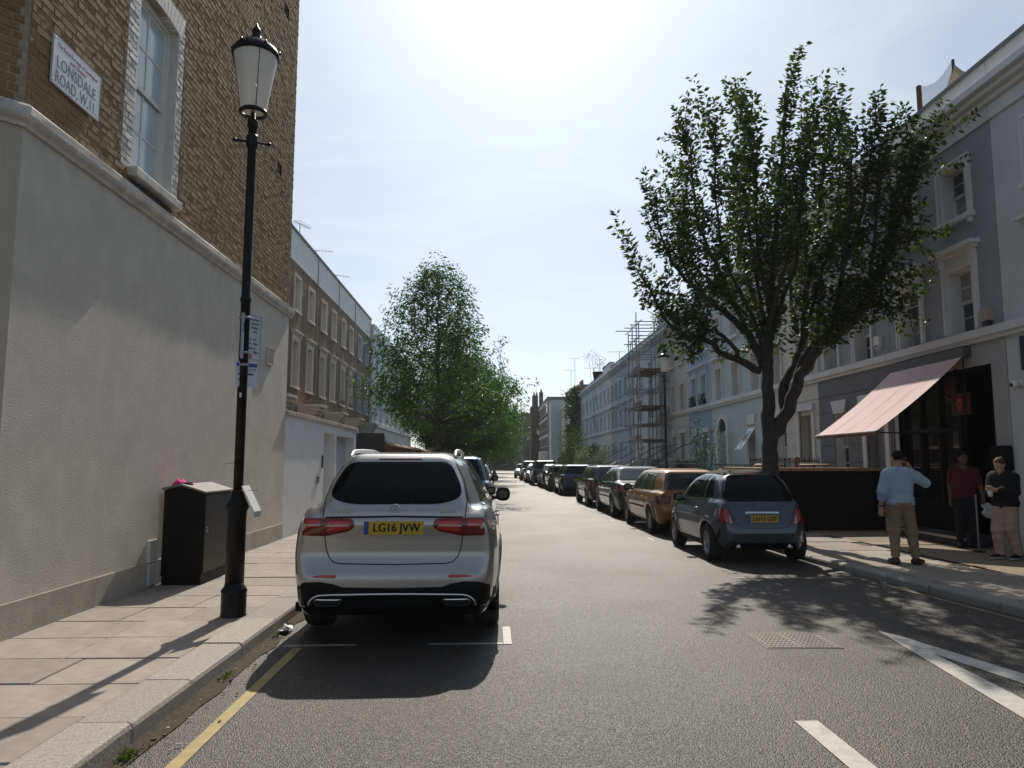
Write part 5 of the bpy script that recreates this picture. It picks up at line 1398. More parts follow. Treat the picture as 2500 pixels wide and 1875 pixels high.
for i, (x, yv, lab) in enumerate([(6.6, 17.2, 'round tan table top just behind the black wall by the trunk'), (7.6, 17.0, 'round tan table top in the middle behind the black wall')]):
    t = thing('garden_table', lab, 'table', (x, yv, .1), 0, 'round tables behind the black wall'); MB().lathe([(.30, 1.44), (.33, 1.45), (.33, 1.475), (.30, 1.485)], (x, yv, 0), 22).build('top', mat('tan table', (.45, .27, .13), .6), t); MB().lathe([(.2, .1), (.03, .14), (.03, 1.44)], (x, yv, 0), 12).build('pedestal', M_LAMP, t)
railings(6.7, 18.7, 8.5, 18.7, .1, 1.62, 'iron railing between the grey and cream houses')
railings(6.7, 15.9, 6.7, 18.5, .6, 1.60, 'iron railing behind the black garden wall')
railings(6.9, 19.0, 6.9, 22.3, .3, 1.45, 'iron railing before the cream house')
railings(6.9, 24.4, 6.9, 27.9, .3, 1.55, 'iron railing before the pale green house')
railings(6.9, 28.2, 6.9, 31.2, .3, 1.55, 'iron railing before the sky blue house')
railings(6.9, 46.0, 6.9, 52.0, .3, 1.6, 'iron railing before the periwinkle house', .2)
M_GW = stucco('garden wall white', (.56, .56, .55))
gsp = [(18.8, 22.3, 'low white garden wall before the cream house'), (22.5, 28.0, 'low white garden wall before the pale green house'), (28.1, 31.2, 'low white garden wall before the sky blue house'), (31.4, 35.0, 'low white garden wall before the beige house'), (35.1, 45.2, 'low white garden wall under the scaffolding'), (45.3, 55.7, 'low white garden wall before the periwinkle house'), (55.8, 69.0, 'low white garden wall before the far pale houses')]
for i, (a, b_e, lab) in enumerate(gsp):
    t = thing('front_garden_wall', lab, 'wall', (6.85, a, .1), 0, 'low white garden walls'); box_obj('wall', 6.80, 6.98, a, b_e, .1, 1.0, M_GW, t); box_obj('coping', 6.77, 7.01, a, b_e, 1.001, 1.07, M_TRIM, t, bevel=.01)
for i, (yv, lab) in enumerate([(29.9, 'white curved stair wall before the sky blue house'), (32.9, 'white curved stair wall before the beige house'), (35.6, 'white curved stair wall nearest the scaffolding'), (39.9, 'white curved stair wall just beyond the scaffolding'), (45.6, 'white curved stair wall before the periwinkle house'), (49.3, 'white curved stair wall before the lilac grey house')]):
    t = thing('stair_wall', lab, 'stair wall', (7.7, yv, .1), 0, 'white curved stair walls')
    pts = [(8.58, .1), (6.75, .1), (6.75, 1.12), (6.9, 1.2), (7.1, 1.22), (7.3, 1.28), (7.6, 1.45), (7.9, 1.62), (8.2, 1.72), (8.58, 1.74)]
    MB().prism(pts, 'y', yv, yv + .22).build('cheek', M_GW, t, bevel=.02)
    MB().tube([(8.5, yv + .11, 2.35), (7.9, yv + .11, 2.2), (7.2, yv + .11, 1.75), (6.9, yv + .11, 1.7), (6.85, yv + .11, 1.25)], .018, 6).build('handrail', M_LAMP, t)
# far side street furniture: lamps
street_lamp(6.65, 27.6, .12, 'street lamp in front of the beige house, its lantern among the big tree leaves', 'street lamps down the road')
street_lamp(7.0, 66.0, .12, 'street lamp standing before the ivy-covered house', 'street lamps down the road', False)
street_lamp(5.9, 92.0, .12, 'street lamp before the red brick block far down the road', 'street lamps down the road', False)
street_lamp(5.6, 112.0, .12, 'farthest street lamp on the pastel terrace side', 'street lamps down the road', False)
street_lamp(-2.6, 60.0, .12, 'street lamp among the tree trunks on the near side', 'street lamps down the road', False)

# ------------------------------------------------------------------ scaffolding
M_TUBE = mat('galvanised scaffold tube', (.30, .31, .33), .45, .6, .25, 8)
M_BRDS = mat('scaffold board', (.20, .135, .085), .85, 0, .25, 5, pervar=.2)
scf = thing('scaffolding', 'tall tube scaffolding tower with plank decks against the pale blue house', 'scaffolding', (7.7, 36, .1))
SX = (7.15, 8.35); SY = (34.6, 35.5, 36.4, 37.3)
for i, x in enumerate(SX):
    for j, yv in enumerate(SY):
        h = 8.9 if j in (1, 2) else 8.4
        x_ = x + random.uniform(-.05, .05); MB().tube([(x_, yv + random.uniform(-.06, .06), .1), (x_, yv, h + random.uniform(-.4, .4))], .026, 6).build('standard', M_TUBE, scf)
for z in (1.6, 2.5, 3.3, 4.12, 5.0, 5.9, 6.8, 7.6, 8.3):
    for x in SX: MB().tube([(x, SY[0] - random.uniform(.3, .9), z), (x, SY[-1] + random.uniform(.3, .9), z + .02)], .024, 6).build('ledger', M_TUBE, scf)
    if z < 8.5:
        for yv in SY: MB().tube([(SX[0] - random.uniform(.2, .7), yv, z + .05), (SX[1] + .15, yv, z + .05)], .024, 6).build('transom', M_TUBE, scf)
for k, z in enumerate((.1, 1.6, 2.5, 4.12, 5.0, 5.9)):
    a, b = (0, 1) if k % 2 else (1, 0); z2 = (1.6, 2.5, 4.12, 5.0, 5.9, 7.6)[k]
    MB().tube([(SX[0] - .04, SY[a + 0], z), (SX[0] - .04, SY[b], z2)], .024, 6).build('brace', M_TUBE, scf); MB().tube([(SX[0] - .06, SY[b + 2], z), (SX[0] - .06, SY[a + 2], z2)], .024, 6).build('brace', M_TUBE, scf)
for z in (2.58, 4.20, 5.98):
    for k in range(5): box_obj('board', SX[0] + .02 + k * .235, SX[0] + .24 + k * .235, SY[0] - .2 + random.uniform(-.2, .2), SY[-1] + random.uniform(0, .3), z + .0, z + .045 + random.uniform(0, .004), M_BRDS, scf)
    box_obj('toe_board', SX[0] - .03, SX[0] - .005, SY[0] - .1, SY[1] + .4, z + .05, z + .25, M_BRDS, scf)
ldr = MB(); [ldr.tube([(7.6, 35.2 + s, .1), (7.9, 35.5 + s, 6.2)], .02, 5) for s in (0, .35)]
ldr.build('ladder_rail', M_TUBE, scf)
for i in range(22): MB().tube([(7.6 + .3 * i / 22, 35.2 + .3 * i / 22, .3 + 5.9 * i / 22), (7.6 + .3 * i / 22, 35.55 + .3 * i / 22, .3 + 5.9 * i / 22)], .012, 5).build('rung', M_TUBE, scf)

# ------------------------------------------------------------------ far end of the street
def block(name, label, x0, x1, y0, y1, h, m, cat='building'):
    t = thing(name, label, cat, ((x0 + x1) / 2, y0, 0)); box_obj('wall', x0, x1, y0, y1, 0, h, m, t); box_obj('roof_edge', x0 - .1, x1 + .1, y0 - .1, y1 + .1, h + .001, h + .25, M_LEAD, t); return t
wb = block('white_end_house', 'tall white end wall of the house beyond the cream one', 7.4, 16, 90, 94, 9.3, stucco('end wall', (.55, .60, .63)))
M_RB = brick_tex('far red brick', (.11, .05, .04), (.16, .075, .055), (.15, .11, .09), 1.4)
M_DBR = brick_tex('far dark brick', (.09, .06, .045), (.12, .08, .06), (.12, .1, .08), 1.4)
rb = block('brick_flats', 'red brick flats with white window bands far along the road', 7.35, 16, 94.1, 112, 9.8, M_RB)
F = Face((7.35, 94.1, 0), (0, 1, 0), (-1, 0, 0))
for z in (1.2, 3.6, 5.9, 8.0):
    b = MB(); F.box(b, .5, 17.5, z + 1.35, z + 1.6, 0, .12); b.build('white_band', M_TRIM, rb)
    for k in range(6):
        b = MB(); F.box(b, 1.0 + 2.8 * k, 2.5 + 2.8 * k, z, z + 1.35, .0, .05); w_ = b.build('window', M_TRIM, rb); b = MB(); F.box(b, 1.1 + 2.8 * k, 2.4 + 2.8 * k, z + .1, z + 1.25, .05, .06); b.build('pane', M_PANE, w_)
box_obj('porch', 6.3, 7.34, 95, 97.5, 0, 3.0, M_TRIM, rb)
ch = thing('chimney_wall', 'tall dark brick wall with chimney stacks ending the brick flats', 'building', (7, 112, 0))
box_obj('wall', 6.1, 16, 112.1, 116, 0, 10.2, M_DBR, ch); box_obj('stack', 6.3, 7.2, 112.3, 113.2, 10.201, 11.9, M_DBR, ch); box_obj('stack', 7.4, 8.0, 112.3, 113.2, 10.201, 12.4, M_DBR, ch)
for x in (6.6, 7.0, 7.7): MB().lathe([(.15, 0), (.12, .5)], (x, 112.7, 11.9 if x < 7.3 else 12.4), 8).build('pot', M_POT, ch)
eb = block('end_building', 'dark brick building with white windows closing the end of the street', -14, 14, 152, 160, 11.6, M_DBR)
F = Face((-14, 152, 0), (1, 0, 0), (0, -1, 0))
for z in (1.0, 4.2, 7.6):
    for k in range(9):
        b = MB(); F.box(b, 1 + 3 * k, 2.5 + 3 * k, z, z + 1.9, 0, .08); w_ = b.build('window', M_TRIM, eb); b = MB(); F.box(b, 1.12 + 3 * k, 2.38 + 3 * k, z + .12, z + 1.78, .08, .1); b.build('pane', M_PANE, w_)
b = MB(); F.box(b, 0, 28, 6.6, 6.9, 0, .15); b.build('string_course', M_TRIM, eb)
antenna(7.0, 112.6, 12.4, 1.6, 'television antenna on the tall chimney stack far away', R(180), 4)

# ------------------------------------------------------------------ trees
M_BARK = mat('dark cherry bark', (.050, .042, .036), .9, 0, .35, 9, bump=.9, bscale=22, bdist=.02)
M_BARK2 = mat('grey brown bark', (.075, .062, .048), .9, 0, .35, 9, bump=.9, bscale=22, bdist=.02)
M_LEAF1 = leafmat('cherry leaf', (.020, .034, .012), (.036, .058, .018), (.085, .10, .028), .34)
M_LEAF2 = leafmat('street tree leaf', (.016, .036, .010), (.031, .066, .016), (.08, .13, .03), .45)
M_LEAF3 = leafmat('far tree leaf', (.018, .042, .012), (.036, .078, .018), (.08, .14, .03), .45)

def smooth_path(P, n=4):
    P = [np.array(p, float) for p in P]; out = []
    for i in range(len(P) - 1):
        p0, p1, p2, p3 = P[max(i - 1, 0)], P[i], P[i + 1], P[min(i + 2, len(P) - 1)]
        for k in range(n):
            t = k / n; out.append(.5 * ((2 * p1) + (-p0 + p2) * t + (2 * p0 - 5 * p1 + 4 * p2 - p3) * t * t + (-p0 + 3 * p1 - 3 * p2 + p3) * t ** 3))
    out.append(P[-1]); return out

def plume(P, D, base, direc, length, rng, step=.034, spread=.05, droop=.35):
    """leaves along one shoot"""
    n = max(3, int(length / step)); t = np.sort(rng.random(n)) ** .9
    d = np.asarray(direc, float); d /= np.linalg.norm(d)
    pts = np.asarray(base) + d * (t * length)[:, None]
    rad = rng.normal(size=(n, 3)); rad -= (rad @ d)[:, None] * d; rad /= np.maximum(1e-6, np.linalg.norm(rad, axis=1, keepdims=True))
    P.append(pts + rad * spread * rng.random((n, 1))); dd = rad * .85 + d * .45; dd[:, 2] -= droop * rng.random(n); D.append(dd)

RT_LIMBS = {
    'trunk': ((5.43, 14.2, 0.62), (5.46, 14.18, 1.28), (5.49, 14.16, 1.95), (5.48, 14.13, 2.67), (5.48, 14.11, 3.52), (5.52, 14.09, 4.09), (5.6, 14.07, 4.95), (5.76, 14.04, 6.4), (5.94, 14.02, 8.19), (6.16, 14.0, 10.09)),
    'r1': ((5.54, 14.2, 2.0), (5.8, 13.98, 2.44), (5.95, 13.75, 2.97), (6.15, 13.52, 3.49), (6.34, 13.3, 3.84), (6.78, 13.08, 4.18), (7.17, 12.85, 4.61), (7.52, 12.62, 5.61), (7.86, 12.4, 7.35)),
    'r2': ((5.87, 14.2, 2.43), (5.92, 14.25, 3.25), (6.22, 14.3, 3.72), (6.45, 14.35, 4.43), (6.64, 14.4, 5.63), (7.06, 14.45, 7.79), (7.51, 14.5, 10.29)),
    'r3': ((6.07, 14.1, 2.95), (6.22, 13.92, 3.61), (6.44, 13.74, 4.03), (6.83, 13.56, 4.55), (7.08, 13.38, 5.91), (7.22, 13.2, 8.23)),
    'l1': ((5.33, 14.2, 3.45), (4.76, 14.07, 3.71), (4.32, 13.93, 3.8), (3.96, 13.8, 4.08), (3.37, 13.67, 4.17), (2.91, 13.53, 4.52), (2.3, 13.4, 5.48)),
    'l2': ((5.42, 14.2, 3.53), (5.1, 14.34, 4.36), (4.58, 14.48, 4.86), (4.04, 14.62, 5.37), (3.5, 14.76, 6.01), (3.07, 14.9, 7.3)),
    'l3': ((5.43, 14.2, 3.82), (5.09, 13.95, 4.63), (4.58, 13.7, 5.42), (4.15, 13.45, 6.75), (4.07, 13.2, 8.76)),
    'l4': ((5.56, 14.2, 4.11), (5.43, 14.47, 5.64), (5.4, 14.73, 7.26), (5.46, 15.0, 9.95)),
    'r4': ((6.39, 13.4, 3.86), (6.93, 13.13, 4.46), (7.34, 12.87, 4.78), (7.73, 12.6, 4.24)),
    'r5': ((7.31, 13.1, 4.67), (7.51, 12.83, 5.2), (7.82, 12.57, 5.92), (8.01, 12.3, 5.88)),
    'r6': ((6.5, 14.3, 4.71), (6.98, 14.47, 5.95), (7.49, 14.63, 7.24), (7.89, 14.8, 9.88)),
    'c1': ((5.56, 14.2, 4.11), (5.97, 13.8, 5.46), (6.08, 13.4, 6.75), (6.08, 13.0, 8.28)),
    'l5': ((4.73, 14.0, 3.7), (4.23, 13.77, 4.25), (3.72, 13.53, 4.09), (3.32, 13.3, 3.5)),
    'l6': ((5.12, 14.4, 4.38), (4.48, 14.63, 5.98), (4.1, 14.87, 7.3), (4.09, 15.1, 9.26)),
    'r7': ((7.09, 13.4, 5.91), (7.45, 13.37, 6.76), (7.67, 13.33, 7.89), (7.79, 13.3, 8.93)),
    'r8': ((7.25, 13.0, 4.65), (7.56, 13.03, 6.07), (7.77, 13.07, 7.49), (8.05, 13.1, 8.59)),
    'r9': ((7.62, 12.8, 5.67), (7.92, 12.6, 6.46), (8.05, 12.4, 7.03), (8.11, 12.2, 7.47)),
    'f1': ((5.5, 14.15, 4.0), (5.45, 13.3, 5.1), (5.5, 12.4, 6.2), (5.75, 11.9, 7.9)),
    'f2': ((5.6, 14.1, 4.6), (5.0, 13.1, 5.6), (4.6, 12.3, 6.6), (4.5, 12.1, 7.8)),
    'b1': ((5.5, 14.2, 4.0), (5.6, 15.1, 5.3), (5.7, 16.0, 6.7), (5.8, 16.3, 8.6)),
    'b2': ((5.5, 14.2, 4.2), (5.0, 15.3, 5.4), (4.4, 16.2, 6.5), (4.2, 16.5, 8.0)),
    'b3': ((6.3, 14.3, 4.5), (6.6, 15.2, 5.6), (6.9, 15.9, 7.0), (7.0, 16.2, 8.8)),
}
rt_tree = thing('street_tree', 'large dark cherry tree on the pavement behind the small grey hatchback', 'tree', (5.43, 14.2, .1))
rng = np.random.default_rng(5)
tb = MB()
R0 = {'trunk': (.185, .02), 'r1': (.125, .012), 'r2': (.10, .012), 'r3': (.085, .012), 'l1': (.07, .010), 'l2': (.075, .010)}
P, D = [], []
tw = MB()
for k, pts in RT_LIMBS.items():
    pts = [(5.43 + (p[0] - 5.43) * .84, 14.2 + (p[1] - 14.2) * .9, (2.4 + (p[2] - 2.4) * {'r2': .80, 'r6': .80, 'r3': .86, 'r7': .86, 'r8': .86, 'b3': .82}.get(k, .895)) if p[2] > 2.4 else p[2]) for p in pts]
    if k == 'trunk': pts = [(5.42, 14.2, .1)] + pts
    sp = smooth_path(pts, 4)
    for i in range(1, len(sp)): sp[i] = sp[i] + rng.normal(0, .018, 3)
    r0, r1 = R0.get(k, (.042, .006)); m = len(sp)
    rr = [r0 * (1 - i / (m - 1)) ** (.75 if k != 'trunk' else 1.1) + r1 for i in range(m)]
    if k == 'trunk': rr = [.26, .225] + rr[2:]; rr = [max(r, .02) for r in rr]
    tb.tube([tuple(p) for p in sp], rr, 10)
    seg = [np.linalg.norm(sp[i + 1] - sp[i]) for i in range(m - 1)]; Lt = sum(seg)
    start = .52 if k == 'trunk' else (.40 if k in ('r1', 'r2', 'r3') else .30)
    ns = int(Lt * (1 - start) / {'r7': .085, 'r8': .085, 'r9': .07, 'r1': .055, 'r5': .06, 'r4': .06, 'r3': .05}.get(k, .057))
    thin = .4 if k in ('r7', 'r8', 'r9', 'r5', 'r4') else 1.0
    for s in range(ns):
        t = start + (1 - start) * (s + rng.random()) / ns
        x = t * (m - 1); i = min(int(x), m - 2); p = sp[i] + (sp[i + 1] - sp[i]) * (x - i); dirn = sp[i + 1] - sp[i]; dirn /= np.linalg.norm(dirn)
        out = np.array([p[0] - 5.6, p[1] - 14.2, 0]); out /= max(.3, np.linalg.norm(out))
        side = rng.normal(size=3); side[2] *= .5
        o = side * .75 + out * .25; ln = rng.uniform(.05, .80) * (1.15 - .85 * t) * thin
        q = p + o / np.linalg.norm(o) * ln + np.array([0, 0, .12])
        if q[0] > 8.25: continue
        if q[2] < 3.5: q[2] = 3.5 + rng.random() * .3
        up = np.array([0, 0, 1.0]) + out * .28 + rng.normal(0, .22, 3) + dirn * .35
        if rng.random() < .12: up = out * 1.0 + np.array([0, 0, .15]) + rng.normal(0, .3, 3)
        length = rng.uniform(.35, .75) + .45 * rng.random() * t
        plume(P, D, q, up, length, rng, .023, .04, .5)
        if rng.random() < .5: tw.tube([tuple(p), tuple(q), tuple(q + up / np.linalg.norm(up) * length)], [.010, .006, .003], 4, False)
    up = sp[-1] - sp[-3]; e = sp[-1] - up / np.linalg.norm(up) * .55
    for _ in range(3): plume(P, D, e - up * rng.random() * 1.5, up / np.linalg.norm(up) + rng.normal(0, .12, 3), rng.uniform(.6, 1.05), rng, .022, .04, .4)
tb.build('trunk', M_BARK, rt_tree, True)
tag(tw.build('twigs', M_BARK, rt_tree), kind='stuff')
leaf_mesh('crown', np.concatenate(P), np.concatenate(D), .12, M_LEAF1, rt_tree, .46, .3, rng)

def crown_tree(label, base, H, prof, seed, nbr=70, leaf=.11, dens=1.0, lmat=M_LEAF2, bark=M_BARK2, r0=.16, aspect=.3, droop=.7, group='trees along the near pavement', lean=(0, 0)):
    """prof: crown radius by height"""
    rng = np.random.default_rng(seed); x0, y0, z0 = base
    t = thing('street_tree', label, 'tree', base, 0, group)
    rad = lerp_pts(prof); zlo, zhi = prof[0][0], prof[-1][0]
    tb = MB(); top = np.array([x0 + lean[0], y0 + lean[1], z0 + H * .97]); b0 = np.array([x0, y0, z0])
    n = 10; path = [b0 + (top - b0) * i / n + (rng.normal(0, .05, 3) if 1 < i < n else 0) for i in range(n + 1)]
    tb.tube([tuple(p) for p in path], [r0 * (1 - .93 * (i / n)) ** 1.0 * (1.25 if i == 0 else 1) for i in range(n + 1)], 9)
    P, D = [], []
    for b in range(nbr):
        bd_ = rng.uniform(.35, 1.65)
        z = zlo + (zhi - zlo) * ((b + rng.random()) / nbr) ** .95; a = b * 2.39996 + rng.normal(0, .25)
        rr = float(rad(z)) * rng.uniform(.72, 1.12); rise = rr * rng.uniform(.5, 1.15); zb = max(z - rise * .9, zlo * .72 + .5)
        tt = min(.96, max(.2, (zb) / H)); s = b0 + (top - b0) * tt
        e = np.array([s[0] + rr * math.cos(a), s[1] + rr * math.sin(a), z0 + z])
        mid = (s + e) / 2 + np.array([0, 0, -.08 * rr]) + rng.normal(0, .08, 3)
        br = smooth_path([s, mid, e], 3); tb.tube([tuple(p) for p in br], [.006 + .026 * (1 - i / (len(br) - 1)) * (rr / 3 + .3) for i in range(len(br))], 5, False)
        nt = max(6, int(22 * dens * bd_ * (rr / 2.2 + .35)))
        for k in range(nt):
            u = .32 + .68 * ((k + rng.random()) / nt) ** .8; p = s + (e - s) * u + np.array([0, 0, -.06 * rr * math.sin(math.pi * u)])
            o = rng.normal(size=3) * np.array([1, 1, .55]); o /= np.linalg.norm(o); q = p + o * rng.uniform(.05, .55)
            d = (e - s) / max(.1, np.linalg.norm(e - s)) * .6 + o * .6 + np.array([0, 0, .25])
            plume(P, D, q, d, rng.uniform(.25, .7), rng, .032 * leaf / .11, .05, droop)
    tb.build('trunk', bark, t, True)
    leaf_mesh('crown', np.concatenate(P), np.concatenate(D), leaf, lmat, t, aspect, .25, rng)
    return t
crown_tree('leafy green street tree rising behind the silver car', (-2.3, 30.7, .1), 9.7, [(3.7, 2.8), (4.1, 3.7), (4.8, 3.7), (5.5, 3.2), (6.5, 2.6), (7.6, 1.95), (8.8, 1.1), (9.7, .2)], 21, 62, .18, 1.55)
crown_tree('second green street tree along the near pavement', (-2.4, 41.0, .1), 8.6, [(3.6, 2.4), (4.2, 3.6), (5.0, 3.9), (6.6, 3.0), (7.8, 1.7), (8.6, .3)], 22, 60, .19, 1.35, M_LEAF3)
crown_tree('third green street tree, its crown reaching over the road', (-2.2, 52.0, .1), 9.0, [(2.6, 2.2), (3.8, 4.3), (5.4, 4.6), (7.0, 3.6), (8.2, 2.0), (9.0, .3)], 23, 80, .20, 1.7, M_LEAF3)
crown_tree('fourth green street tree in the shade far along', (-2.0, 64.0, .1), 9.0, [(2.4, 2.2), (3.8, 4.6), (5.6, 5.0), (7.2, 3.8), (8.4, 2.0), (9.0, .3)], 24, 60, .22, 1.2, M_LEAF3)
crown_tree('fifth green street tree near the end of the street', (-1.6, 80.0, .1), 9.5, [(2.2, 2.5), (3.8, 5.0), (5.8, 5.2), (7.6, 3.8), (9.5, .3)], 25, 55, .28, 1.1, M_LEAF3)
crown_tree('dark tree closing the view at the end of the street', (-1.0, 104.0, .1), 11.0, [(1.5, 3.0), (4.0, 6.0), (6.5, 6.0), (9.0, 4.0), (11.0, .4)], 26, 55, .36, 1.1, M_LEAF3)
crown_tree('dark round tree at the far end beside the brick flats', (1.6, 138.0, .1), 9.0, [(1.0, 3.0), (3.5, 4.5), (6.0, 4.3), (9.0, .4)], 27, 45, .42, 1.1, M_LEAF3)

def shrub(name, label, c, r, n, leaf, m, cat='shrub', aspect=.45, lumps=7, seed=1, stems=True, group=None, up=.3, flower=None):
    rng = np.random.default_rng(seed); t = thing(name, label, cat, (c[0], c[1], .1), 0, group)
    cs = [np.array(c)] + [np.array(c) + rng.normal(0, .42, 3) * np.array(r) for _ in range(lumps)]
    P, D = [], []
    for i in range(n):
        cc = cs[rng.integers(len(cs))]; v = rng.normal(size=3); v /= np.linalg.norm(v); k = rng.random() ** .4 * rng.uniform(.5, .8)
        p = cc + v * np.array(r) * k
        if p[2] < .15: p[2] = .15 + rng.random() * .3
        P.append(p); D.append(v * .7 + np.array([0, 0, up]) + rng.normal(0, .45, 3))
    if stems:
        s = MB()
        for cc in cs: s.tube([(c[0] + rng.normal(0, .05), c[1] + rng.normal(0, .05), .1), tuple((cc + np.array([c[0], c[1], .1])) / 2 + rng.normal(0, .05, 3)), tuple(cc)], [.03, .02, .008], 5)
        s.build('stems', M_BARK2, t)
    leaf_mesh('foliage', np.array(P), np.array(D), leaf, m, t, aspect, .25, rng)
    if flower:
        k = rng.choice(len(P), flower[0]); fl = []
        proto = None
        for i in k:
            p = P[i] + np.array([0, -.03, .05])
            b = MB().ball((0, 0, 0), (flower[2], flower[2], flower[2] * .7), 7, 4)
            if proto is None: o = b.build('blossom', flower[1], t, True); proto = o
            else: o = proto.copy(); COL.objects.link(o)
            o.location = tuple(p)
    return t
M_SHR = leafmat('shrub leaf', (.018, .035, .012), (.035, .06, .02), (.08, .10, .035), .4)
M_OLIVE = leafmat('olive leaf', (.06, .075, .05), (.11, .13, .085), (.17, .18, .12), .3)
M_IVY = leafmat('ivy leaf', (.008, .018, .007), (.016, .034, .010), (.045, .075, .018), .3)
M_ROSE = mat('pale rose petals', (.75, .62, .50), .7)
shrub('rose_bush', 'rose bush with pale blossoms beside the big tree trunk', (6.5, 19.6, 1.1), (.55, .7, .55), 900, .06, M_SHR, 'rose bush', flower=(16, M_ROSE, .06), seed=3)
shrub('climbing_shrub', 'tall climbing shrub beside the arched doorway', (7.35, 25.6, 1.5), (.45, .5, 1.35), 1600, .08, M_SHR, seed=4, lumps=9)
shrub('potted_shrub', 'dark spiky shrub before the sky blue house', (7.8, 29.6, 1.3), (.4, .4, .5), 500, .14, M_SHR, aspect=.15, seed=5, up=.8)
shrub('olive_shrub', 'grey green olive bush beyond the scaffolding', (7.3, 49.0, 1.6), (.9, 1.0, .95), 2600, .09, M_OLIVE, aspect=.3, seed=6)
shrub('round_hedge', 'clipped round dark hedge by the distant street lamp', (7.0, 69.0, 1.5), (1.0, 1.6, 1.7), 3200, .16, M_IVY, 'hedge', lumps=2, seed=7)
shrub('garden_shrub', 'large bushy garden shrub before the ivy-covered house', (7.0, 62.0, 2.2), (1.2, 1.6, 2.0), 3600, .16, M_SHR, seed=8, lumps=10)
shrub('garden_shrub', 'bushy yellow green garden shrub between the olive bush and the tall shrub', (7.0, 56.0, 1.5), (.9, 1.4, 1.2), 2200, .13, M_OLIVE, seed=9)
shrub('garden_shrub', 'small dark tree-like shrub by the white house front', (7.9, 56.5, 2.5), (.5, .6, .6), 900, .13, M_IVY, seed=10)
shrub('low_shrub', 'low pale shrub at the foot of the olive bush', (6.6, 46.5, 1.0), (.6, .9, .45), 900, .09, M_OLIVE, seed=12)
shrub('roof_planting', 'dark shrubs growing on the roof behind the scaffolding top', (8.9, 36.6, 8.95), (.7, 1.5, .6), 1500, .12, M_SHR, 'shrub', stems=False, seed=13)
rp = thing('roof_tub', 'dark tub holding a small bare tree on the roof far along the terrace', 'planter', (9.0, 59.8, 8.3)); MB().lathe([(.5, 8.3), (.62, 9.0), (.55, 9.0)], (9.0, 59.8, 0), 14).build('tub', M_SBLK, rp)
shrub('roof_tree', 'small airy tree growing in the dark tub on the roof', (9.0, 59.8, 9.9), (.75, .8, .75), 260, .12, M_OLIVE, 'tree', seed=14)
# ivy hanging down the far house front
ivr = np.random.default_rng(30); ivy = thing('ivy', 'thick dark ivy covering the far house front from roof to ground', 'ivy', (8.4, 73, .1))
P, D = [], []
for i in range(7000):
    y_ = ivr.uniform(69.2, 76.5); z_ = ivr.uniform(.8, 8.9); x_ = 8.55 - abs(ivr.normal(0, .28)) - .25 * math.sin(y_ * 1.7 + z_ * .9) ** 2; P.append((x_, y_, z_)); D.append((-.6 + ivr.normal(0, .5), ivr.normal(0, .6), -.5 + ivr.normal(0, .5)))
leaf_mesh('foliage', np.array(P), np.array(D), .24, M_IVY, ivy, .75, .25, ivr)
b = MB(); [b.tube([(8.56, 70 + k * 1.2, .1), (8.54, 70.3 + k * 1.2, 4), (8.56, 69.9 + k * 1.25, 8.3)], .03, 5) for k in range(6)]; b.build('stems', M_BARK2, ivy)

# ------------------------------------------------------------------ cars
M_TYRE = mat('tyre rubber', (.018, .018, .018), .85, 0, .25, 20, bump=.2, bscale=80, dirt=.3, dirtcol=(.06, .055, .05))
M_RIM = mat('alloy rim', (.42, .43, .44), .28, .9, .1, 10, dirt=.3, dirtcol=(.12, .1, .08))
M_RIMD = mat('dark alloy rim', (.16, .16, .17), .3, .8, .1, 10)
M_HUBCAP = mat('plastic wheel trim', (.34, .35, .36), .4, .4, .1, 10, dirt=.4, dirtcol=(.12, .1, .08))
M_CGLASS = mat('tinted car glass', (.004, .0045, .0055), .02, 0, .3, 2, spec=.16)
M_CGLASS2 = mat('clear car glass over dark cabin', (.045, .055, .055), .03, 0, .5, 2.2, spec=.75)
M_TRIMB = mat('black plastic trim', (.007, .007, .008), .55, 0, .2, 20, spec=.16)
M_CHROME = mat('chrome', (.72, .72, .72), .12, 1.0, .02, 5)
M_MGLASS = mat('mirror glass', (.10, .11, .12), .06, .6)
M_GAP = mat('panel gap', (.006, .006, .006), .8)
M_TAIL = mat('tail lamp dark red', (.16, .006, .008), .12, 0, .15, 12, coat=.8)
M_TAILB = mat('tail lamp bright red', (.50, .02, .015), .15, 0, .25, 60, coat=.8)
M_TAILW = mat('tail lamp clear bar', (.50, .36, .34), .2, 0, .1, 30, coat=.8)
M_HEADL = mat('head lamp', (.62, .64, .66), .1, .3, .15, 20, coat=1)
M_PLY = mat('yellow number plate', (.56, .36, .025), .4, 0, .05, 10)
M_PLB = mat('plate blue band', (.02, .06, .25), .4)
M_PLW = mat('white number plate', (.65, .65, .62), .4)

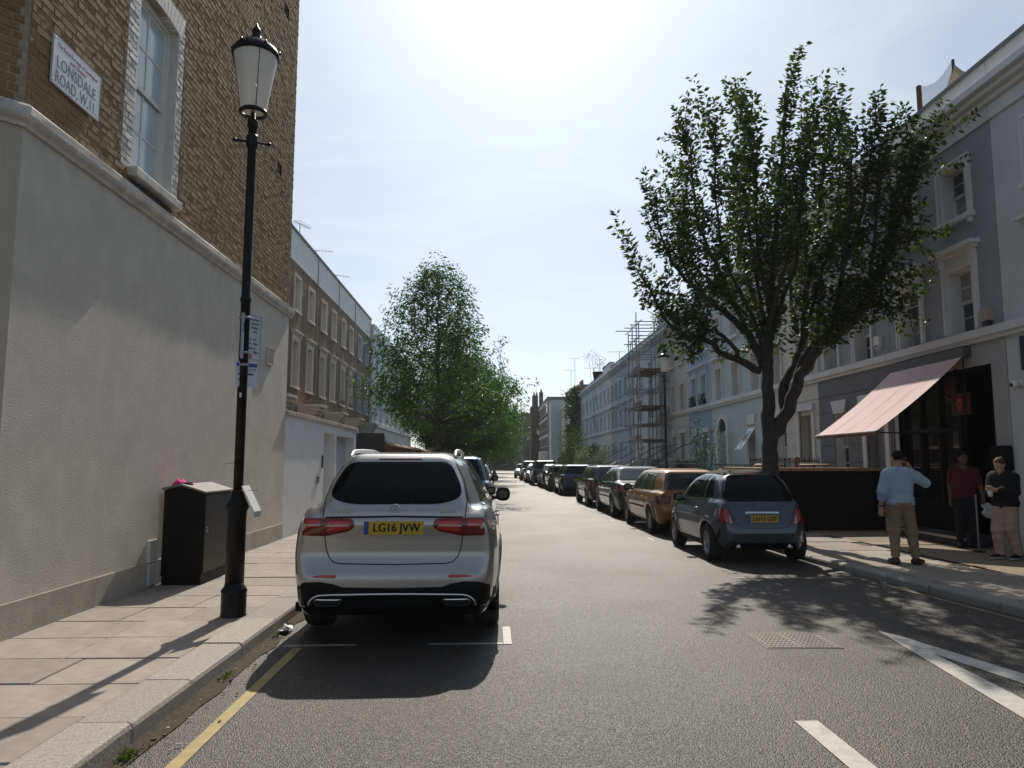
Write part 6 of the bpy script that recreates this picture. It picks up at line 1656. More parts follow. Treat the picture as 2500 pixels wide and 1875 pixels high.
WH = {}
def wheel(style):
    if style in WH: return WH[style]
    m = MB(); w = .11
    prof = [(.62, -w), (.88, -w * 1.02), (.965, -w * .9), (.995, -w * .6), (1.0, 0), (.995, w * .6), (.965, w * .9), (.88, w * 1.02), (.66, w), (.62, w * .8), (.62, -w)]
    m.lathe([(r_, h * 3.1) for r_, h in prof], (0, 0, 0), 36, 'x')
    ty = bpy.data.meshes.new('tyre'); ty.from_pydata(m.v, [], m.f); ty.materials.append(M_TYRE); ty.shade_smooth(); ty.update()
    m = MB(); o = w * 2.4
    m.lathe([(.60, -o), (.60, o * .95), (.655, o * 1.12), (.67, o * 1.15), (.66, o * 1.2), (.60, o * 1.1), (.565, o * .7), (.55, -o * .5), (.03, -o * .55)], (0, 0, 0), 36, 'x')
    nsp = {'five': 5, 'ten': 10, 'trim': 8, 'ten2': 14}[style]
    for i in range(nsp):
        a = 2 * math.pi * i / nsp; hw = {'five': .115, 'ten': .055, 'trim': .16, 'ten2': .035}[style]
        rows = []
        for r_, x in ((.10, o * .75), (.35, o * .92), (.61, o * 1.0)):
            ww = hw * (.8 if r_ < .3 else 1.0)
            c, s = math.cos(a), math.sin(a)
            rows.append([(x - .10, r_ * c - ww * s, r_ * s + ww * c), (x, r_ * c - ww * .8 * s, r_ * s + ww * .8 * c), (x, r_ * c + ww * .8 * s, r_ * s - ww * .8 * c), (x - .10, r_ * c + ww * s, r_ * s - ww * c)])
        m.grid(rows)
    m.lathe([(.13, o * .3), (.13, o * .9), (.08, o * .98), (.0, o)], (0, 0, 0), 14, 'x')
    rm = bpy.data.meshes.new('rim'); rm.from_pydata(m.v, [], m.f); rm.materials.append({'five': M_RIM, 'ten': M_RIM, 'trim': M_HUBCAP, 'ten2': M_RIM}[style]); rm.update()
    WH[style] = (ty, rm); return WH[style]

class CarBody:
    def __init__(s, lower, gh, wl, wg, wy, wheels, h=.036, arch=1.13, kroof=.09, kl=.055, extra=None, wyg=None):
        s.L = max(p[0] for p in lower)
        wlf, wgf, wyf = lerp_pts(wl), lerp_pts(wg), lerp_pts(wy); wygf = lerp_pts(wyg) if wyg else wyf
        s.wlf, s.wyf = wlf, wyf
        W = max(p[1] for p in wl); H = max(p[1] for p in gh)
        def F(x, y, z):
            ax = np.abs(x)
            A = smax(sd_poly(y, z, lower), ax - wlf(z) * wyf(y), kl)
            B = smax(sd_poly(y, z, gh), (ax - wgf(z) * wygf(y)) * .93, kroof)
            f = smin(A, B, .035)
            if extra: f = extra(f, ax, y, z)
            for yw, zw, r_ in wheels:
                cyl = np.sqrt((y - yw) ** 2 + (z - zw) ** 2)
                # lip swells slightly round the opening
                lip = smax(smax(np.abs(cyl - r_ * (arch + .04)) - .05, .34 - z, .02), np.abs(ax - (wlf(np.minimum(z, .7)) * wyf(y) - .02)) - .035, .03)
                f = smin(f, lip, .05)
                f = smax(f, -smax(cyl - r_ * arch, (W - .27) - ax, .02), .018)
            return f
        s.F = F
        s.v, s.f = surface_net(F, (-W - .1, -.12, .05), (W + .1, s.L + .12, H + .12), h)
        s.bvh = BVHTree.FromPolygons([Vector(p) for p in s.v.tolist()], s.f.tolist())
    def ray(s, o, d):
        hit = s.bvh.ray_cast(Vector(o), Vector(d)); return hit[0]
    def proj(s, view, a, b):
        """view: rear/front give (x,z); left/right give (y,z); top gives (x,y)"""
        o, d = {'rear': ((a, -3, b), (0, 1, 0)), 'front': ((a, s.L + 3, b), (0, -1, 0)), 'left': ((-4, a, b), (1, 0, 0)), 'right': ((4, a, b), (-1, 0, 0)), 'top': ((a, b, 5), (0, 0, -1))}[view]
        h = s.bvh.ray_cast(Vector(o), Vector(d))
        return (h[0], h[1], Vector(d)) if h[0] is not None else (None, None, Vector(d))

def patch(body, view, outline, name, m, parent, off=.006, rings=6, edge=0.0, smooth=True):
    """a panel laid on the body inside an outline, its rim sunk onto the paint"""
    o2 = []
    for i, p in enumerate(outline):
        q = outline[(i + 1) % len(outline)]; d_ = math.hypot(q[0] - p[0], q[1] - p[1]); kk = max(1, int(d_ / .045))
        if d_ > 1e-5: o2 += [(p[0] + (q[0] - p[0]) * j / kk, p[1] + (q[1] - p[1]) * j / kk) for j in range(kk)]
    outline = o2
    n = len(outline); c = np.mean(np.array(outline), 0); P = []
    for k in range(rings + 1):
        t = 1 - k / rings
        for a, b in outline:
            p, nn, d = body.proj(view, c[0] + (a - c[0]) * t, c[1] + (b - c[1]) * t)
            if p is None: p = None
            P.append((p, (off * .45 if k == 0 else off), d, nn))
    # holes: fall back to a neighbouring hit
    good = [q for q in P if q[0] is not None]
    if not good: return None
    pts = []
    for i, (p, o, d, nn) in enumerate(P):
        if p is None:
            j = i
            while j < len(P) and P[j][0] is None: j += n
            p, nn = (P[j][0], P[j][3]) if j < len(P) else (good[0][0], good[0][3])
        dirv = nn if nn.dot(d) < 0 else -d
        pts.append(tuple(p + (dirv * .6 - d * .4).normalized() * o))
    F = []
    flip = {'rear': False, 'front': True, 'left': True, 'right': False, 'top': True}[view]
    for k in range(rings):
        for i in range(n):
            q = (k * n + i, k * n + (i + 1) % n, (k + 1) * n + (i + 1) % n, (k + 1) * n + i)
            F.append(q)
    return mesh_obj(name, pts, F, m, parent, smooth, local=True)

def strip(body, view, path, w, name, m, parent, off=.003, step=.03):
    """a narrow line laid on the body along a path"""
    P = [Vector(path[0])]
    for a, b in zip(path[:-1], path[1:]):
        a, b = Vector(a), Vector(b); k = max(1, int((b - a).length / step)); P += [a + (b - a) * i / k for i in range(1, k + 1)]
    rows = []
    for i, p in enumerate(P):
        d = (P[min(i + 1, len(P) - 1)] - P[max(i - 1, 0)]).normalized(); nrm = Vector((-d.y, d.x))
        r_ = []
        for s_ in (-.5, .5):
            q = p + nrm * w * s_; h, nn, dv = body.proj(view, q.x, q.y)
            if h is None: r_ = None; break
            r_.append(tuple(h + (nn if nn.dot(dv) < 0 else -dv) * off))
        if r_: rows.append(r_)
    if len(rows) < 2: return None
    return MB().grid(rows).build(name, m, parent, local=True)

def mir(o): return [(-a, b) for a, b in o][::-1]

def plate(body, parent, text, z, view='rear', w=.52, h=.112, yellow=True, x=0.0, lean=0.0):
    p, n, d = body.proj(view, x, z); sgn = -1 if view == 'rear' else 1
    up = Vector((0, math.sin(lean), math.cos(lean))); out = Vector((0, sgn * math.cos(lean), -sgn * math.sin(lean) if False else 0)); rt = Vector((1, 0, 0)) * (1 if view == 'rear' else -1)
    ys = []
    for xx in (-w / 2, 0, w / 2):
        for zz in (-h / 2, h / 2):
            q = body.proj(view, x + xx, z + zz)[0]
            if q is not None: ys.append(q.y)
    y = (min(ys) if view == 'rear' else max(ys)) + sgn * .006
    c = Vector((x, y, z))
    b = MB(); b.box(x - w / 2, x + w / 2, min(y, y - sgn * .02), max(y, y - sgn * .02), z - h / 2, z + h / 2); pl_ = b.build('number_plate', M_PLY if yellow else M_PLW, parent, local=True)
    if text:
        b = MB(); x0 = x - w / 2 if view == 'rear' else x + w / 2 - .042; b.box(x0, x0 + .042, y + min(0, sgn * .0012), y + max(0, sgn * .0012), z - h / 2 + .002, z + h / 2 - .002); b.build('blue_band', M_PLB, pl_, local=True)
        lettering('characters', text, .098, c + Vector((.02, sgn * .0016, 0)), rt, Vector((0, 0, 1)), M_BLK, pl_, w * .78, local=True, bold=.006)
    return pl_

def add_wheels(root, spec):
    ty, rm = wheel(spec.get('rim', 'five'))
    for yw, zw, r_ in spec['wheels']:
        for sx in (-1, 1):
            e = bpy.data.objects.new('wheel', None); COL.objects.link(e); e.parent = root; e.empty_display_size = .1
            e.location = (sx * (spec['track']), yw, zw); e.rotation_euler = (random.random() * 6, 0, 0); e.scale = (r_ * sx, r_, r_)
            for nm, me in (('tyre', ty), ('rim', rm)):
                o = bpy.data.objects.new(nm, me); COL.objects.link(o); o.parent = e

def mirror_part(root, x, y, z, m, sx, r_=(.055, .075, .085)):
    b = MB(); rows = []
    for i in range(9):
        t = math.pi * i / 8
        rows.append([(sx * (x + .10) + r_[0] * 1.7 * math.sin(t) ** .6 * math.cos(a), y + r_[1] * math.sin(t) ** .7 * math.sin(a) * (1.25 if math.sin(a) > 0 else .45), z - r_[2] * math.cos(t)) for a in np.linspace(0, 2 * math.pi, 14, endpoint=False)])
    b.grid(rows, True); o = b.build('mirror', m, root, True, local=True)
    MB().tube([(sx * (x - .04), y + .02, z - .05), (sx * (x + .06), y + .01, z - .04)], .022, 6).build('mirror_arm', M_TRIMB, o, local=True)
    g = MB(); g.poly([(sx * (x + .10) + .062 * math.cos(a) * (abs(math.cos(a)) ** -.35 if abs(math.cos(a)) > .1 else 1), y - r_[1] * .45 - .004, z + .048 * math.sin(a)) for a in np.linspace(0, 2 * math.pi, 18, endpoint=False)]); g.build('mirror_glass', M_MGLASS, o, local=True)

def finish_car(label, spec, body, paintm, loc, rz, group='cars parked along the kerbs', glassm=M_CGLASS, rear_text=None, name='parked_car', cat='car'):
    t = thing(name, label, cat, loc, rz, group)
    bo = mesh_obj('body', body.v, body.f, paintm, t, True, local=True)
    G = spec
    for k, gm in (('rear_window', glassm), ('windscreen', glassm)):
        if k in G: patch(body, 'rear' if k == 'rear_window' else 'front', G[k], k, gm, t, .008, 10)
    for o in G.get('side', ()):
        for v in ('left', 'right'): patch(body, v, o, 'side_window', glassm, t, .007, 8)
    for o in G.get('side_trim', ()):
        for v in ('left', 'right'): strip(body, v, o, .02, 'window_trim', G.get('trim_mat', M_TRIMB), t, .006)
    for o in G.get('tail', ()):
        for q in (o, mir(o)): patch(body, 'rear', q, 'tail_light', M_TAIL, t, .008, 5)
    for o in G.get('tail_side', ()):
        for v in ('left', 'right'): patch(body, v, o, 'tail_light_wing', M_TAIL, t, .006, 4)
    for o in G.get('head', ()):
        for q in (o, mir(o)): patch(body, 'front', q, 'headlight', M_HEADL, t, .006, 4)
    if 'grille' in G: patch(body, 'front', G['grille'], 'grille', M_TRIMB, t, .006, 4)
    for view, o in G.get('gaps', ()):
        vs = ('left', 'right') if view == 'side' else (view,)
        for v in vs: strip(body, v, o, .009, 'shut_line', M_GAP, t, .002)
    for a, z in G.get('handles', ()):
        for v in ('left', 'right'):
            p, n, d = body.proj(v, a, z)
            if p is None: continue
            sx = -1 if v == 'left' else 1
            MB().tube([tuple(p + Vector((0, -.07, 0))), tuple(p + Vector((sx * .028, -.05, .004))), tuple(p + Vector((sx * .028, .05, .004))), tuple(p + Vector((0, .07, 0)))], [.008, .012, .012, .008], 6).build('door_handle', G.get('handle_mat', paintm), t, True, local=True)
    for view, o, mm, nm, of in G.get('panels', ()):
        patch(body, view, o, nm, mm, t, of, 5)
    if 'mirror' in G:
        for sx in (-1, 1): mirror_part(t, *G['mirror'], G.get('mirror_mat', M_TRIMB), sx)
    if G.get('plate_z'): plate(body, t, rear_text, G['plate_z'])
    if G.get('fplate_z'): plate(body, t, None, G['fplate_z'], 'front', yellow=False)
    # dark underbody so daylight does not shine through the wheel wells
    W = G['track']; MB().box(-W + .02, W - .02, .35, G['L'] - .35, .20, .5).build('underbody', M_TRIMB, t, local=True)
    add_wheels(t, G)
    return t

# --- the silver estate SUV
SUV = dict(L=4.66, track=.80, rim='five', wheels=[(.92, .365, .365), (3.79, .365, .365)])
suv_body = CarBody(
    [(.14, .24), (.04, .33), (.0, .46), (.0, .58), (.035, .67), (.06, .75), (.055, .9), (.04, 1.0), (.055, 1.065), (.10, 1.10), (.16, 1.14), (.5, 1.135), (2.9, 1.08), (3.35, 1.05), (4.2, .93), (4.5, .83), (4.62, .66), (4.66, .5), (4.6, .3), (4.4, .22), (.5, .21)],
    [(.10, 1.02), (.115, 1.16), (.21, 1.30), (.33, 1.44), (.43, 1.555), (.50, 1.595), (.9, 1.615), (1.8, 1.625), (2.4, 1.60), (2.75, 1.50), (3.45, 1.06), (3.3, .9), (.3, .9)],
    [(.2, .80), (.33, .885), (.55, .925), (.75, .935), (.95, .915), (1.06, .875), (1.15, .83)],
    [(.9, .885), (1.06, .86), (1.16, .80), (1.34, .70), (1.5, .60), (1.58, .52), (1.64, .40)],
    [(0, .83), (.05, .885), (.15, .94), (.35, .98), (.7, 1.005), (1.2, 1.0), (3.6, 1.0), (4.2, .96), (4.45, .88), (4.6, .76), (4.66, .66)],
    SUV['wheels'], .033, 1.12, wyg=[(0, .78), (.12, .80), (.3, .87), (.6, .95), (1.2, 1.0), (2.6, 1.0), (3.4, .98)])
SUV['rear_window'] = rounded([(-.47, 1.525), (.47, 1.525), (.585, 1.30), (.575, 1.215), (.40, 1.165), (-.40, 1.165), (-.575, 1.215), (-.585, 1.30)], [.09, .09, .1, .08, .1, .1, .08, .1], 5)
SUV['windscreen'] = rounded([(-.60, 1.50), (.60, 1.50), (.72, 1.12), (-.72, 1.12)], .06)
SUV['side'] = [rounded([(.55, 1.17), (1.10, 1.16), (1.15, 1.50), (.95, 1.50)], .05), rounded([(1.18, 1.16), (2.02, 1.14), (2.02, 1.53), (1.22, 1.51)], .05), rounded([(2.10, 1.14), (3.0, 1.11), (2.55, 1.46), (2.10, 1.53)], .05)]
SUV['side_trim'] = [[(.5, 1.145), (1.5, 1.135), (3.05, 1.09)]]; SUV['trim_mat'] = M_CHROME
SUV['tail'] = [rounded([(-.80, .91), (-.785, 1.058), (-.36, 1.05), (-.335, .985), (-.39, .945), (-.60, .905)], .03)]
SUV['head'] = [rounded([(-.80, .70), (-.45, .66), (-.45, .76), (-.78, .83)], .03)]
SUV['grille'] = rounded([(-.40, .5), (.40, .5), (.42, .76), (-.42, .76)], .05)
SUV['gaps'] = [('rear', [(-.62, 1.06), (-.635, 1.2), (-.60, 1.36), (-.52, 1.51)]), ('rear', [(.62, 1.06), (.635, 1.2), (.60, 1.36), (.52, 1.51)]), ('rear', [(-.60, .905), (-.585, .80), (-.56, .735), (-.52, .695), (-.46, .68), (0, .672), (.46, .68), (.52, .695), (.56, .735), (.585, .80), (.60, .905)]),
               ('side', [(1.12, 1.15), (1.25, .9), (1.32, .45), (1.9, .35), (2.05, .4), (2.06, 1.13)]), ('side', [(2.07, 1.13), (2.06, .4), (3.0, .38), (3.2, .5), (3.2, 1.05)])]
SUV['handles'] = [(1.35, .99), (2.25, .97)]
SUV['mirror'] = (.90, 2.95, 1.13)
SUV['panels'] = [('rear', rounded([(-.68, .585), (-.685, .575), (-.50, .568), (-.475, .578), (-.49, .592), (-.60, .594)], .008), M_TAILB, 'reflector', .006), ('rear', mir(rounded([(-.68, .585), (-.685, .575), (-.50, .568), (-.475, .578), (-.49, .592), (-.60, .594)], .008)), M_TAILB, 'reflector', .006)]
M_SILV = paint('silver metallic', (.45, .43, .405), .72, .30)
SX0, SY0 = -.82, 6.17
SUV['mirror_mat'] = M_TRIMB
suv = finish_car('silver SUV seen square from behind, parked at the near kerb', SUV, suv_body, M_SILV, (SX0, SY0, 0), 0, rear_text=None)
suv.scale = (.962, 1, 1)
plate(suv_body, suv, 'LG16 JVW', .972)
# lower bumper in black with a chrome strip and exhaust trims
xs = np.linspace(-.90, .90, 61)
hi = lerp_pts([(-.90, .44), (-.84, .50), (-.76, .535), (-.62, .54), (-.50, .52), (-.43, .495), (0, .487), (.43, .495), (.50, .52), (.62, .54), (.76, .535), (.84, .50), (.90, .44)])
rows = []
for k in np.linspace(0, 1, 9):
    row = []
    for x in xs:
        z = .245 + (float(hi(x)) - .245) * k; p, n, d = suv_body.proj('rear', float(x), float(z))
        if p is None: p = Vector((float(x), .3, float(z))); n = Vector((0, -1, 0))
        row.append(tuple(p + Vector((0, -.006 if k < .99 else -.001, 0))))
    rows.append(row)
MB().grid(rows).build('lower_bumper', M_TRIMB, suv, True, local=True)
cpts = []
for x, z in [(-.715, .345), (-.70, .385), (-.66, .415), (-.60, .43), (-.4, .433), (-.2, .436), (0, .437), (.2, .436), (.4, .433), (.60, .43), (.66, .415), (.70, .385), (.715, .345)]:
    p = suv_body.proj('rear', x, z)[0]; cpts.append((p.x, p.y - .012, p.z))
MB().tube([tuple(p) for p in smooth_path(cpts, 3)], .011, 7).build('chrome_strip', M_CHROME, suv, True, local=True)
for sx in (-1, 1):
    o = [(sx * a, b) for a, b in ((.42, .395), (.66, .398), (.685, .37), (.64, .335), (.47, .335))]
    if sx < 0: o = o[::-1]
    o = rounded(o, .02)
    patch(suv_body, 'rear', o, 'exhaust_trim', M_CHROME, suv, .012, 3)
    c = np.mean(np.array(o), 0); patch(suv_body, 'rear', [(c[0] + (a - c[0]) * .93, c[1] + (b - c[1]) * .86) for a, b in o], 'exhaust_opening', M_GAP, suv, .016, 3)
    # tail lamp innards
    for q, mm, nm in (([(.37, .965), (.37, 1.035), (.60, 1.04), (.60, .93), (.43, .945)], M_TAILB, 'lamp_inner'), ([(.38, .985), (.385, 1.002), (.598, 1.0), (.598, .982)], M_TAILW, 'lamp_bar'), ([(.635, .975), (.635, 1.045), (.765, 1.045), (.775, .985)], M_TAILB, 'lamp_inner'), ([(.63, .99), (.63, 1.006), (.77, 1.004), (.77, .99)], M_TAILW, 'lamp_bar')):
        q = [(sx * a, b) for a, b in q]; q = q if sx > 0 else q[::-1]
        patch(suv_body, 'rear', rounded(q, .012, 3), nm, mm, suv, .011 if mm is M_TAILB else .014, 4)
    # roof rail
    pth = []
    for y_, up_ in ((.62, .0), (.70, .035), (.85, .05), (1.5, .052), (2.1, .05), (2.3, .03), (2.38, 0)):
        p = suv_body.proj('top', sx * .50, y_)[0]; pth.append((p.x, p.y, p.z + up_))
    MB().tube([tuple(p) for p in smooth_path(pth, 3)], .020, 7).build('roof_rail', M_CHROME if False else mat('satin rail', (.55, .55, .55), .3, .8), suv, True, local=True)
# crease line above the plate, handle recess, brake light, wiper, emblem, badges
strip(suv_body, 'rear', [(-.60, 1.058), (0, 1.066), (.60, 1.058)], .014, 'tailgate_lip', M_GAP, suv, .002)
patch(suv_body, 'rear', rounded([(-.20, 1.542), (.20, 1.542), (.20, 1.555), (-.20, 1.555)], .004, 2), 'brake_light', M_TAIL, suv, .006, 3)
p = suv_body.proj('rear', 0, 1.113)[0]; c = Vector((0, p.y - .008, 1.113))
MB().tube([tuple(c + Vector((.052 * math.cos(a), 0, .052 * math.sin(a)))) for a in np.linspace(0, 2 * math.pi, 25)], .005, 5).build('emblem_ring', M_CHROME, suv, True, local=True)
b = MB()
for a in (90, 210, 330): b.poly([tuple(c + Vector((.052 * math.cos(R(a)), -.002, .052 * math.sin(R(a))))), tuple(c + Vector((.009 * math.cos(R(a + 60)), -.004, .009 * math.sin(R(a + 60))))), tuple(c), tuple(c + Vector((.009 * math.cos(R(a - 60)), -.004, .009 * math.sin(R(a - 60)))))])
b.build('emblem_star', M_CHROME, suv, local=True)
for s_, x, w in (('GLC 250d', -.47, .20), ('4MATIC', .46, .13)):
    p = suv_body.proj('rear', x, 1.105)[0]; lettering('badge', s_, .04, (x, p.y - .007, 1.105), (1, 0, 0), (0, 0, 1), M_CHROME, suv, w, depth=.003, local=True)

# --- small grey hatchback
SM = dict(L=3.55, track=.70, rim='ten2', wheels=[(.57, .305, .305), (2.87, .305, .305)])
sm_body = CarBody(
    [(.14, .22), (.03, .34), (0, .48), (.02, .60), (.06, .72), (.10, .85), (.16, .97), (.25, 1.0), (1.0, 1.0), (2.5, .97), (2.75, .95), (3.15, .86), (3.4, .73), (3.52, .55), (3.55, .4), (3.45, .24), (3.25, .19), (.4, .19)],
    [(.13, .85), (.18, .98), (.31, 1.18), (.44, 1.34), (.55, 1.42), (.72, 1.465), (1.15, 1.485), (1.6, 1.48), (1.95, 1.42), (2.2, 1.3), (2.75, .95), (2.6, .8), (.25, .8)],
    [(.18, .69), (.32, .775), (.52, .805), (.70, .795), (.85, .755), (1.0, .69)],
    [(.8, .75), (1.0, .695), (1.18, .645), (1.33, .575), (1.43, .48), (1.5, .36)],
    [(0, .66), (.05, .77), (.15, .865), (.35, .955), (.6, 1.0), (2.7, 1.0), (3.1, .95), (3.35, .86), (3.5, .7), (3.55, .58)],
    SM['wheels'], .030, 1.14, kroof=.14, wyg=[(0, .78), (.2, .84), (.5, .94), (1, 1), (2.8, 1)])
SM['rear_window'] = rounded([(-.43, 1.41), (.43, 1.41), (.585, 1.06), (.56, .985), (-.56, .985), (-.585, 1.06)], .06)
SM['windscreen'] = rounded([(-.52, 1.40), (.52, 1.40), (.62, 1.0), (-.62, 1.0)], .06)
SM['side'] = [rounded([(.56, 1.03), (.98, 1.02), (1.02, 1.40), (.80, 1.37)], .10), rounded([(1.05, 1.02), (2.28, .985), (1.98, 1.25), (1.70, 1.385), (1.09, 1.41)], [.03, .08, .1, .1, .04])]
SM['side_trim'] = [[(.5, 1.005), (1.4, 1.0), (2.35, .965)]]; SM['trim_mat'] = M_CHROME
SM['tail'] = [rounded([(-.665, .63), (-.64, .86), (-.575, .90), (-.535, .84), (-.47, .64)], .03)]
SM['tail_side'] = [rounded([(.05, .66), (.22, .68), (.26, .88), (.10, .88)], .03)]
SM['head'] = [rounded([(-.64, .62), (-.46, .62), (-.46, .78), (-.64, .78)], .08)]
SM['gaps'] = [('rear', [(-.46, 1.42), (-.60, 1.08), (-.585, .95), (-.51, .80), (-.44, .62), (-.36, .575), (0, .565), (.36, .575), (.44, .62), (.51, .80), (.585, .95), (.60, 1.08), (.46, 1.42)]), ('side', [(1.0, 1.0), (1.02, .6), (1.15, .3), (2.1, .29), (2.3, .4), (2.42, .7), (2.42, .96)])]
SM['handles'] = [(1.2, .84)]; SM['handle_mat'] = M_CHROME
SM['mirror'] = (.76, 2.2, .99)
SM['panels'] = [('rear', rounded([(-.58, .20), (.58, .20), (.50, .33), (-.50, .33)], .05), M_TRIMB, 'diffuser', .008), ('rear', rounded([(-.28, .795), (.28, .795), (.28, .828), (-.28, .828)], .012), M_CHROME, 'tailgate_handle', .02), ('rear', rounded([(-.12, 1.432), (.12, 1.432), (.11, 1.447), (-.11, 1.447)], .004), M_TAILB, 'brake_light', .008),
    ('rear', rounded([(-.735, .38), (-.70, .55), (-.68, .54), (-.70, .38)], .015), M_GAP, 'bumper_vent', .004), ('rear', rounded([(.70, .38), (.68, .54), (.70, .55), (.735, .38)], .015), M_GAP, 'bumper_vent', .004),
    ('left', rounded([(1.05, .265), (2.35, .265), (2.35, .315), (1.05, .315)], .01), M_TRIMB, 'side_skirt', .012), ('top', rounded([(-.46, .60), (.46, .60), (.46, 1.75), (-.46, 1.75)], .1), mat('black folding fabric roof', (.012, .012, .013), .9, bump=.2, bscale=200), 'fabric_roof', .014)]
small = finish_car('small dark grey hatchback with fabric roof parked below the cherry tree', SM, sm_body, paint('slate grey metallic', (.062, .072, .088), .5, .28), (4.12, 11.0, 0), R(.6), rear_text=None, glassm=M_CGLASS)
small.scale = (.935, .85, .935)
plate(sm_body, small, 'LN13 GPF', .715, w=.50)
for sx in (-1, 1):
    for q, mm, nm, of in (([(.575, .66), (.57, .85), (.60, .87), (.64, .84), (.64, .66)], M_TAILB, 'lamp_inner', .013), ([(.50, .645), (.545, .78), (.56, .78), (.56, .645)], M_TAILW, 'lamp_clear', .013)):
        q = [(sx * a, b) for a, b in q]; q = q if sx > 0 else q[::-1]; patch(sm_body, 'rear', rounded(q, .012, 3), nm, mm, small, of, 3)
    p = sm_body.proj('rear', sx * .42, .30)[0]
    if p: MB().tube([(sx * .42, p.y - .05, .27), (sx * .42, p.y + .15, .27)], .038, 12).build('tailpipe', M_CHROME, small, True, local=True)
p = sm_body.proj('rear', 0, .93)[0]; c = Vector((0, p.y - .006, .925))
b = MB(); pts = [(-.048, .05), (.048, .05), (.045, -.01), (.0, -.06), (-.045, -.01)]; b.tube([tuple(c + Vector((a, 0, bb))) for a, bb in pts + pts[:1]], .0045, 5); b.build('emblem', M_CHROME, small, local=True)
p = sm_body.proj('rear', .40, .47)[0]

def hatch_spec(L, W, H, r_, yr, yf, belt, hood, rake, rim='five', sedan=False, roofz=None):
    """a generic hatchback, saloon or estate from a few measures"""
    S = dict(L=L, track=W - .10, rim=rim, wheels=[(yr, r_, r_), (yf, r_, r_)])
    cb = yf - .55            # base of the windscreen
    if sedan:
        low = [(.12, .22), (.02, .34), (0, .55), (.03, .70), (.05, belt - .02), (.25, belt + .03), (.75, belt + .06), (cb, belt), (L - .5, hood), (L - .12, hood - .14), (L, .52), (L - .05, .28), (L - .25, .2), (.4, .2)]
        gh = [(.55, belt - .05), (.72, belt + .07), (1.25, H - .06), (1.45, H - .015), (2.0, H), (2.55, H - .03), (cb + .25, belt + .05), (cb + .1, belt - .12), (.75, belt - .12)]
    else:
        low = [(.12, .22), (.02, .34), (0, .52), (.03, .64), (.05, belt - .12), (.11, belt), (.3, belt + .03), (cb, belt - .01), (L - .45, hood), (L - .12, hood - .14), (L, .52), (L - .05, .28), (L - .25, .2), (.4, .2)]
        gh = [(.08, belt - .06), (.13, belt + .03), (.13 + rake * .55, (belt + H) / 2 + .02), (.13 + rake, H - .07), (.26 + rake, H - .03), (1.2, H), (2.0, H - .005), (2.5, H - .05), (cb + .28, belt + .02), (cb + .1, belt - .12), (.3, belt - .12)]
    wl = [(.18, W - .10), (.32, W - .03), (.55, W), (.75, W - .005), (belt, W - .05), (belt + .06, W - .09)]
    wg = [(belt - .12, W - .05), (belt + .02, W - .085), ((belt + H) / 2, W - .17), (H - .06, W - .28), (H, W - .38)]
    wy = [(0, .80), (.05, .875), (.18, .945), (.4, .985), (.7, 1.0), (L - .9, 1.0), (L - .45, .94), (L - .15, .82), (L, .64)]
    S['body'] = CarBody(low, gh, wl, wg, wy, S['wheels'], .042, 1.13, wyg=[(0, .86), (.4, .93), (.9, 1), (L, 1)])
    hw = W - .27
    if sedan:
        S['rear_window'] = rounded([(-hw + .03, H - .09), (hw - .03, H - .09), (hw + .07, belt + .10), (-hw - .07, belt + .10)], .07)
        s0 = 1.0
        S['side'] = [rounded([(.98, belt + .05), (1.83, belt + .045), (1.83, H - .10), (1.33, H - .13)], .05), rounded([(1.90, belt + .045), (cb - .02, belt + .03), (2.55, H - .13), (1.90, H - .10)], .05)]
        S['tail'] = [rounded([(-W + .14, belt - .20), (-W + .15, belt - .05), (-W + .42, belt - .05), (-W + .38, belt - .20)], .02)]
        S['tail_side'] = [rounded([(.04, belt - .20), (.34, belt - .17), (.34, belt - .06), (.06, belt - .05)], .02)]
    else:
        S['rear_window'] = rounded([(-hw + .05, H - .10), (hw - .05, H - .10), (hw + .06, belt + .10), (hw + .03, belt + .06), (-hw - .03, belt + .06), (-hw - .06, belt + .10)], .05)
        b0 = .35 + rake
        S['side'] = [rounded([(b0, belt + .055), (b0 + .38, belt + .05), (b0 + .40, H - .12), (b0 + .18, H - .14)], .05), rounded([(b0 + .43, belt + .05), (b0 + 1.15, belt + .045), (b0 + 1.15, H - .10), (b0 + .45, H - .12)], .05), rounded([(b0 + 1.22, belt + .045), (cb - .0, belt + .02), (2.5, H - .16), (b0 + 1.22, H - .10)], .05)]
        S['tail'] = [rounded([(-W + .11, belt - .24), (-W + .13, belt - .04), (-W + .33, belt - .05), (-W + .29, belt - .22)], .03)]
        S['tail_side'] = [rounded([(.05, belt - .24), (.30, belt - .20), (.27, belt - .06), (.09, belt - .05)], .02)]
    S['windscreen'] = rounded([(-hw + .02, H - .10), (hw - .02, H - .10), (hw + .08, belt + .05), (-hw - .08, belt + .05)], .06)
    S['head'] = [rounded([(-W + .13, hood - .26), (-W + .48, hood - .28), (-W + .48, hood - .17), (-W + .15, hood - .13)], .03)]
    S['grille'] = rounded([(-.36, hood - .30), (.36, hood - .30), (.38, hood - .17), (-.38, hood - .17)], .03)
    S['gaps'] = [('rear', [(-hw - .10, belt + .02), (-hw - .06, belt - .3), (-hw - .0, .62), (0, .60), (hw, .62), (hw + .06, belt - .3), (hw + .10, belt + .02)]), ('side', [(yr + .42, .32), (yr + .5, .6), (yr + .45, belt), (yr + .45, belt + .02)]), ('side', [(yr + 1.28, belt + .02), (yr + 1.26, .3), (yr + .45, .3)]), ('side', [(yr + 1.28, .3), (yf - .5, .3), (yf - .42, .6), (yf - .42, belt)])]
    S['handles'] = [(yr + .62, belt - .11), (yr + 1.48, belt - .12)]
    S['mirror'] = (W - .04, cb - .02, belt + .05)
    S['plate_z'] = .50 if sedan else belt - .22
    S['fplate_z'] = .42
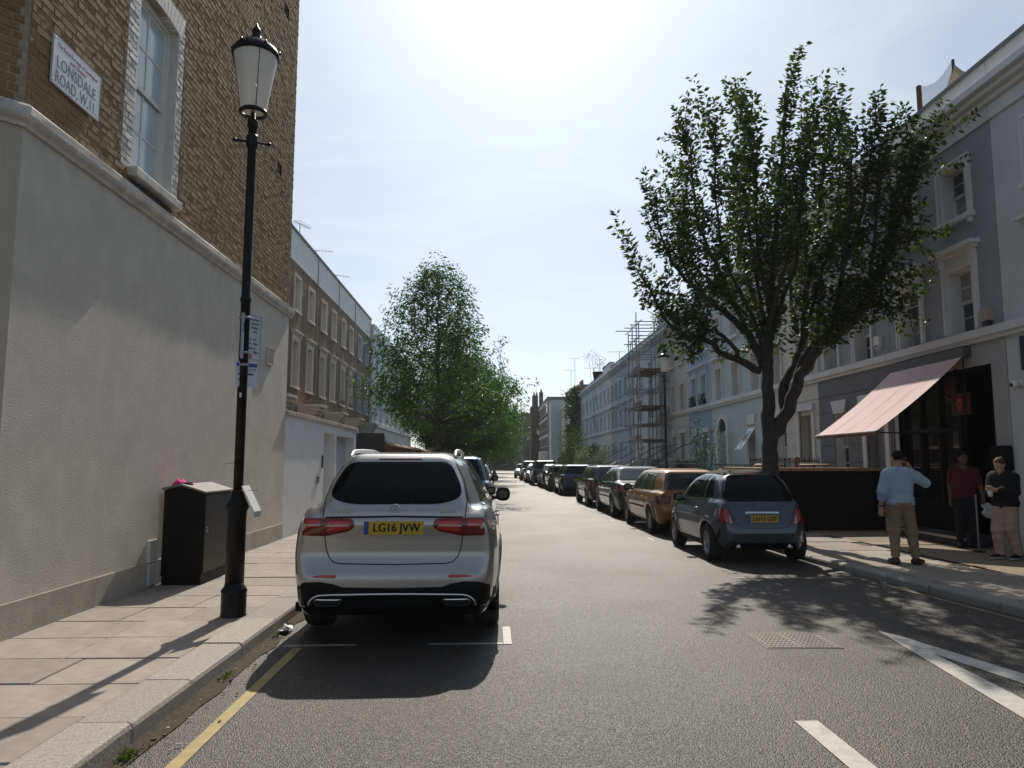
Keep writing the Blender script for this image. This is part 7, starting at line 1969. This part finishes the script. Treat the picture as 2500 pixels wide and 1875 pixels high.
    S['panels'] = [('rear', rounded([(-W + .2, .22), (W - .2, .22), (W - .24, .32), (-W + .24, .32)], .03), M_TRIMB, 'rear_valance', .006), ('left', rounded([(yr + .5, .52), (yf - .5, .52), (yf - .5, .56), (yr + .5, .56)], .01), M_TRIMB, 'side_moulding', .008)]
    return S

S_OR = hatch_spec(4.0, .845, 1.39, .29, .72, 3.30, .88, .84, .34, 'trim')
S_SD = hatch_spec(4.55, .885, 1.42, .32, .95, 3.72, .93, .86, 0, 'ten', True)
S_HB = hatch_spec(4.25, .89, 1.44, .32, .82, 3.42, .93, .86, .30, 'five')
S_SV = hatch_spec(4.45, .93, 1.68, .36, .86, 3.55, 1.06, 1.0, .22, 'five')
S_MN = hatch_spec(3.75, .85, 1.41, .30, .62, 3.10, .93, .88, .14, 'ten')
K = 3.42
P_OR = paint('orange bronze metallic', (.34, .155, .045), .45, .36); P_BK = paint('black metallic', (.016, .017, .019), .3, .28); P_DG = paint('dark green black', (.022, .028, .026), .4, .3)
P_NV = paint('deep navy', (.012, .018, .06), .35, .3); P_GR = paint('graphite', (.05, .052, .056), .5, .3); P_WH = paint('white', (.55, .55, .55), .0, .35); P_LB = paint('steel blue', (.10, .16, .24), .5, .3); P_SI = paint('light silver', (.42, .43, .44), .7, .32)
orange = finish_car('bronze orange hatchback parked ahead of the small grey car', S_OR, S_OR['body'], P_OR, (K + .845, 15.15, 0), R(.4), glassm=M_CGLASS2)
saloon = finish_car('black saloon parked ahead of the orange hatchback', S_SD, S_SD['body'], P_BK, (K + .87, 19.75, 0), R(.3), glassm=M_CGLASS2)
est = finish_car('dark green hatchback parked ahead of the black saloon', S_HB, S_HB['body'], P_DG, (K + .80, 24.9, 0), R(.3), glassm=M_CGLASS2)
navy = finish_car('navy blue hatchback with red tail lamps beyond the gap on the far side', S_HB, S_HB['body'], P_NV, (K + .65, 33.6, 0), 0)
def more(o, label, loc, rz, pm=None, glassm=None, name=None):
    c = copy_tree(o, None, label, None, loc, rz)
    for ch in c.children:
        if ch.type == 'MESH' and ch.name.startswith('body') and pm is not None: ch.material_slots[0].link = 'OBJECT'; ch.material_slots[0].material = pm
    if name: c.name = name
    return c
mini = finish_car('small graphite hatchback peeping out ahead of the navy car', S_MN, S_MN['body'], P_GR, (K + .45, 38.4, 0), 0)
more(saloon, 'graphite saloon second ahead of the navy car', (K + .40, 42.7, 0), 0, P_GR)
big = finish_car('tall black SUV parked far along the pastel terrace side', S_SV, S_SV['body'], P_BK, (K + .15, 47.8, 0), 0)
more(big, 'dark tall car at the far end of the row by the terrace', (K + .0, 66.0, 0), math.pi, P_GR)
# cars on the near side beyond the silver SUV
n1 = finish_car('light grey small car just ahead of the silver SUV', S_MN, S_MN['body'], P_SI, (-.92, 11.7, 0), 0, glassm=M_CGLASS2)
more(big, 'steel blue SUV second ahead of the silver SUV', (-.90, 16.6, 0), 0, P_LB)
more(navy, 'white hatchback far ahead on the near side', (-.85, 24.0, 0), 0, P_WH)
more(saloon, 'black saloon under the near side trees', (-.8, 31.0, 0), 0, P_BK)
more(navy, 'graphite hatchback under the near side trees', (-.8, 38.0, 0), 0, P_GR)
# two coming this way
onc = more(saloon, 'silver saloon driving towards the camera in the middle distance', (K + .02, 58.4, 0), math.pi, P_SI, name='moving_car'); onc['group'] = 'cars driving up the road'
tx = more(mini, 'pale small car following the silver saloon', (K - .3, 74.0, 0), math.pi, P_WH, name='moving_car'); tx['group'] = 'cars driving up the road'

# ------------------------------------------------------------------ people
def V3(*a): return np.array(a, float)
def person(label, loc, rz, scale, J, skin, hairm, shirt, trousers, shoes, hem=.93, cuffR=.6, cuffL=.6, leg_cuff=.96, loose=.018, tl=.018, hair='short', collar=1.505, sole=None, head_tilt=0.0, head_turn=0.0):
    """one skin body with clothes laid over it; J: joints in metres for a 1.75 m figure facing +y"""
    t = thing('person', label, 'person', loc, rz); t.scale = (scale,) * 3
    sR, sL, eR, eL, wR, wL = J['sR'], J['sL'], J['eR'], J['eL'], J['wR'], J['wL']
    hR, hL, kR, kL, aR, aL, tR, tL = J['hR'], J['hL'], J['kR'], J['kL'], J['aR'], J['aL'], J['tR'], J['tL']
    pv, ch, nk, hd = J['pv'], J['ch'], J['nk'], J['hd']
    def torso(x, y, z, g=0.0):
        f = sd_cone(x, y * 1.12, z, ch + V3(-.105, 0, .045), ch + V3(.105, 0, .045), .090, .090)
        f = smin(f, np.minimum(sd_cone(x, y, z, ch + V3(-.03, -.01, .135), sL + V3(.02, 0, .0), .045, .05), sd_cone(x, y, z, ch + V3(.03, -.01, .135), sR + V3(-.02, 0, 0), .045, .05)), .05)
        f = smin(f, sd_cone(x, y * 1.12, z, ch + V3(-.075, .01, -.09), ch + V3(.075, .01, -.09), .115, .115), .08)
        f = smin(f, sd_cone(x, y * 1.1, z, (ch + pv) / 2 + V3(-.06, 0, -.03), (ch + pv) / 2 + V3(.06, 0, -.03), .105, .105), .09)
        f = smin(f, sd_cone(x, y * 1.05, z, pv + V3(-.075, -.01, -.01), pv + V3(.075, -.01, -.01), .118, .118), .09)
        return f
    up = lambda x, y, z: smin(sd_cone(x, y, z, sR, eR, .060, .046), sd_cone(x, y, z, sL, eL, .060, .046), .01)
    Rm = Matrix.Rotation(head_turn, 3, 'Z') @ Matrix.Rotation(-head_tilt, 3, 'X'); Ri = np.array(Rm.inverted())
    def hl(x, y, z):
        dx, dy, dz = x - hd[0], y - hd[1], z - hd[2]
        return (Ri[0, 0] * dx + Ri[0, 1] * dy + Ri[0, 2] * dz, Ri[1, 0] * dx + Ri[1, 1] * dy + Ri[1, 2] * dz, Ri[2, 0] * dx + Ri[2, 1] * dy + Ri[2, 2] * dz)
    def head(x, y, z):
        a, b, c = hl(x, y, z)
        f = sd_ell(a, b, c, (0, -.008, .02), (.076, .097, .098))
        f = smin(f, sd_cone(a, b, c, V3(0, .03, -.03), V3(0, .055, -.085), .055, .032), .04)
        f = smin(f, sd_cone(a, b, c, V3(0, .088, .008), V3(0, .112, -.022), .010, .015), .012)
        f = smin(f, sd_ell(a, b, c, (0, .088, -.062), (.026, .016, .011)), .012)
        for s in (-1, 1):
            f = smin(f, sd_ell(a, b, c, (s * .078, -.008, -.005), (.012, .022, .033)), .012)
            f = smax(f, -sd_ell(a, b, c, (s * .032, .098, .018), (.016, .014, .010)), .012)
        return f
    def legs(x, y, z, a=.088, b=.060, c=.056, d=.040):
        f = smin(sd_cone(x, y, z, hR, kR, a, b), sd_cone(x, y, z, hL, kL, a, b), .015)
        return smin(f, np.minimum(sd_cone(x, y, z, kR, aR, c, d), sd_cone(x, y, z, kL, aL, c, d)), .02)
    def foot(x, y, z, a, tt, e=0.0):
        heel = a + (a - tt) * V3(.25, .25, 0) + V3(0, 0, -.035)
        f = sd_cone(x, y, z, heel, tt, .036 + e, .030 + e); f = smin(f, sd_cone(x, y, z, a + V3(0, 0, .02), (heel + tt) / 2, .036 + e, .038 + e), .03)
        return smax(f, -(z - .006), .006)
    def skinF(x, y, z):
        f = torso(x, y, z); f = smin(f, up(x, y, z), .05)
        f = smin(f, np.minimum(sd_cone(x, y, z, eR, wR, .044, .029), sd_cone(x, y, z, eL, wL, .044, .029)), .02)
        f = smin(f, sd_cone(x, y, z, ch + V3(0, -.01, .1), hd + V3(0, -.01, -.05), .062, .054), .04)
        f = smin(f, head(x, y, z), .02); f = smin(f, legs(x, y, z), .06)
        f = smin(f, np.minimum(foot(x, y, z, aR, tR), foot(x, y, z, aL, tL)), .03)
        for w, pd in ((wR, J['pR']), (wL, J['pL'])): f = smin(f, sd_cone(x, y, z, w, w + pd * .085, .030, .036), .02)
        return f
    allp = np.array([sR, sL, eR, eL, wR, wL, kR, kL, tR, tL, aR, aL, hd]); lo = allp.min(0) - .17; hi = allp.max(0) + .17; lo[2] = -.03
    v, f = surface_net(skinF, lo, hi, .0155)
    m = MB(); m.v = [tuple(p) for p in v.tolist()]; m.f = [tuple(q) for q in f.tolist()]; m.r = [0] * len(m.f)
    for w, pd, cu, th in ((wR, J['pR'], J['cR'], J['thR']), (wL, J['pL'], J['cL'], J['thL'])):
        pd = pd / np.linalg.norm(pd); sd = np.cross(pd, cu); sd /= np.linalg.norm(sd); kb = w + pd * .095
        for k, (o, ln) in enumerate(((-.030, .066), (-.010, .076), (.010, .072), (.029, .058))):
            p0 = kb + sd * o - pd * .015; p1 = kb + sd * o + pd * ln * .45 + cu * .008; p2 = p1 + (pd * .45 + cu * .8) * ln * .38; p3 = p2 + (cu * .8 - pd * .25) * ln * .3
            m.tube([tuple(p0), tuple(p1), tuple(p2), tuple(p3)], [.0098, .0092, .0085, .0065], 7)
        p0 = w + pd * .03 + sd * .03 * th; p1 = p0 + sd * .028 * th + pd * .025 + cu * .012; p2 = p1 + pd * .03 + cu * .018
        m.tube([tuple(p0), tuple(p1), tuple(p2)], [.0115, .0105, .0085], 7)
    m.build('body', skin, t, True, local=True)
    # clothes
    def shirtF(x, y, z):
        f = torso(x, y, z) - loose
        for s, e, w, cu in ((sR, eR, wR, cuffR), (sL, eL, wL, cuffL)):
            k = min(1, cu / .5); f = smin(f, sd_cone(x, y, z, s, s + (e - s) * k, .066 + loose, .052 + loose), .05)
            if cu > .5: f = smin(f, sd_cone(x, y, z, e, e + (w - e) * (cu - .5) / .5, .050 + loose * .9, .040 + loose), .025)
        wr = .004 * np.sin(z * 55 + 6 * x + 3 * np.sin(y * 20)) * np.clip((1.3 - z) * 3, 0, 1)
        f = f + wr
        f = smax(f, hem - z, .006)
        neck = sd_cone(x, y, z, ch + V3(0, .01, .1), hd + V3(0, .03, -.02), .060, .060)
        return smax(smax(f, z - collar, .006), -neck, .006)
    v, f = surface_net(shirtF, lo, hi, .0155); mesh_obj('shirt', v, f, shirt, t, True, local=True)
    def trF(x, y, z):
        ex = tl
        f = sd_cone(x, y * 1.05, z, pv + V3(-.07, -.015, 0), pv + V3(.07, -.015, 0), .118 + ex, .118 + ex)
        for h_, k_, a_ in ((hR, kR, aR), (hL, kL, aL)):
            e_ = k_ + (a_ - k_) * leg_cuff
            f = smin(f, sd_cone(x, y, z, h_, k_, .092 + ex, .066 + ex), .03); f = smin(f, sd_cone(x, y, z, k_, e_, .064 + ex, .047 + ex * 1.1), .03)
        f = f + .004 * np.sin(z * 48 + 8 * x) * np.clip((.9 - z) * 2, 0, 1)
        cz = (aR + (kR - aR) * (1 - leg_cuff))[2]
        return smax(smax(f, z - (hem + .035), .006), cz - .03 - z, .005)
    v, f = surface_net(trF, lo, hi, .0155); mesh_obj('trousers', v, f, trousers, t, True, local=True)
    for a, tt in ((aR, tR), (aL, tL)):
        l2 = np.minimum(a, tt) - .12; h2 = np.maximum(a, tt) + .12; l2[2] = -.02; h2[2] = .20
        sf = lambda x, y, z: smax(foot(x, y, z, a, tt, .012), z - .105, .008)
        v, f = surface_net(sf, l2, h2, .011); so = mesh_obj('shoe', v, f, shoes, t, True, local=True)
        if sole is not None:
            v, f = surface_net(lambda x, y, z: smax(foot(x, y, z, a, tt, .017), z - .034, .004), l2, h2, .010); mesh_obj('sole', v, f, sole, so, True, local=True)
    def hairF(x, y, z):
        a, b, c = hl(x, y, z)
        f = sd_ell(a, b, c, (0, -.014, .032), (.083, .100, .098 if hair != 'quiff' else .108))
        cut = smax(b - (.045 + (c - .02) * .75), -(c - .055), .01) if False else None
        f = smax(f, -(c - (-.055 + np.clip(b + .03, 0, .2) * 1.3)), .015)
        f = smax(f, -(sd_ell(a, b, c, (0, .12, -.02), (.072, .085, .085))), .012)
        if hair == 'bun':
            f = smin(f, sd_ell(a, b, c, (0, -.085, .085), (.035, .035, .032)), .015); f = smin(f, sd_ell(a, b, c, (0, -.075, -.02), (.06, .035, .06)), .03)
        return f
    v, f = surface_net(hairF, hd - .17, hd + .17, .010); mesh_obj('hair', v, f, hairm, t, True, local=True)
    # eyes
    for s in (-1, 1):
        p = Vector(hd) + Rm @ Vector((s * .032, .084, .018)); MB().ball(tuple(p), .0095, 8, 6).build('eye', M_EYE, t, True, local=True)
    return t
M_EYE = mat('eye', (.05, .04, .035), .2)
M_SK1 = mat('light tan skin', (.46, .27, .18), .55, 0, .06, 30, spec=.4); M_SK2 = mat('brown skin', (.13, .07, .045), .5, 0, .08, 30, spec=.4); M_SK3 = mat('fair skin', (.52, .31, .22), .55, 0, .06, 30, spec=.4)
M_HDK = mat('dark brown hair', (.010, .007, .005), .8, 0, .3, 60, bump=.6, bscale=160, spec=.2); M_HBR = mat('light brown hair', (.085, .05, .028), .7, 0, .3, 60, bump=.5, bscale=160)
M_BSH = mat('pale blue cotton shirt', (.38, .44, .56), .85, 0, .07, 14, bump=.6, bscale=22, bdist=.04); M_KHA = mat('khaki chinos', (.26, .19, .125), .9, 0, .1, 10, bump=.35, bscale=28, bdist=.02)
M_RSH = mat('maroon shirt', (.085, .008, .015), .85, 0, .1, 12, bump=.3, bscale=30); M_BTR = mat('black trousers', (.010, .010, .012), .9, 0, .2, 10, bump=.3, bscale=28); M_BJK = mat('black jacket', (.006, .006, .007), .95, 0, .2, 10, bump=.4, bscale=24, bdist=.02); M_PTR = mat('dusty pink trousers', (.42, .30, .25), .9, 0, .08, 9, bump=.35, bscale=24, bdist=.02)
M_SHOE = mat('dark leather shoes', (.015, .012, .011), .35, 0, .2, 20); M_SOLE = mat('white rubber sole', (.55, .53, .50), .7)
def J0():
    return dict(pv=V3(0, 0, .96), ch=V3(0, 0, 1.33), nk=V3(0, 0, 1.48), hd=V3(0, .02, 1.635), sR=V3(.172, 0, 1.385), sL=V3(-.172, 0, 1.385), eR=V3(.23, -.02, 1.13), eL=V3(-.23, -.02, 1.13), wR=V3(.235, .04, .88), wL=V3(-.235, .04, .88),
        hR=V3(.09, 0, .90), hL=V3(-.09, 0, .90), kR=V3(.10, .02, .50), kL=V3(-.10, .02, .50), aR=V3(.11, -.01, .085), aL=V3(-.11, -.01, .085), tR=V3(.14, .15, .034), tL=V3(-.14, .15, .034),
        pR=V3(0, .15, -1), pL=V3(0, .15, -1), cR=V3(-.6, .8, 0), cL=V3(.6, .8, 0), thR=-1, thL=1)
j = J0()
j.update(eR=V3(.395, .03, 1.25), wR=V3(.215, .135, 1.48), pR=V3(-.55, -.25, .8), cR=V3(-.75, -.1, -.35), thR=1, kR=V3(.15, .02, .50), aR=V3(.175, -.01, .085), tR=V3(.30, .09, .034), eL=V3(-.265, -.03, 1.12), wL=V3(-.275, .02, .87))
man = person('man in pale blue shirt and khaki trousers talking on his phone, back turned', (5.85, 10.35, .082), R(-12), .915, j, M_SK1, M_HDK, M_BSH, M_KHA, M_SHOE, hem=.915, cuffR=.78, cuffL=.72, leg_cuff=.86, head_tilt=.12, head_turn=.15)
ph = thing('mobile_phone', 'dark phone held to the ear of the man in blue', 'phone', (5.99, 10.43, 1.515)); MB().box(-.006, .006, -.04, .04, -.075, .075, Matrix.Rotation(R(20), 3, 'X')).build('case', M_BLK, ph, local=True); MB().box(.0062, .0075, -.035, .035, -.068, .068, Matrix.Rotation(R(20), 3, 'X')).build('screen', M_CGLASS, ph, local=True)
wt = thing('wrist_watch', 'dark wrist watch on the hanging arm of the man in blue', 'watch', (5.60, 10.41, .90)); MB().lathe([(.030, -.012), (.033, -.012), (.033, .012), (.030, .012)], (0, 0, 0), 14).build('strap', M_BLK, wt, local=True); MB().box(-.036, -.030, -.014, .014, -.015, .015).build('dial', M_CHROME, wt, local=True)
j = J0(); j.update(eL=V3(-.25, .02, 1.13), wL=V3(-.27, .16, .93), pL=V3(0, .5, -.8), hd=V3(0, .025, 1.635))
red = person('man in maroon shirt and black trousers standing in the shop doorway', (8.12, 12.35, .082), R(150), .92, j, M_SK2, M_HDK, M_RSH, M_BTR, M_SHOE, hem=.90, cuffR=.36, cuffL=.36, hair='quiff', head_turn=.35, tl=.022)
cl = thing('white_cloth', 'folded white cloth in the hand of the man in maroon', 'cloth', (8.34, 12.1, .75))
rows = [[(-.10 + .20 * i / 8 + .012 * math.sin(j_ * 2), .028 * math.sin(j_ * 1.3 + i * .8), -.11 + .22 * j_ / 8 - .08 * i / 8) for j_ in range(9)] for i in range(9)]
MB().grid(rows).build('fabric', M_WPAINT, cl, True, local=True).modifiers.new('thick', 'SOLIDIFY').thickness = .035
j = J0(); j.update(eR=V3(.22, .05, 1.14), wR=V3(.06, .26, 1.17), eL=V3(-.22, .05, 1.14), wL=V3(-.06, .26, 1.17), pR=V3(-.35, .9, .25), pL=V3(.35, .9, .25), cR=V3(-.5, .0, .7), cL=V3(.5, 0, .7), hd=V3(0, .07, 1.60), ch=V3(0, .02, 1.32), kR=V3(.09, .10, .50), aR=V3(.09, .07, .085), tR=V3(.10, .24, .034), kL=V3(-.09, .0, .50), aL=V3(-.10, -.09, .085), tL=V3(-.12, .08, .034))
wom = person('woman in black jacket and dusty pink trousers looking down at her hands', (7.74, 10.85, .082), R(108), .875, j, M_SK3, M_HBR, M_BJK, M_PTR, M_BTR, hem=.86, cuffR=.86, cuffL=.86, loose=.035, tl=.035, hair='bun', head_tilt=.42, sole=M_SOLE, leg_cuff=.98)
cp = thing('paper_cup', 'small pale cup held in both hands of the woman in black', 'cup', (7.47, 10.77, 1.06)); MB().lathe([(.028, -.05), (.038, .05), (.036, .05)], (0, 0, 0), 14).build('cup', M_WPAINT, cp, True, local=True); MB().lathe([(.040, .05), (.040, .058), (.03, .064)], (0, 0, 0), 14).build('lid', M_BLK, cp, local=True)
bt = thing('metal_stand', 'thin grey metal stand leaning behind the woman in black', 'stand', (7.9, 11.75, .08)); MB().tube([(7.9, 11.75, .08), (7.92, 11.78, 1.0)], .014, 6).build('pole', M_TUBE, bt); MB().lathe([(.09, .12), (.09, .135), (.02, .15)], (7.9, 11.75, -.04), 12).build('foot', M_BLK, bt)

# ------------------------------------------------------------------ hazy air over the street
hz = MB().box(-60, 70, -20, 240, -1.2, 14.5).build('haze', None)
hm = bpy.data.materials.new('pale haze'); hm.use_nodes = True; hn = hm.node_tree.nodes; hn.clear()
ho = hn.new('ShaderNodeOutputMaterial'); hv = hn.new('ShaderNodeVolumePrincipled')
hv.inputs['Color'].default_value = (.86, .93, 1.0, 1); hv.inputs['Density'].default_value = .0004; hv.inputs['Anisotropy'].default_value = .3
hm.node_tree.links.new(hv.outputs[0], ho.inputs['Volume']); hz.data.materials.append(hm)
tag(hz, 'thin pale haze in the air along the street', 'haze', kind='stuff')
SC.cycles.volume_bounces = 0
SC.cycles.volume_max_steps = 64
